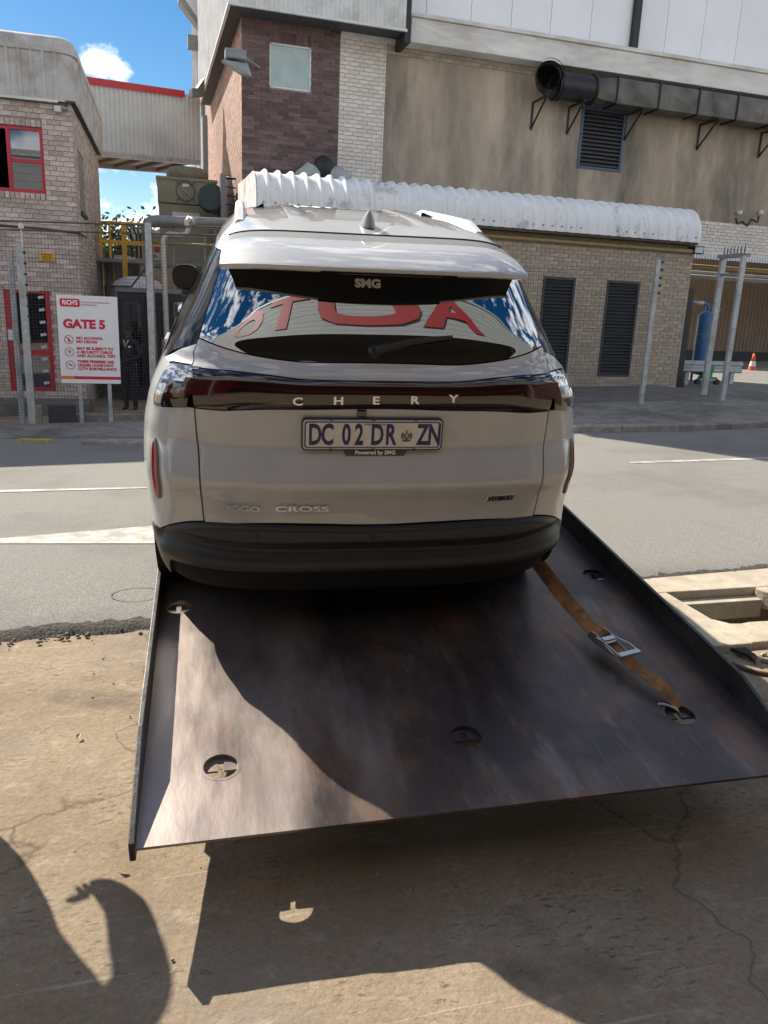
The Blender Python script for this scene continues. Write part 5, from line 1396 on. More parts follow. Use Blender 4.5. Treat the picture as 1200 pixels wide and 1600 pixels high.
o = MB().prism([(-.062, -.011, 0), (.066, -.011, 0), (.072, .016, 0), (-.054, .016, 0)], (0, 0, .004)).build('badge_plate', M_CHR, hb, bevel=.001); place(o, p_ + n_ * .001, ux_, uz_, n_)
o = link('badge_lettering', text_mesh('badge_lettering', 'HYBRID', .026, M_GLOSSBLK, .001, .0012, 1.18), None, hb); place(o, p_ + n_ * .0055 + uz_ * .001 + ux_ * .004, ux_, uz_, n_)
M_WTXT = pmat('white_sticker', (.9, .9, .9), .5, 0)
on_body('window_sticker', 'SMG', (575, 443), .045, M_WTXT, gl, .0004, .0022, 1.1, -.0015)
on_body('chalk_writing', 'HGCG452', (603, 576), .034, pmat('yellow_chalk', (.60, .52, .22), .9, .2, 90), tu, .0003, -.0007, 1.18, .0008, shear=.25)

# registration plate
s_, z_ = carpx(582, 677); n_ = SN(s_, z_); n_.x = 0; n_.normalize(); ux_ = Vector((1, 0, 0)); uz_ = n_.cross(ux_); p_ = S(s_, z_); p_.x = carpx(582, 677) and p_.x
plate = empty('number_plate', (0, 0, 0), parent=tl); 
def rrect(w_, h_, r, n=5):
    q = []
    for cx, cy, a0 in ((w_ / 2 - r, h_ / 2 - r, 0), (-w_ / 2 + r, h_ / 2 - r, 90), (-w_ / 2 + r, -h_ / 2 + r, 180), (w_ / 2 - r, -h_ / 2 + r, 270)):
        for i in range(n + 1):
            a = math.radians(a0 + 90 * i / n); q.append((cx + r * math.cos(a), cy + r * math.sin(a), 0))
    return q
M_PLATE = pmat('plate_white', (.66, .64, .60), .35, .06, 20, coat=.3); M_BLUE = pmat('plate_blue', (.012, .022, .11), .4, .08); M_NAVY = pmat('plate_frame_navy', (.010, .013, .030), .35, .1, coat=.3)
base = p_ + n_ * .012
def onplate(o, x, y, dz): place(o, base + ux_ * x + uz_ * y + n_ * dz, ux_, uz_, n_); return o
onplate(MB().prism(rrect(.538, .124, .016), (0, 0, .016)).build('plate_frame', M_NAVY, plate, bevel=.002), 0, 0, -.010)
onplate(MB().prism(rrect(.526, .112, .012), (0, 0, .001)).build('plate_border', pmat('plate_border_white', (.55, .56, .6), .4, .02), plate), 0, 0, .006)
onplate(MB().prism(rrect(.516, .102, .010), (0, 0, .001)).build('plate_line', M_BLUE, plate), 0, 0, .0068)
onplate(MB().prism(rrect(.506, .093, .009), (0, 0, .001)).build('plate_face', M_PLATE, plate), 0, 0, .0076)
for txt, x in (('D', -.219), ('C', -.173), ('0', -.102), ('2', -.054), ('D', .015), ('R', .066), ('Z', .190), ('N', .236)):
    onplate(link('plate_character', text_mesh('plate_character', txt, .112, M_BLUE, .0008, .0032, .60), None, plate), x, -.003, .0090)
onplate(link('plate_heading', text_mesh('plate_heading', 'KWAZULU NATAL', .010, M_BLUE, .0003, .0002, 1), None, plate), .005, .040, .0090)
for k, (rx, ry, dx, dy, cc) in enumerate([(.010, .014, 0, 0, (.05, .12, .25)), (.017, .005, 0, -.018, (.03, .16, .06)), (.006, .006, 0, .019, (.40, .28, .05)), (.006, .014, -.016, 0, (.28, .12, .04)), (.006, .014, .016, 0, (.28, .12, .04)), (.004, .009, 0, .001, (.5, .5, .45))]):
    e_ = MB().prism([(rx * math.cos(a * math.pi / 8), ry * math.sin(a * math.pi / 8), 0) for a in range(16)], (0, 0, .0006 + .0001 * k))
    onplate(e_.build('crest_piece', pmat('crest_%d' % k, cc, .5, .1), plate), .128 + dx, -.004 + dy, .0088)
onplate(MB().prism([(-.125, .012, 0), (-.112, -.014, 0), (.112, -.014, 0), (.125, .012, 0)], (0, 0, .012)).build('plate_holder_tab', M_NAVY, plate, bevel=.002), .012, -.070, -.008)
onplate(link('holder_lettering', text_mesh('holder_lettering', 'Powered by SMG', .0215, M_WTXT, .0004, .0004, 1.02), None, plate), .012, -.0715, .0045)
for x in (-.16, 0, .16):
    for y in (-.059, .059): onplate(MB().box((-.006, -.005, 0), (.006, .005, .002)).build('plate_clip', M_NAVY, plate), x, y, .0068)
s_, z_ = carpx(565, 645); p_ = S(s_, z_); MB().box((p_.x - .018, p_.y - .014, p_.z - .012), (p_.x + .018, p_.y + .02, p_.z + .012)).build('camera', M_GLOSSBLK, tl, bevel=.003)

# tail lamps on the corners
lt = curve([(300, 571), (275, 567), (262, 568), (248, 574)]); lb = curve([(303, 637), (275, 637.5), (248, 636)])
sl0 = gap(zpx(303, 605)) + .006; sl1 = abs(carpx(247.5, 605)[0]) + .0; print('SL1', sl0, sl1)
for sg in (-1, 1):
    lamp = patch('tail_lamp', M_LENS, sg * sl0, sg * sl1, lambda s: lb(s) + .002, lambda s: lt(s) - .001, 22, 16, disp=lambda s, z: .010 * math.sin(math.pi * min(1, max(0, (z - lb(s)) / max(.02, lt(s) - lb(s))))) ** .5, depth=.03)
    def lpt(s, t, o_=.0): z = lb(s) + (lt(s) - lb(s)) * t; return S(sg * s, z) + SN(sg * s, z) * (o_ + .010 * math.sin(math.pi * t) ** .5)
    rows = [[lpt(sl0 + (sl1 - sl0) * (.03 + .94 * i / 14), .64 + .34 * j / 5, .0008) for i in range(15)] for j in range(6)]
    MB().grid(rows).build('clear_lens', M_CLEARLENS, lamp, smooth=True)
    rows = [[lpt(sl0 + (sl1 - sl0) * (.06 + .60 * i / 14), .28 + .30 * j / 5 - .06 * i / 14, .0008) for i in range(15)] for j in range(6)]
    MB().grid(rows).build('red_light_strip', M_REDLENS, lamp, smooth=True)
    rows = [[lpt(sl0 + (sl1 - sl0) * (.66 + .28 * i / 8), .10 + .44 * j / 5, .0008) for i in range(9)] for j in range(6)]
    MB().grid(rows).build('clear_lens', M_CLEARLENS, lamp, smooth=True)

# quarter panels and flanks
SREF = (abs(carpx(244, 690)[0]) + abs(carpx(245, 774)[0])) / 2
zsh = .998
def side_skip(c): return in_arch(c, .40)
def ztop(s):      # waist line under the side glass
    return zwaist(s)
zw0 = zpx(309, 530) - .02
def zwaist(s):
    a = abs(s)
    return zw0 - .03 - .09 * sstep((a - .75) / .5) + .0 * a
for sg in (-1, 1):
    def mp_(f0): return lambda u, z: sg * (f0(z) + .004 + (2.25 - f0(z) - .004) * u ** 1.6)
    # below the lamp, running forward
    patch('quarter_panel', M_PAINT, 0, 1, lambda s: .575, lambda s: zpx(303, 637) - .003, 90, 26, smap=mp_(gap), skip=side_skip, ring=False) if False else None
    q = []
    zl_, zt_ = zpx(303, 637) - .002, zpx(300, 571) + .001
    def smapA(u, z): g_ = gap(z) + .004; return sg * (g_ + (1.0 - g_) * u)
    pq = patch('quarter_panel', M_PAINT, gap(.8) * sg, sg * 1.0, lambda s: z_bu(min(abs(s), .80)) + .004 - .0 * abs(s), zl_, 26, 34, smap=smapA, ring=True,
               disp=lambda s, z: -.010 * math.exp(-((abs(s) - (SREF)) / .05) ** 2) * math.exp(-((z - .70) / .13) ** 4) + .006 * math.exp(-((abs(s) - SREF + .12) / .05) ** 2) * math.exp(-((z - .72) / .12) ** 4))
    def smapB(u, z): g_ = sl1 + .004; return sg * (g_ + (1.0 - g_) * u)
    patch('lamp_surround', M_PAINT, sg * sl1, sg * 1.0, lb(sl1) - .002, lt(sl1) + .003, 6, 12, smap=smapB, ring=False, parent=pq)
    def smapC(u, z): g_ = (gap(z) if z < zpx(300, 570) else gap2(z)) + .004; return sg * (g_ + (1.0 - g_) * u)
    gA = gap(1.1)
    patch('shoulder', M_PAINT, 0, 1, lambda s: lt(min(gA + (1 - gA) * s, sl1)) + .003, lambda s: zw0 + .004 - .10 * s, 26, 14, smap=smapC, ring=True, parent=pq, depth=.01)
    patch('body_side', M_PAINT, sg * 1.0, sg * 2.0, .42, lambda s: zw0 - .096, 110, 34, skip=side_skip, ring=False)
    patch('sill', M_PLASTIC, sg * 1.0, sg * 2.0, .20, .42, 110, 8, skip=side_skip, ring=False, off=.004)
    patch('front_corner', M_PAINT, sg * 2.0, sg * 3.0, .42, zw0 - .096, 40, 30, skip=side_skip, ring=False)
    patch('front_bumper', M_PLASTIC, sg * 2.0, sg * 3.0, .20, .42, 40, 6, skip=side_skip, ring=False, off=.002)
    # side glass with black pillar trim
    zr = 1.515
    def smapD(u, z): g_ = gap2(min(z, 1.47)) + .006; return sg * (g_ + (1.93 - g_) * u)
    patch('side_window', M_SGLASS, 0, 1, lambda s: zw0 + .008 - .104 * min(1, s * 2.6), zr, 70, 18, smap=smapD, off=-.004, depth=.006)
    patch('roof_side', M_PAINT, 0, 1, zr + .003, 1.60, 50, 8, smap=lambda u, z: sg * (.30 + (2.0 - .30) * u), ring=False)
    # arch cladding and wheels
    for wy in WHY:
        m = MB(); rows = []
        for k, (r, dx) in enumerate(((.375, -.03), (.378, .012), (.43, .014), (.445, -.004))):
            row = []
            for i in range(33):
                a = math.radians(-14 + 208 * i / 32); y = wy + r * math.cos(a); z = max(.18, .335 + r * math.sin(a))
                xx = f_w(z)
                d__ = f_yr(z) + f_d(z) - y
                if d__ > 0: xx *= max(.2, 1 - (d__ / f_d(z)) ** NE) ** (1 / NE)
                row.append((sg * (xx + dx), y, z))
            rows.append(row)
        m.grid(rows); m.build('arch_cladding', M_PLASTIC, car, smooth=40)
        wh = empty('wheel', (0, 0, 0), parent=car)
        xo = sg * .79
        prof = [(.215, -.10), (.300, -.108), (.325, -.095), (.335, -.075), (.336, .075), (.325, .095), (.300, .108), (.215, .10)]
        m = MB().lathe((xo, wy, .336), prof, 40, (1, 0, 0)); ty = m.build('tyre', M_TYRE, wh, smooth=30)
        m = MB()
        for k in range(56):     # tread blocks
            a = 2 * math.pi * k / 56
            for xx in (-.06, -.02, .02, .06):
                c_ = Vector((xo + xx, wy + .337 * math.sin(a), .336 + .337 * math.cos(a))); t_ = Vector((0, math.cos(a), -math.sin(a))); r_v = Vector((0, math.sin(a), math.cos(a)))
                m.bar(c_ - t_ * .012, c_ + t_ * .012, .030, .006, up=tuple(r_v))
        m.build('tread', M_TYRE, wh, kind='stuff')
        m = MB().lathe((xo + sg * .085, wy, .336), [(.03, .015), (.06, .0), (.205, -.02), (.215, -.04), (.214, -.06)], 32, (sg, 0, 0))
        for k in range(5):
            a = 2 * math.pi * k / 5
            m.bar((xo + sg * .09, wy, .336), (xo + sg * .088, wy + .205 * math.sin(a), .336 + .205 * math.cos(a)), .05, .02)
        m.build('rim', pmat('alloy_rim', (.35, .35, .36), .35, .05, metal=.8), wh, smooth=35)
    # inner wheel wells
    for wy in WHY:
        MB().tube([(sg * .60, wy, .335), (sg * .905, wy, .335)], .40, 24, cap=False).build('wheel_well', M_CORE, car, smooth=True)
        MB().lathe((sg * .60, wy, .335), [(.41, 0), (.41, .005)], 24, (1, 0, 0)).build('wheel_well', M_CORE, car)
    # rear reflector in its scooped recess
    pts_ = []
    sA, zA = carpx(244, 690); sB, zB = carpx(245, 774); sc_ = (abs(sA) + abs(sB)) / 2
    rows = []; zm_ = (zA + zB) / 2; dS = (S(sc_ + .004, zm_) - S(sc_ - .004, zm_)).length / .008
    for k, o_ in ((1.40, -.004), (1.32, .007), (1.0, .010)):
        row = []
        for i in range(28):
            a = 2 * math.pi * i / 28
            ss = sc_ + .0135 / dS * k * math.copysign(abs(math.cos(a)) ** .7, math.cos(a)); z = (zA + zB) / 2 + (zA - zB) / 2 * (1 + (k - 1) * .3) * math.copysign(abs(math.sin(a)) ** .8, math.sin(a))
            row.append(S(sg * ss, z) + SN(sg * ss, z) * (o_ - .004))
        rows.append(row)
    m = MB(); m.grid(rows[:2], closed=True); m.grid(rows[1:], closed=True); m.build('reflector_surround', pmat('grey_surround', (.24, .235, .23), .4, .05), pq, smooth=40)
    c_ = sum(rows[2], Vector()) / 28; m = MB(); m.v = [tuple(v) for v in rows[2]] + [tuple(c_ + SN(sg * sc_, (zA + zB) / 2) * .004)]
    m.f = [(i, (i + 1) % 28, 28) for i in range(28)]; m.mi = [0] * 28; m.build('reflector', M_REFLECTOR, pq, smooth=True)

# bumper: black plastic with a moulded groove
z_g1 = zpx(570, 850)
def bdisp(s, z):
    a = abs(s); e = sstep((.80 - a) / .08)
    g1 = z_g1 + .018 * sstep((a - .25) / .35)
    o = .012 * sstep((z - g1) / .012) * sstep((z_bu(min(a, .8)) - z) / .03)        # upper lip stands proud
    o += -.020 * math.exp(-((z - g1 + .030) / .028) ** 2) * e                        # groove below it
    o += .010 * math.exp(-((z - g1 + .105) / .035) ** 2) * e
    return o + .004
bump = patch('rear_bumper', M_PLASTIC, -1.0, 1.0, lambda s: .245 + .118 * sstep((.80 - abs(s)) / .16) , lambda s: z_bu(min(abs(s), .8)) - .002 - .10 * sstep((abs(s) - .84) / .16), 110, 44, skip=lambda c: in_arch(c, .385), disp=bdisp, ring=True, depth=.03)
for sg in (-1, 1):     # body colour between bumper corner and arch
    pass
for px_ in ((401, 836), (582, 836), (757, 823)):
    s_, z_ = carpx(*px_); n_ = SN(s_, z_)
    MB().lathe(S(s_, z_) + n_ * .012, [(.0105, 0), (.0115, .004), (.009, .006)], 16, tuple(n_)).build('parking_sensor', M_PLASTIC, bump, smooth=40)
s_, z_ = carpx(563, 890); n_ = SN(s_, z_); p_ = S(s_, max(z_, .375)) + n_ * .0
MB().box((p_.x - .10, p_.y - .012, p_.z - .014), (p_.x + .10, p_.y + .02, p_.z + .004)).build('fog_lamp', M_REFLECTOR, bump, bevel=.004)
# diffuser panel under the bumper
rows = []
for j in range(7):
    t = j / 6
    rows.append([(x, .03 + .5 * t + .10 * (abs(x) / .70) ** 3, .372 - .10 * t - .02 * math.cos(x * 4)) for x in [-.70 + 1.4 * i / 24 for i in range(25)]])
MB().grid(rows).build('under_panel', M_PLASTIC, bump, smooth=True)
MB().box((-.72, .5, .20), (.72, 3.9, .26)).build('floor_pan', M_CORE, car)
MB().tube([(-.8, .86, .30), (.8, .86, .30)], .05, 10).build('axle', M_CORE, car)
MB().tube([(-.8, 3.47, .30), (.8, 3.47, .30)], .05, 10).build('axle', M_CORE, car)

# bonnet and windscreen
patch('bonnet', M_PAINT, -3, 3, zw0 - .094, 1.085, 120, 16, smap=lambda u, z: (1.93 + (3 - 1.93) * u * 2) if u <= .5 else -(3 - (u - .5) * 2 * (3 - 1.93)), ring=False)
patch('windscreen', M_CGLASS, -1, 1, 1.09, 1.53, 60, 16, smap=lambda u, z: (1.95 + (3 - 1.95) * u * 2) if u <= .5 else -(3 - (u - .5) * 2 * (3 - 1.95)), off=-.003, ring=False)

# roof: a cap with two long ribs
rows = []
def roofz(x, y):
    lo, hi = 1.30, 1.652
    if not inside((x, y, lo)): return None
    for i in range(24):
        mid = (lo + hi) / 2
        if inside((x, y, mid)): lo = mid
        else: hi = mid
    return lo
m = MB(); nz_ = 22
zs_ = [1.53 + (1.6515 - 1.53) * (j / nz_) ** .8 for j in range(nz_ + 1)]
for z in zs_:
    rows.append([S(-3 + 6 * i / 180, z) for i in range(180)])
m.grid(rows, closed=True)
b = len(m.v); top = [b - 180 + i for i in range(180)]
m.f.append(tuple(top)); m.mi.append(0)
def rib(v):
    x, y, z = v; a = sstep((y - .62) / .15) * sstep((2.0 - y) / .2)
    for xr in (.20, .38):
        z -= a * .006 * math.exp(-((abs(x) - xr) / .016) ** 2)
    return (x, y, z)
m.v = [rib(v) for v in m.v]
roof = m.build('roof', M_PAINT, car, smooth=40, normals=False)
# fine rib panels need geometry: two shallow pressings
for xr in (-.27, .27):
    rows = []
    for i in range(25):
        y = .66 + 1.25 * i / 24
        row = []
        for dx, dz in ((-.045, -.002), (-.034, .004), (.034, .004), (.045, -.002)):
            zr_ = roofz(xr + dx, y) or 1.6; row.append((xr + dx, y, zr_ + dz * sstep(i / 3) * sstep((24 - i) / 3)))
        rows.append(row)
    MB().grid(rows).build('roof_pressing', M_PAINT, roof, smooth=40)
# roof rails
for sg in (-1, 1):
    pts = []
    for i in range(17):
        y = .74 + 1.5 * i / 16; x = sg * (.512 - .02 * (i / 16) ** 2 * 0)
        z = (roofz(x, y) or 1.56)
        pts.append((x, y, z))
    z0_ = pts[0][2]; rows = []
    for i, (x, y, z) in enumerate(pts):
        lift = .024 * sstep(i / 2.0) * sstep((16 - i) / 2.0) + .006
        w_ = .025
        rows.append([(x - w_, y, z - .02), (x - w_ * .9, y, z + lift - .012), (x - w_ * .5, y, z + lift), (x + w_ * .5, y, z + lift), (x + w_ * .9, y, z + lift - .012), (x + w_, y, z - .02)])
    m = MB().grid(rows); m.f.append(tuple(range(5, -1, -1))); m.mi.append(0)
    m.build('roof_rail', M_RAILW, car, smooth=35)
# shark fin aerial
zf = roofz(-.0, .62) or 1.6
m = MB(); rows = []
for j in range(7):
    t = j / 6; L_ = .105 * (1 - t) + .014; y0_ = .58 + .050 * t * .0; w_ = .030 * (1 - t) ** .7 + .004
    yc_ = .615 + .050 * (1 - t)
    rows.append([(w_ * math.cos(a) , yc_ - .035 + L_ * .62 * math.sin(a) + .0, zf - .004 + .064 * t) for a in [2 * math.pi * i / 16 for i in range(16)]])
m.grid(rows, closed=True); m.f.append(tuple(6 * 16 + i for i in range(16))); m.mi.append(0)
m.build('aerial_fin', pmat('grey_fin', (.30, .30, .30), .4, .03, coat=.5), roof, smooth=50)

# spoiler over the rear window
def spo(u):
    a = abs(u); x = .588 * u
    yr_ = .120 + .150 * a ** 2.4; zr_ = 1.503 - .008 * a ** 2 - .012 * a ** 6
    yj = .46 + .10 * a ** 3; xj = .575 * u; zj = roofz(xj, yj) or 1.55
    return [(xj, yj + .10, zj - .030), (xj, yj, zj + .004), (x * .99, yr_ + (yj - yr_) * .5, (zr_ + zj) / 2 + .014), (x, yr_ + .012, zr_ + .012), (x, yr_, zr_ + .004), (x * .998, yr_ + .002, zr_ - .010), (x * .99, yr_ + .016, zr_ - .016), (x * .97, yr_ + .12, zr_ - .010)]
m = MB(); rows = [spo(-1 + 2 * i / 60) for i in range(61)]
m.grid([r[:7] for r in rows]); m.f.append(tuple(range(7))); m.f.append(tuple(60 * 7 + 6 - i for i in range(7))); m.mi += [0, 0]
sp = m.build('spoiler', M_PAINT, car, smooth=38)
MB().grid([[r[6], r[7], (r[7][0] * .99, r[7][1] + .06, r[7][2] + .004)] for r in rows]).build('spoiler_underside', M_PLASTIC, sp, smooth=True)  # black underside put in so the window mirrors it dark, as in shade
MB().tube([Vector(spo(-.97 + 1.94 * i / 40)[1]) + Vector((0, .004, .0015)) for i in range(41)], .0035, 6).build('roof_seam', M_CORE, sp, smooth=True)
m = MB(); rows = []
for i in range(31):
    u = -.40 + .86 * i / 30; r = spo(u); p5, p6 = Vector(r[5]), Vector(r[6]); n_ = Vector((0, -.6, -.8))
    rows.append([p5.lerp(p6, -.12) + Vector((0, -.004, -.001)), p5.lerp(p6, .95) + n_ * .004])
m.grid(rows); bl = m.build('brake_lamp', M_GLOSSBLK, sp, smooth=True)
m = MB(); rows = []
for i in range(31):
    u = -.28 + .64 * i / 30; r = spo(u); p5, p6 = Vector(r[5]), Vector(r[6]); n_ = Vector((0, -.6, -.8))
    rows.append([p5.lerp(p6, .30) + n_ * .006, p5.lerp(p6, .58) + n_ * .006])
m.grid(rows); m.build('brake_lens', pmat('pale_brake_lens', (.34, .30, .29), .2, .1, coat=.6), bl, smooth=True)

# rear wiper
w1 = carpx(585, 549); w2 = carpx(640, 536); w3 = carpx(704, 529)
def gpt(q, o_): return S(*q) + SN(*q) * o_
wip = MB().tube([gpt(w1, .018), gpt(w2, .03), gpt(w3, .022)], [.017, .013, .007], 10).build('wiper', M_PLASTIC, gl, smooth=40)
MB().lathe(gpt(w1, 0), [(.022, -.004), (.024, .012), (.016, .024)], 16, tuple(SN(*w1))).build('wiper_hub', M_PLASTIC, wip, smooth=40)
wl = carpx(576, 552); MB().tube([gpt(carpx(590, 541), .012), gpt(carpx(650, 533), .014), gpt(carpx(704, 529), .012)], .006, 8).build('wiper_blade', M_PLASTIC, wip, smooth=40)

# door mirrors
for sg in (-1, 1):
    mi = empty('door_mirror', (0, 0, 0), parent=car)
    c_ = Vector((sg * .865, 2.62, 1.15))
    m = MB(); rows = []
    for j in range(9):
        t = j / 8; k = math.sin(math.acos(min(1, max(-1, 1 - t * 1.0)))) if t < 1 else 1
        k = (1 - (1 - t) ** 2.2) ** .5
        rows.append([(c_.x + .085 * k * math.copysign(abs(math.cos(a)) ** .75, math.cos(a)), c_.y + .13 * (1 - t), c_.z + .078 * k * math.copysign(abs(math.sin(a)) ** .75, math.sin(a))) for a in [2 * math.pi * i / 24 for i in range(24)]])
    m.grid(rows, closed=True); m.build('shell', M_PAINT, mi, smooth=60)
    m = MB(); m.add([(c_.x + .078 * math.copysign(abs(math.cos(a)) ** .75, math.cos(a)), c_.y + .004, c_.z + .070 * math.copysign(abs(math.sin(a)) ** .75, math.sin(a))) for a in [2 * math.pi * i / 24 for i in range(24)]], [tuple(range(24))]); m.build('mirror_glass', M_SGLASS, mi)
    MB().box((sg * .80, 2.60, 1.03), (sg * .90, 2.68, 1.075)).build('mirror_foot', M_PLASTIC, mi, bevel=.015)
# door handle seen at the left flank, door shut lines
for sg in (-1, 1):
    for yy in (1.62, 2.62):
        z = .92; x = sg * (f_w(z) * 1.006 + .012)
        MB().box((x - .012, yy, z), (x + .012, yy + .17, z + .03)).build('door_handle', M_PAINT, car, bevel=.008)
# ================================================================== fences, gate sign, people, yard equipment, litter
M_WIRE = pmat('dark_fence_wire', (.06, .06, .062), .6, .2)
def base_at(x, y): p = gpx(x, y, dz=.06); return Vector((p[0], p[1], zg(p[0], p[1]) + pavz(p[0])))
def post(parent, base, ztop_, w_=.09, lean=(0, 0), name='post'):
    m = MB(); t = .012; a = Vector(base) - Vector((0, 0, .1)); b = Vector((base[0] + lean[0], base[1] + lean[1], ztop_))
    m.bar(a, b, w_, .07, up=(0, 1, 0)); return m.build(name, M_GALV, parent, bevel=.006)
def ztop_at(x, y, base):   # height of the pixel above a base point (same distance)
    return float(atY(x, y, base[1])[2])
def wire_mesh(parent, A, B, z0, z1, pitch=.05, th=.0031):
    A = Vector(A); B = Vector(B); L_ = (B - A).length; m = MB(); n = int(L_ / pitch)
    def gz_(t): return A.z + (B.z - A.z) * t
    d = (B - A).normalized()
    for i in range(n + 1):
        t = i / n; p = A.lerp(B, t); m.bar((p.x, p.y, p.z + z0), (p.x, p.y, p.z + z1), th, th, up=(d.x, d.y, 0))
    k = int((z1 - z0) / pitch)
    for j in range(k + 1):
        z = z0 + (z1 - z0) * j / k; m.bar((A.x, A.y - .003, A.z + z), (B.x, B.y - .003, B.z + z), th, th)
    return m.build('wire_mesh', M_WIRE, parent, kind='stuff')
# left fence
f1 = empty('gate_fence', (0, 0, 0), 'wire mesh fence with galvanised posts in front of the brick office', 'fence')
b1 = base_at(51, 661); b2 = base_at(34, 652); b3 = Vector((0, 0, 0))
FLY = b1.y
post(f1, b1, ztop_at(29, 386, b1), .11); post(f1, Vector((b1.x - .17, b1.y + .12, b1.z)), ztop_at(22, 390, b1) - .02, .08)
q = atY(238, 560, FLY); b3 = Vector((q[0], FLY, zg(q[0], FLY) + pavz(q[0])))
z3 = ztop_at(226, 348, b3); post(f1, b3, z3, .10)
b4 = Vector((b3.x + 3.4, FLY, zg(b3.x + 3.4, FLY) + pavz(b3.x + 3.4))); post(f1, b4, b4.z + 2.9, .1)
bl = Vector((b1.x - 4.5, FLY, zg(b1.x - 4.5, FLY) + pavz(b1.x - 4.5))); post(f1, bl, bl.z + 2.9, .1)
hL = ztop_at(226, 360, b3) - b3.z
wire_mesh(f1, bl + Vector((.05, .05, 0)), b1 + Vector((-.06, .05, 0)), .08, hL - .1); wire_mesh(f1, b1 + Vector((.06, .05, 0)), b3 + Vector((-.06, .05, 0)), .08, hL - .1); wire_mesh(f1, b3 + Vector((.06, .05, 0)), b4 + Vector((-.06, .05, 0)), .08, hL - .1)
for k, z in enumerate((hL - .05, hL + .08)): MB().tube([bl + Vector((0, 0, z)), b1 + Vector((0, 0, z)), b3 + Vector((0, 0, z)), b4 + Vector((0, 0, z))], .012, 6).build('top_wire', M_DARKSOF, f1)
for k in range(7): MB().lathe(b1 + Vector((.07, -.06, ztop_at(29, 386, b1) - b1.z - .08 - .16 * k)), [(.012, -.02), (.022, 0), (.012, .02)], 8, (1, 0, 0)).build('insulator', M_BLACK, f1)
MB().lathe(b1 + Vector((.04, 0, ztop_at(29, 386, b1) - b1.z)), [(.012, 0), (.012, .26), (.04, .28), (.04, .33), (.01, .36)], 10).build('post_finial', M_WHITE, f1)
# right fence and gate frame
f2 = empty('street_fence', (0, 0, 0), 'tall wire mesh fence with barbed top in front of the curved roof building', 'fence')
c1 = base_at(1000, 637); z1_ = ztop_at(1028, 406, c1)
post(f2, c1, z1_, .09)
c0 = Vector((c1.x - 3.6, c1.y, zg(c1.x - 3.6, c1.y) + pavz(c1.x - 3.6))); post(f2, c0, z1_ + .02, .08)
cm = Vector((c1.x - 7.2, c1.y, zg(c1.x - 7.2, c1.y) + pavz(c1.x - 7.2))); post(f2, cm, z1_ - .1, .08)
hR = z1_ - c1.z
c2 = base_at(1127, 632); z2_ = ztop_at(1163, 400, c2)
wire_mesh(f2, cm + Vector((.05, .05, 0)), c0 + Vector((-.05, .05, 0)), .06, hR - .15); wire_mesh(f2, c0 + Vector((.05, .05, 0)), c1 + Vector((-.05, .05, 0)), .06, hR - .15)
m = MB(); pts = []
L0 = cm + Vector((0, .03, hR - .10)); L1 = c1 + Vector((.5, .03, hR - .10)); n = 60
for i in range(n * 8 + 1):
    t = i / (n * 8); a = 2 * math.pi * i / 8; p = L0.lerp(L1, t); pts.append(p + Vector((.0, .045 * math.cos(a), .045 * math.sin(a))))
m.tube(pts, .0045, 4).build('barbed_coil', M_GALV, f2, smooth=True, kind='stuff')
for k in range(5): MB().box(c1 + Vector((.05, -.05, hR - .06 - .14 * k)), c1 + Vector((.085, -.01, hR - .02 - .14 * k))).build('insulator', M_BLACK, f2)
gf = empty('twin_gate_post', (0, 0, 0), 'tall galvanised twin gate posts joined by a spiked head near the orange cone', 'gate post')
post(gf, c2, z2_, .10); c3 = base_at(1110, 624); c3 = Vector((c3.x, c3.y + .25, c3.z)); z3_ = ztop_at(1145, 404, c3); post(gf, c3, z3_, .13)
MB().bar((c3.x - .06, c3.y, z3_ + .02), (c2.x + .06, c2.y, z2_ + .02), .16, .07).build('head_beam', M_STEELGREY, gf)
MB().bar((c3.x, c3.y, z3_ - .34), (c2.x, c2.y, z2_ - .34), .06, .05).build('cross_bar', M_STEELGREY, gf)
for k in range(7): p = Vector((c3.x, c3.y, z3_ + .05)).lerp(Vector((c2.x, c2.y, z2_ + .05)), k / 6); MB().lathe(p, [(.012, 0), (.012, .10), (.002, .18)], 6).build('spike', M_DARKSOF, gf)
# gate sign on two legs
sg_ = empty('gate_sign', (0, 0, 0), 'white gate notice board with red lettering on the wire fence', 'sign')
SY = FLY - .08
s00 = atY(96, 597, SY); s10 = atY(188, 599, SY); s01 = atY(88, 459, SY); s11 = atY(184, 463, SY)
Wd = float((s10[0] - s00[0] + s11[0] - s01[0]) / 2); Hh = float((s01[2] - s00[2] + s11[2] - s10[2]) / 2)
O = Vector((float(s00[0] + s01[0]) / 2, SY, float(s00[2] + s10[2]) / 2 - .01))
MB().box((O.x, SY - .02, O.z), (O.x + Wd, SY, O.z + Hh)).build('board', pmat('sign_white', (.74, .74, .75), .45, .02, 2), sg_, bevel=.003)
M_SRED = pmat('sign_red', (.55, .015, .06), .5, .04); M_SOR = pmat('sign_orange', (.75, .16, .02), .5, .04); M_SGR = pmat('sign_grey', (.42, .36, .38), .5)
def sgn(name, obj, u, v, dz=.022): place(obj, (O.x + Wd * u, SY - dz, O.z + Hh * (1 - v)), (1, 0, 0), (0, 0, 1), (0, -1, 0)); return obj
def sbox(u0, u1, v0, v1, mt): MB().box((O.x + Wd * u0, SY - .0225, O.z + Hh * (1 - v1)), (O.x + Wd * u1, SY - .019, O.z + Hh * (1 - v0))).build('colour_bar', mt, sg_)
sbox(.0, .22, .917, .952, M_SOR); sbox(.221, 1., .917, .952, M_SRED)
def stx(s, u, v, size, mt=M_SRED, bold=.004, sx=1.0): o = link('sign_lettering', text_mesh('sign_lettering', s, size, mt, .0008, bold, sx, 'LEFT'), None, sg_); sgn('t', o, u, v)
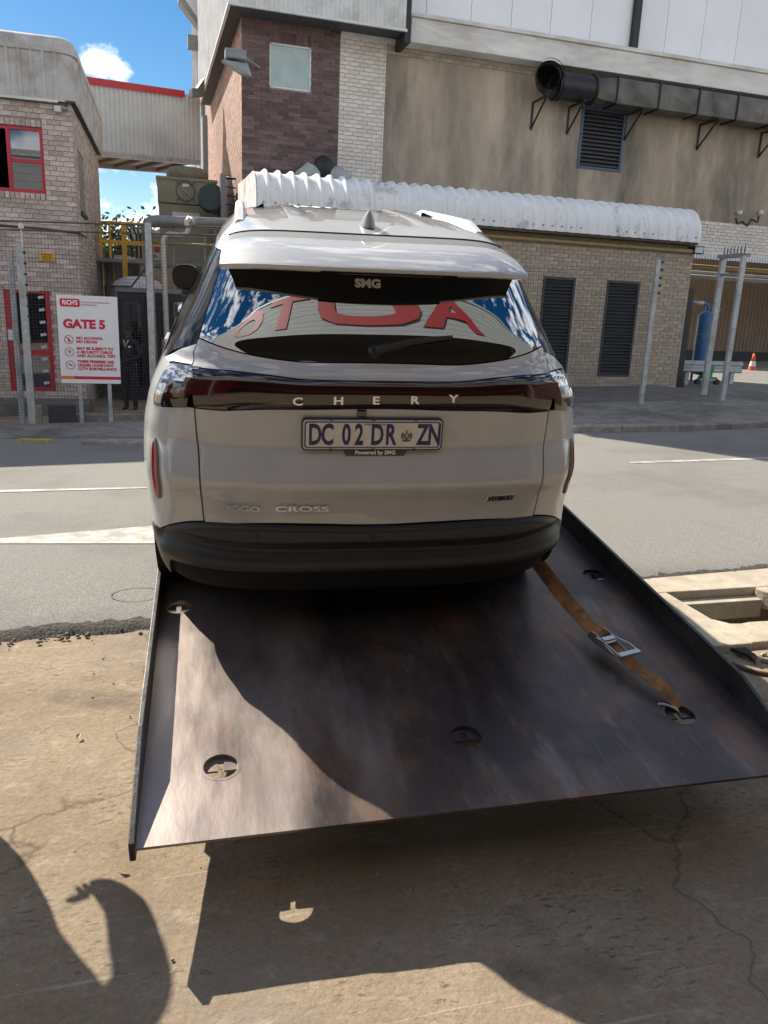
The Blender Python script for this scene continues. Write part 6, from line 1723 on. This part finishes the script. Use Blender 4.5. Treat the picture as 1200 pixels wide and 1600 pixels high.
stx('GATE 5', .085, .325, .185, bold=.010, sx=1.05)
for s, v in (('NO ALCOHOL', .480), ('NO DRUGS', .522)): stx(s, .285, v, .058, bold=.003, sx=1.06)
for s, v in (('MAY BE SUBJECT TO', .598), ('A SECURITY CHECK', .640), ('AND ALCOHOL TEST', .682)): stx(s, .285, v, .058, bold=.003, sx=1.06)
for s, v in (('THESE PREMISES ARE', .748), ('UNDER CONSTANT', .790), ('CCTV SURVEILLANCE', .832)): stx(s, .285, v, .058, bold=.003, sx=1.06)
for v in (.50, .64, .79):
    o = MB().lathe((0, 0, 0), [(.070, 0), (.070, .002), (.060, .002), (.060, 0)], 24, cap=False).build('icon_ring', M_SRED, sg_); sgn('r', o, .165, v, .021)
o = MB().bar((-.045, .045, 0), (.045, -.045, 0), .012, .002).build('icon_slash', M_SRED, sg_); sgn('r', o, .165, .50, .022)
o = MB().prism([(-.012, -.04, 0), (.012, -.04, 0), (.012, .005, 0), (.005, .02, 0), (.005, .04, 0), (-.005, .04, 0), (-.005, .02, 0), (-.012, .005, 0)], (0, 0, .0015)).build('icon_bottle', M_SRED, sg_); sgn('r', o, .165, .50, .0215)
o = MB().prism([(-.026, .026, 0), (0, .036, 0), (.026, .026, 0), (.022, -.012, 0), (0, -.034, 0), (-.022, -.012, 0)], (0, 0, .0015)).build('icon_shield', M_SGR, sg_); sgn('r', o, .165, .64, .0215)
o = MB().prism([(-.038, .012, 0), (-.030, .030, 0), (.036, .0, 0), (.028, -.020, 0)], (0, 0, .0015)).build('icon_camera', M_SRED, sg_); sgn('r', o, .165, .79, .0215)
o = MB().prism([(p[0] * 1, p[1], 0) for p in rrect(.30, .125, .03)], (0, 0, .002)).build('logo_panel', M_SRED, sg_); sgn('r', o, .215, .085, .022)
o = link('logo_lettering', text_mesh('logo_lettering', "RICH'S", .098, pmat('sign_print_white', (.8, .8, .8), .5, 0), .0006, .003, .80), None, sg_); sgn('t', o, .215, .085, .0245)
stx('RICH PRODUCTS CORPORATION', .40, .075, .028, M_SRED, .0005); stx('OF SOUTH AFRICA', .40, .105, .028, M_SRED, .0005)
for u in (.30, .80):
    x = O.x + Wd * u; MB().box((x - .03, SY + .001, zg(x, SY) + pavz(x) - .02), (x + .03, SY + .05, O.z + Hh * .9)).build('leg', M_GALV, sg_)

# ------------------------------------------------------------------ people
M_SKIN = pmat('dark_skin', (.075, .040, .028), .55, .08)
M_CLOTH = pmat('black_uniform', (.010, .011, .015), .85, .2, 30); M_CLOTH2 = pmat('work_clothes', (.03, .035, .05), .9, .2, 20)
def person(name, label, joints, edges, radii, skin_ids, cloth, H, extra=None):
    root = empty(name, (0, 0, 0), label, 'person')
    me = bpy.data.meshes.new(name); me.from_pydata(joints, edges, []); o = bpy.data.objects.new('tmp', me); COL.objects.link(o)
    md = o.modifiers.new('skin', 'SKIN'); md.use_smooth_shade = True
    if not me.skin_vertices:
        bm = bmesh.new(); bm.from_mesh(me); bm.verts.layers.skin.verify(); bm.to_mesh(me); bm.free()
    for i, r in enumerate(radii):
        sv = me.skin_vertices[0].data[i]; sv.radius = r if isinstance(r, tuple) else (r, r)
    me.skin_vertices[0].data[0].use_root = True
    sb_ = o.modifiers.new('sub', 'SUBSURF'); sb_.levels = 2; sb_.render_levels = 2
    dg = bpy.context.evaluated_depsgraph_get(); m2 = bpy.data.meshes.new_from_object(o.evaluated_get(dg)); bpy.data.objects.remove(o)
    m2.materials.clear(); m2.materials.append(cloth); m2.materials.append(M_SKIN); m2.materials.append(pmat('black_boot', (.012, .011, .010), .5))
    J = [Vector(j) for j in joints]
    for p in m2.polygons:
        k = min(range(len(J)), key=lambda i: (J[i] - p.center).length - (radii[i][0] if isinstance(radii[i], tuple) else radii[i]))
        p.material_index = 1 if k in skin_ids else (2 if p.center.z < .10 else 0); p.use_smooth = True
    b = bpy.data.objects.new('body', m2); COL.objects.link(b); b.parent = root
    return root
def figure(name, label, H, arms, cloth, head_turn=0.0):
    k = H / 1.75
    J = [(0, 0, .95), (0, -.01, 1.12), (0, 0, 1.32), (0, .01, 1.45), (0, 0, 1.53), (0, -.005, 1.60), (0, -.012, 1.665), (0, .0, 1.72)]
    Rr = [(.155, .11), (.145, .10), (.17, .115), (.10, .085), (.055, .055), (.068, .078), (.078, .092), (.058, .070)]
    E_ = [(0, 1), (1, 2), (2, 3), (3, 4), (4, 5), (5, 6), (6, 7)]; skin = {4, 5, 6, 7}
    for s in (-1, 1):
        b = len(J); J += [(s * .10, 0, .86), (s * .105, -.01, .50), (s * .11, .01, .12), (s * .11, .01, .05), (s * .125, -.13, .035)]; Rr += [(.10, .105), (.068, .075), (.052, .058), (.045, .05), (.042, .03)]; E_ += [(0, b), (b, b + 1), (b + 1, b + 2), (b + 2, b + 3), (b + 3, b + 4)]
    for s in (-1, 1):
        b = len(J); el, wr, ha = arms[s]; J += [(s * .20, .01, 1.42), el, wr, ha]; Rr += [.068, .052, .038, (.036, .022)]; E_ += [(3, b), (b, b + 1), (b + 1, b + 2), (b + 2, b + 3)]; skin.add(b + 3)
    J = [tuple(c * k for c in j) for j in J]; Rr = [tuple(c * k for c in r) if isinstance(r, tuple) else r * k for r in Rr]
    root = person(name, label, J, E_, Rr, skin, cloth, H)
    # hair, ears, nose, eyes and fingers
    hd = Vector(J[6])
    m = MB(); rows = []
    for j in range(6):
        t = j / 5; z = hd.z + (.005 + .105 * t) * k; r = (.090 * math.cos(t * 1.35) + .004) * k
        rows.append([(r * .86 * math.cos(a), hd.y + .012 * k + r * 1.05 * math.sin(a), z) for a in [2 * math.pi * i / 16 for i in range(16)]])
    m.grid(rows, closed=True); hair = m.build('hair', pmat('black_hair', (.006, .006, .006), .8), root, smooth=True)
    m = MB(); m.lathe(hd + Vector((0, -.098, -.015)) * k, [(.004, -.02 * k), (.013 * k, -.012 * k), (.006 * k, .03 * k)], 8); 
    for s in (-1, 1): m.lathe(hd + Vector((s * .080 * k, .005, -.01 * k)), [(.004, -.028 * k), (.014 * k, 0), (.006, .028 * k)], 8)
    m.build('face_features', M_SKIN, root, smooth=True)
    for s in (-1, 1): MB().lathe(hd + Vector((s * .030, -.083, .012)) * 1, [(.003, -.008), (.011, 0), (.003, .008)], 8).build('eye', pmat('eye', (.25, .25, .24), .3), root, smooth=True)
    for s in (-1, 1):
        el, wr, ha = [Vector(a) * k for a in arms[s]]; d = (ha - wr).normalized(); sd_ = d.cross(Vector((0, 0, 1))); sd_ = sd_.normalized() if sd_.length > .1 else Vector((1, 0, 0))
        m = MB(); n_ = d.cross(sd_)
        for i in range(4):
            p = ha + sd_ * ((i - 1.5) * .019 * k) + d * .018 * k; L_ = (.06, .075, .07, .055)[i] * k
            m.tube([p, p + d * L_ * .5 + n_ * .006, p + d * L_ * .85 + n_ * .022], [.009 * k, .0085 * k, .006 * k], 6)
        p = ha + sd_ * .034 * k; m.tube([p - d * .015, p + sd_ * .022 * k + d * .02 * k, p + sd_ * .026 * k + d * .055 * k], [.011 * k, .010 * k, .007 * k], 6)
        m.build('fingers', M_SKIN, root, smooth=True)
    return root
gq = gpx(205, 641, dz=-.08); 
gH = 1.68
guard = figure('person', 'person in a black uniform standing behind the fence beside the gate notice', gH,
               {-1: ((-.27, .0, 1.16), (-.14, -.17, 1.06), (-.06, -.20, 1.05)), 1: ((.27, .0, 1.16), (.14, -.17, 1.08), (.05, -.20, 1.07))}, M_CLOTH)
gd = 1.0; p0 = CAM + (gq - CAM) * gd
yz = zg(gq[0], gq[1]) + pavz(gq[0]) - .012 - .12 * sstep((3.5 - gq[0]) / 2.0)
guard.location = (gq[0], gq[1], yz); guard.rotation_euler = (0, 0, math.radians(-25))
sH = float(atY(205, 511, gq[1])[2]) - yz
k_ = sH / 1.72 / (gH / 1.75) * .985; guard.scale = (k_ * .95, k_ * .95, k_)
m = MB(); m.tube([(.05, -.085, 1.42), (.03, -.125, 1.36), (0, -.135, 1.28), (-.03, -.125, 1.36), (-.05, -.085, 1.42)], .012, 6); m.build('collar_trim', pmat('cream_collar', (.5, .42, .28), .7), guard, smooth=True)
MB().box((.06, -.14, 1.28), (.12, -.125, 1.31)).build('name_badge', M_WHITE, guard)
op = figure('person', 'person in dark work clothes beside the flatbed, only the shadow shows', 1.76,
            {-1: ((-.30, -.06, 1.20), (-.20, -.28, 1.22), (-.16, -.36, 1.24)), 1: ((.29, .0, 1.16), (.285, -.05, 1.02), (.27, -.10, .96))}, M_CLOTH2)
op.location = (-1.24, 3.05, zg(-1.24, 3.05)); op.rotation_euler = (0, 0, math.radians(33)); op.scale = (1.28, 1.15, 1.0)

# ------------------------------------------------------------------ yard equipment seen between office and factory
M_BEI = pmat('beige_unit_paint', (.27, .25, .17), .55, .08, 3, stain=(.2, .17, .12), stain_scale=2)
UY = 21.0
def U(x, y, Y=UY): return fY(x, y, Y, 0.0)
un = empty('cooling_unit', (0, 0, 0), 'beige box shaped plant unit with round fan emblem above the pipes', 'cooling unit')
ua, ub, ut, um, ubm = float(U(246, 300)[0]), float(U(338, 300)[0]), float(U(290, 280)[2]), float(U(290, 319)[2]), float(U(290, 420)[2])
MB().box((ua, UY, um), (ub, UY + 1.6, ut)).build('upper_casing', M_BEI, un, bevel=.02); MB().box((ua + .02, UY + .03, ubm), (ub - .02, UY + 1.58, um - .01)).build('lower_casing', M_BEI, un, bevel=.02)
MB().box((ua + .4, UY + .4, zg(0, UY) - .2), (ub - .4, UY + 1.2, ubm)).build('pedestal', M_STEELGREY, un)
MB().box((ua - .03, UY - .03, ut - .03), (ub + .03, UY + 1.62, ut + .03)).build('top_rim', M_BEI, un)
c_ = U(290, 299); MB().lathe((c_[0], UY - .012, c_[2]), [(.235, 0), (.235, .012), (.215, .012), (.215, 0)], 28, (0, -1, 0), cap=False).build('fan_ring', pmat('dark_ring', (.09, .085, .06), .6), un)
for a in (45, 135, 225, 315):
    dx_, dz_ = math.cos(math.radians(a)), math.sin(math.radians(a)); MB().bar((c_[0] + .2 * dx_, UY - .008, c_[2] + .2 * dz_), (c_[0] + .33 * dx_, UY - .008, c_[2] + .33 * dz_), .03, .012).build('fan_lug', MATS['dark_ring'], un)
MB().box((c_[0] - .08, UY - .02, c_[2] + .10), (c_[0] + .08, UY - .004, c_[2] + .17)).build('label_plate', M_WHITE, un); MB().bar((c_[0] - .08, UY - .015, c_[2] + .06), (c_[0] + .09, UY - .015, c_[2] - .10), .05, .012).build('label_stripe', M_WHITE, un)
l0 = U(269, 332); l1 = U(312, 345); MB().box((l0[0], UY + .0, l1[2] + .03), (l1[0], UY + .028, l0[2] + .02)).build('label_plate', M_WHITE, un)
t0 = U(290, 268); MB().lathe((t0[0] + .05, UY + .7, ut), [(.46, 0), (.52, .12), (.52, .24), (.44, .34)], 20).build('top_collar', pmat('olive_collar', (.20, .18, .12), .6), un, smooth=40)
mo = empty('fan_motor', (0, 0, 0), 'dark green finned motor on a black bracket beside the beige unit', 'motor')
mc = Vector(U(338, 312, UY - .6)); 
for k in range(7): MB().tube([mc + Vector((-.05 - .02 * k, .1 - .06 * k, 0)), mc + Vector((-.05 - .02 * k, .06 - .06 * k, 0))], .34 - .02 * abs(k - 3), 20).build('fin', pmat('dark_green_motor', (.020, .045, .042), .5), mo, smooth=40)
MB().box(mc + Vector((.08, -.4, -.55)), mc + Vector((.22, .4, .55))).build('mount_plate', M_STEELGREY, mo, bevel=.01)
MB().tube([mc + Vector((.2, -.1, .5)), mc + Vector((.62, -.1, .48)), mc + Vector((.62, -.1, -.6))], .035, 8).build('bracket_pipe', M_BLACK, mo, smooth=True)
for z in (-.1, .1, .3): MB().bar(mc + Vector((.2, -.1, z)), mc + Vector((.6, -.1, z - .02)), .03).build('rung', M_BLACK, mo)
MB().tube([mc + Vector((.0, .1, -.2)), Vector((mc.x, mc.y + .1, zg(mc.x, mc.y) - .1))], .08, 8).build('pillar', M_STEELGREY, mo)
# pipes
M_PIPEG = pmat('lagged_grey_pipe', (.20, .205, .21), .5, .1); M_PIPEB = pmat('pinkish_steel_pipe', (.36, .31, .27), .5, .1)
QY = 17.2
def Q(x, y, Y=QY): return Vector(fY(x, y, Y, 0.0))
p1 = empty('grey_pipe', (0, 0, 0), 'thick grey pipe running above the fence with elbow at its left end', 'pipe')
a = Q(231, 352); MB().tube([Q(420, 352), Q(245, 344), Q(236, 345), Q(231, 349), Q(229, 358), Q(231, 375)], .10, 12).build('pipe_run', M_PIPEG, p1, smooth=True)
e_ = Q(231, 372); MB().tube([e_, Vector((e_.x + .05, e_.y, zg(e_.x, e_.y) - .1))], .085, 10).build('riser', M_PIPEB, p1, smooth=True)
p2_ = empty('steel_pipe', (0, 0, 0), 'polished steel pipe with swan neck bend behind the fence post', 'pipe')
e_ = Q(255, 385, QY - .3); MB().tube([Vector((e_.x + .15, e_.y, zg(e_.x, e_.y) - .1)), Q(262, 560, QY - .3), e_, Q(255, 376, QY - .3), Q(258, 369, QY - .3), Q(264, 366, QY - .3), Q(284, 368, QY - .3), Q(291, 365, QY - .3), Q(294, 358, QY - .3), Q(292, 347, QY - .3), Q(296, 341, QY - .3), Q(303, 340, QY - .3), Q(303, 352, QY - .3)], .058, 10).build('pipe_run', pmat('bare_steel_pipe', (.46, .42, .37), .35, .08, metal=.4), p2_, smooth=True)
MB().lathe(Q(293, 354, QY - .3), [(.09, -.02), (.09, .02)], 14).build('flange', M_GALV, p2_, smooth=40)
p3_ = empty('yellow_pipe', (0, 0, 0), 'thin ochre gas pipes on brackets above the fence', 'pipe')
for yy in ((353, 357), (379, 385)): MB().tube([Q(236, yy[0], QY + .4), Q(420, yy[1] + 3, QY + .4)], .028, 8).build('pipe_run', MATS['ochre_pipe'], p3_, smooth=True)
for xx in (270, 320): b_ = Q(xx, 356, QY + .45); MB().bar(b_, Vector((b_.x, b_.y, zg(b_.x, b_.y) - .1)), .04).build('bracket_post', M_STEELGREY, p3_)
# steel platform with yellow rails
pf = empty('yellow_railing_platform', (0, 0, 0), 'dark steel walkway with yellow safety railing behind the office', 'walkway')
RY_ = 19.5
def V(x, y, Y=RY_): return Vector(fY(x, y, Y, 0.0))
d0, d1 = V(120, 400), V(420, 414); MB().box((d0.x, RY_, d1.z - .06), (d1.x, RY_ + 1.4, d0.z - .08)).build('deck', M_STEELGREY, pf)
M_YEL = pmat('safety_yellow', (.62, .33, .02), .5, .08)
rt_, rm_ = V(160, 346).z, V(160, 377).z
MB().tube([(V(152, 346).x, RY_ + 1.2, rt_ + .02), (V(155, 346).x, RY_ + .2, rt_), (V(222, 350).x, RY_, rt_), (V(226, 352).x, RY_, rt_ - .05)], .03, 8).build('top_rail', M_YEL, pf, smooth=True)
MB().bar((V(154, 377).x, RY_, rm_), (V(260, 382).x, RY_, rm_ - .0), .05, .09).build('mid_rail', M_YEL, pf)
for xx, wdt_ in ((158, .05), (172, .05), (194, .11)): p_ = V(xx, 380); MB().bar((p_.x, RY_ + .001, d1.z - (.06 if xx < 190 else 1.3)), (p_.x, RY_ + .001, rt_), wdt_, .05).build('rail_post', M_YEL, pf)
for xx in (205, 213, 219): p_ = V(xx, 380); MB().tube([(p_.x, RY_ + .2, d1.z), (p_.x, RY_ + .2, rt_ - .25), (p_.x - .06, RY_ + .2, rt_ - .10)], .022, 6).build('rail_post', M_BLACK, pf, smooth=True)
for xx in (150, 210, 330, 400): p_ = V(xx, 400); MB().bar((p_.x, RY_ + 1.0, zg(p_.x, RY_) - .2), (p_.x, RY_ + 1.0, d1.z), .10).build('leg', M_STEELGREY, pf)
for xx in (160, 176): p_ = V(xx, 450); MB().bar((p_.x, RY_ + .8, V(xx, 445).z), (p_.x, RY_ + .8, d1.z - .1), .04).build('lower_rail_post', M_YEL, pf)
MB().box((V(163, 393).x, RY_ + .2, d0.z - .08), (V(175, 393).x, RY_ + .6, V(165, 396).z + .05)).build('control_box', M_DARKSOF, pf)
# pale drum between the posts
dm_ = V(192, 440, 21.0); dr2 = empty('pale_drum', (0, 0, 0), 'pale grey drum standing under the steel walkway', 'drum'); MB().lathe((dm_.x, 21.0, zg(dm_.x, 21) - .1), [(.45, 0), (.45, V(190, 405, 21).z - zg(dm_.x, 21)), (.3, V(190, 400, 21).z - zg(dm_.x, 21) + .1)], 18).build('drum_body', pmat('pale_drum', (.42, .43, .43), .6), dr2, smooth=40)
# dark security hut behind the guard
hu = empty('dark_hut', (0, 0, 0), 'black panelled hut with pale domed roof behind the uniformed person', 'hut')
HY_ = 17.6
h0, h1 = Vector(fY(190, 600, HY_, 0)), Vector(fY(345, 600, HY_, 0)); hz0 = zg(h0.x, HY_) - .15; hz1 = Vector(fY(230, 458, HY_, 0)).z
M_HUT = pmat('dark_hut_panel', (.022, .023, .027), .5, .15)
MB().box((h0.x, HY_, hz0), (h1.x, HY_ + 2.0, hz1)).build('wall', M_HUT, hu)
MB().box((h0.x - .06, HY_ - .06, hz1), (h1.x + .06, HY_ + 2.06, hz1 + .10)).build('roof_edge', M_STEELGREY, hu, bevel=.02)
nn = 4
for k in range(nn):
    xa = h0.x + (h1.x - h0.x) * (k + .06) / nn; xb_ = h0.x + (h1.x - h0.x) * (k + .94) / nn
    m = MB(); za_, zb__ = hz0 + .35, hz1 - .12
    for a, b in (((xa, za_), (xb_, za_ + .04)), ((xa, zb__ - .04), (xb_, zb__)), ((xa, za_ + .04), (xa + .04, zb__ - .04)), ((xb_ - .04, za_ + .04), (xb_, zb__ - .04))): m.box((a[0], HY_ - .04, a[1]), (b[0], HY_ - .001, b[1]))
    pn = m.build('panel_frame', M_BLACK, hu); MB().box((xa + .04, HY_ - .018, za_ + .04), (xb_ - .04, HY_ - .012, zb__ - .04)).build('pane', M_PANE, pn)
dc = Vector(fY(216, 452, HY_ + .8, 0)); rows = []
for j in range(6):
    t = j / 5 * math.pi / 2; rows.append([(dc.x + .55 * math.cos(t) * math.cos(a), HY_ + .8 + .55 * math.cos(t) * math.sin(a), hz1 + .10 + .26 * math.sin(t)) for a in [2 * math.pi * i / 20 for i in range(20)]])
MB().grid(rows, closed=True).build('dome', pmat('pale_dome', (.58, .58, .55), .4), hu, smooth=True)
MB().tube([(dc.x - .55, HY_ - .05, hz1 + .1), (dc.x - .1, HY_ - .05, hz1 + .12), (dc.x + .2, HY_ - .05, hz1 + .5), (dc.x + .2, HY_ - .05, hz1 + .75)], .02, 6).build('cable', M_DARKSOF, hu, smooth=True)
# low dark building closing the yard behind
bk = empty('rear_store', (0, 0, 0), 'low grey store building closing the yard behind the pipes', 'building')
r0, r1 = Vector(fY(215, 470, 26, 0)), Vector(fY(420, 470, 26, 0)); rz = Vector(fY(300, 372, 26, 0)).z
MB().box((r0.x, 26, -1), (r1.x, 30, rz)).build('wall', pmat('grey_render', (.20, .185, .16), .85, .15, 1.5), bk)
MB().box((r0.x - .1, 25.9, rz), (r1.x + .1, 30.1, rz + .15)).build('roof_edge', M_GALV, bk)
for xa in (240, 268, 296): p_ = fY(xa, 400, 26, 0); MB().box((p_[0], 25.96, p_[2] - .35), (p_[0] + .38, 26.01, p_[2] + .30)).build('window', M_PANE, bk)
# pallets / stored boards along the fence foot
sk = empty('wall_plinth', (0, 0, 0), 'low dirty concrete edging at the foot of the left fence', 'edging')
MB().box((b1.x + .2, FLY + .3, zg(b1.x, FLY) - .1), (b3.x + 1.5, FLY + .5, zg(b1.x, FLY) + pavz(b1.x) + .12)).build('edging', M_KERB, sk, bevel=.02)
for xa, wd_ in ((88, .42), (60, .2)): p_ = gpx(xa, 648, dz=.05); MB().box((p_[0], FLY + .12, p_[2] - .02), (p_[0] + wd_, FLY + .28, p_[2] + .28)).build('block', M_DARKSOF if wd_ > .3 else M_CONC, sk, bevel=.01)

# ------------------------------------------------------------------ trees beyond the yard
def tree(loc, H, R, seed, label):
    rnd = random.Random(seed); t = empty('tree', loc, label, 'tree', 'trees beyond the yard')
    m = MB(); m.tube([(0, 0, -.3), (.1, 0, H * .3), (.0, .1, H * .55)], [.25, .2, .12], 8)
    tips = []
    for k in range(9):
        a = rnd.uniform(0, 6.28); h = H * rnd.uniform(.3, .55); e = Vector((R * .7 * math.cos(a), R * .7 * math.sin(a), H * rnd.uniform(.55, .95))); tips.append(e)
        m.tube([(0, .05, h), tuple(e * .5 + Vector((0, 0, h * .5))), tuple(e)], [.09, .06, .02], 5)
    m.build('trunk', pmat('bark', (.09, .07, .05), .9, .2), t, smooth=True)
    vs, fs = [], []
    for k in range(9000):
        c = tips[rnd.randrange(len(tips))] + Vector((rnd.gauss(0, R * .3), rnd.gauss(0, R * .3), rnd.gauss(0, H * .10)))
        a = Vector((rnd.uniform(-1, 1), rnd.uniform(-1, 1), rnd.uniform(-1, 1))).normalized() * .16; b = a.orthogonal().normalized() * .09
        i = len(vs); vs += [tuple(c - a), tuple(c + b), tuple(c + a), tuple(c - b)]; fs.append((i, i + 1, i + 2, i + 3))
    m = MB(); m.add(vs, fs); m.build('crown', pmat('leaves', (.055, .085, .030), .6, .3, 1.5, isl_var=.4), t, normals=False, kind='stuff')
for i, (px_, Yt, Hk, lab) in enumerate(((158, 44, -.6, 'leafy tree beyond the yard, left of the yellow railing post'), (210, 52, -1.6, 'leafy tree beyond the yard, behind the black railing posts'))):
    q = fY(px_, 352, Yt, 0); g0_ = zg(q[0], Yt) - 1; tree((q[0], Yt, g0_), q[2] - g0_ + Hk, 2.2, 5 + i, lab)

# ------------------------------------------------------------------ litter and rubble
cn = gpx(1061, 672, dz=TH); can = empty('crushed_can', (cn[0], cn[1] + .0, zg(cn[0], cn[1]) + TH), 'blue crushed drinks can in the gutter by the kerb', 'can')
MB().lathe((-.11, 0, .045), [(.025, 0), (.045, .02), (.042, .08), (.046, .14), (.044, .20), (.03, .22)], 14, (1, .1, 0)).build('can_body', pmat('blue_can', (.10, .30, .42), .35, .2, 30, metal=.4, stain=(.5, .55, .55), stain_scale=14), can, smooth=40)
bg_ = gpx(1185, 1030); tr = empty('plastic_bag', (0, 0, 0), 'black plastic shard lying on the sand beside the drain', 'litter')
a = gpx(1140, 1021); b = gpx(1182, 1036)
m = MB(); m.prism([(a[0], a[1], .015), (a[0] + .07, a[1] - .035, .03), (b[0], b[1], .02), (b[0] - .04, b[1] - .04, .012), (a[0] + .05, a[1] - .09, .01)], (0, 0, .02)); m.build('shard', M_BLACK, tr)
cb = empty('rubber_cable', (0, 0, 0), 'brown rubber cable lying across the sand near the drain', 'cable')
pts = [gpx(x, y, dz=.012) for x, y in ((1142, 1036), (1160, 1044), (1180, 1050), (1205, 1054), (1230, 1056))]
MB().tube([tuple(p) for p in pts], .012, 8).build('cable_run', pmat('brown_rubber', (.10, .055, .03), .7), cb, smooth=True)
rnd = random.Random(3)
m = MB()
def stone(m, c, r):
    n = 5; vs = []
    for (z, k) in ((-.4, .7), (.1, 1), (.6, .55)):
        for i in range(n): a = 2 * math.pi * i / n + rnd.uniform(-.3, .3); rr_ = r * k * rnd.uniform(.7, 1.2); vs.append((c[0] + rr_ * math.cos(a), c[1] + rr_ * math.sin(a), c[2] + r * z))
    fs = [(j * n + i, j * n + (i + 1) % n, (j + 1) * n + (i + 1) % n, (j + 1) * n + i) for j in range(2) for i in range(n)] + [tuple(2 * n + i for i in range(n))]
    m.add(vs, fs)
for k in range(420):      # crumbled asphalt along the road edge
    x = rnd.uniform(-2.4, 5); y = nearY(x) - abs(rnd.gauss(0, .05)) + .02; stone(m, (x, y, zg(x, y) + .004), rnd.uniform(.004, .016))
tag(m.build('asphalt_crumbs', pmat('crumb', (.20, .17, .14), .95, .2, isl_var=.4), None), 'crumbled dark asphalt along the broken road edge', 'gravel', kind='stuff')
m = MB()
for k in range(520):      # rubble beside the drain and loose grit on the apron
    if k < 260: x, y = rnd.uniform(3.05, 4.6), rnd.uniform(2.95, 3.38); r = rnd.uniform(.006, .028)
    else: x, y = rnd.uniform(-2.2, 3.2), rnd.uniform(.9, 4.1); r = rnd.uniform(.002, .007)
    stone(m, (x, y, zg(x, y) + .002), r)
tag(m.build('rubble', pmat('pale_rubble', (.36, .30, .24), .95, .2, isl_var=.5), None), 'pale rubble and grit scattered on the worn ground', 'gravel', kind='stuff')
for k, (x, y) in enumerate(((1055, 621), (1068, 618))):
    pass
# fallen leaves
for k, (x, y) in enumerate(((1117, 1228), (120, 1160), (200, 1365))):
    p = gpx(x, y); lf = MB(); lf.add([(0, 0, .0), (.02, .008, .012), (.045, 0, .006), (.02, -.012, .010)], [(0, 1, 2, 3)]); o = lf.build('leaf', pmat('dry_leaf', (.42, .33, .2), .8), None); o.location = (p[0], p[1], .012); o.rotation_euler = (0, 0, k * 1.3)
    tag(o, ('dry leaf near the cracked ground under the bed end', 'dry leaf on the sunlit ground at left', 'dry leaf on the ground near the left shadow')[k], 'leaf')

# ------------------------------------------------------------------ workshop behind the camera (seen mirrored in the rear window)
ws = empty('workshop', (0, 0, 0), 'workshop canopy with large red lettering, mirrored in the car window', 'building')
WY = -1.2; wz0, wz1 = 4.28, 6.85
M_BOARD = pmat('white_fascia_board', (.24, .25, .25), .6, .05, 3)
k = 0; z = wz0
while z < wz1 - .01:
    MB().prism([(-14, WY + .0, z), (-14, WY + .010, z + .004), (-14, WY + .004, z + .276), (-14, WY - .02, z + .276), (-14, WY - .02, z)], (32, 0, 0)).build('fascia_board', M_BOARD, ws); z += .28
M_BRED = pmat('red_fascia_letter', (.24, .014, .016), .5, .05)
for ch, x in (('A', 2.85), ('U', 1.08), ('T', -.85), ('O', -2.95)):
    o = link('fascia_letter', text_mesh('fascia_letter', ch, 2.7, M_BRED, .02, .075, .98), None, ws); place(o, (x, WY + .045, 5.72), (-1, 0, 0), (0, 0, 1), (0, 1, 0))
M_DKW = pmat('dark_canopy_soffit', (.04, .04, .04), .8, .1)
MB().box((-14, -9.5, wz0 + .05), (18, WY - .021, wz0 + .12)).build('canopy_soffit', M_DKW, ws)
MB().box((-14, -9.9, -.2), (18, -9.5, wz1)).build('back_wall', pmat('grey_workshop_wall', (.16, .15, .14), .85, .1), ws)
for x in (-9, -4, 6, 12): MB().box((x - .12, WY - .4, -.1), (x + .12, WY - .16, wz0 + .05)).build('column', M_STEELGREY, ws)
MB().box((-14, -9.9, wz1), (18, WY + .06, wz1 + .06)).build('roof', M_GALV, ws)
M_SKYBLOCK = pmat('brown_sky_block', (.10, .085, .07), .85, .15, 2)  # unseen walls on both sides, added to block sky and bounced light
MB().box((-6.5, -9.49, -.1), (-6.2, .4, wz0 + .04)).build('sky_block_wall', M_SKYBLOCK, ws); MB().box((7.6, -9.49, -.1), (7.9, 2.4, wz0 + .04)).build('sky_block_wall', M_SKYBLOCK, ws)
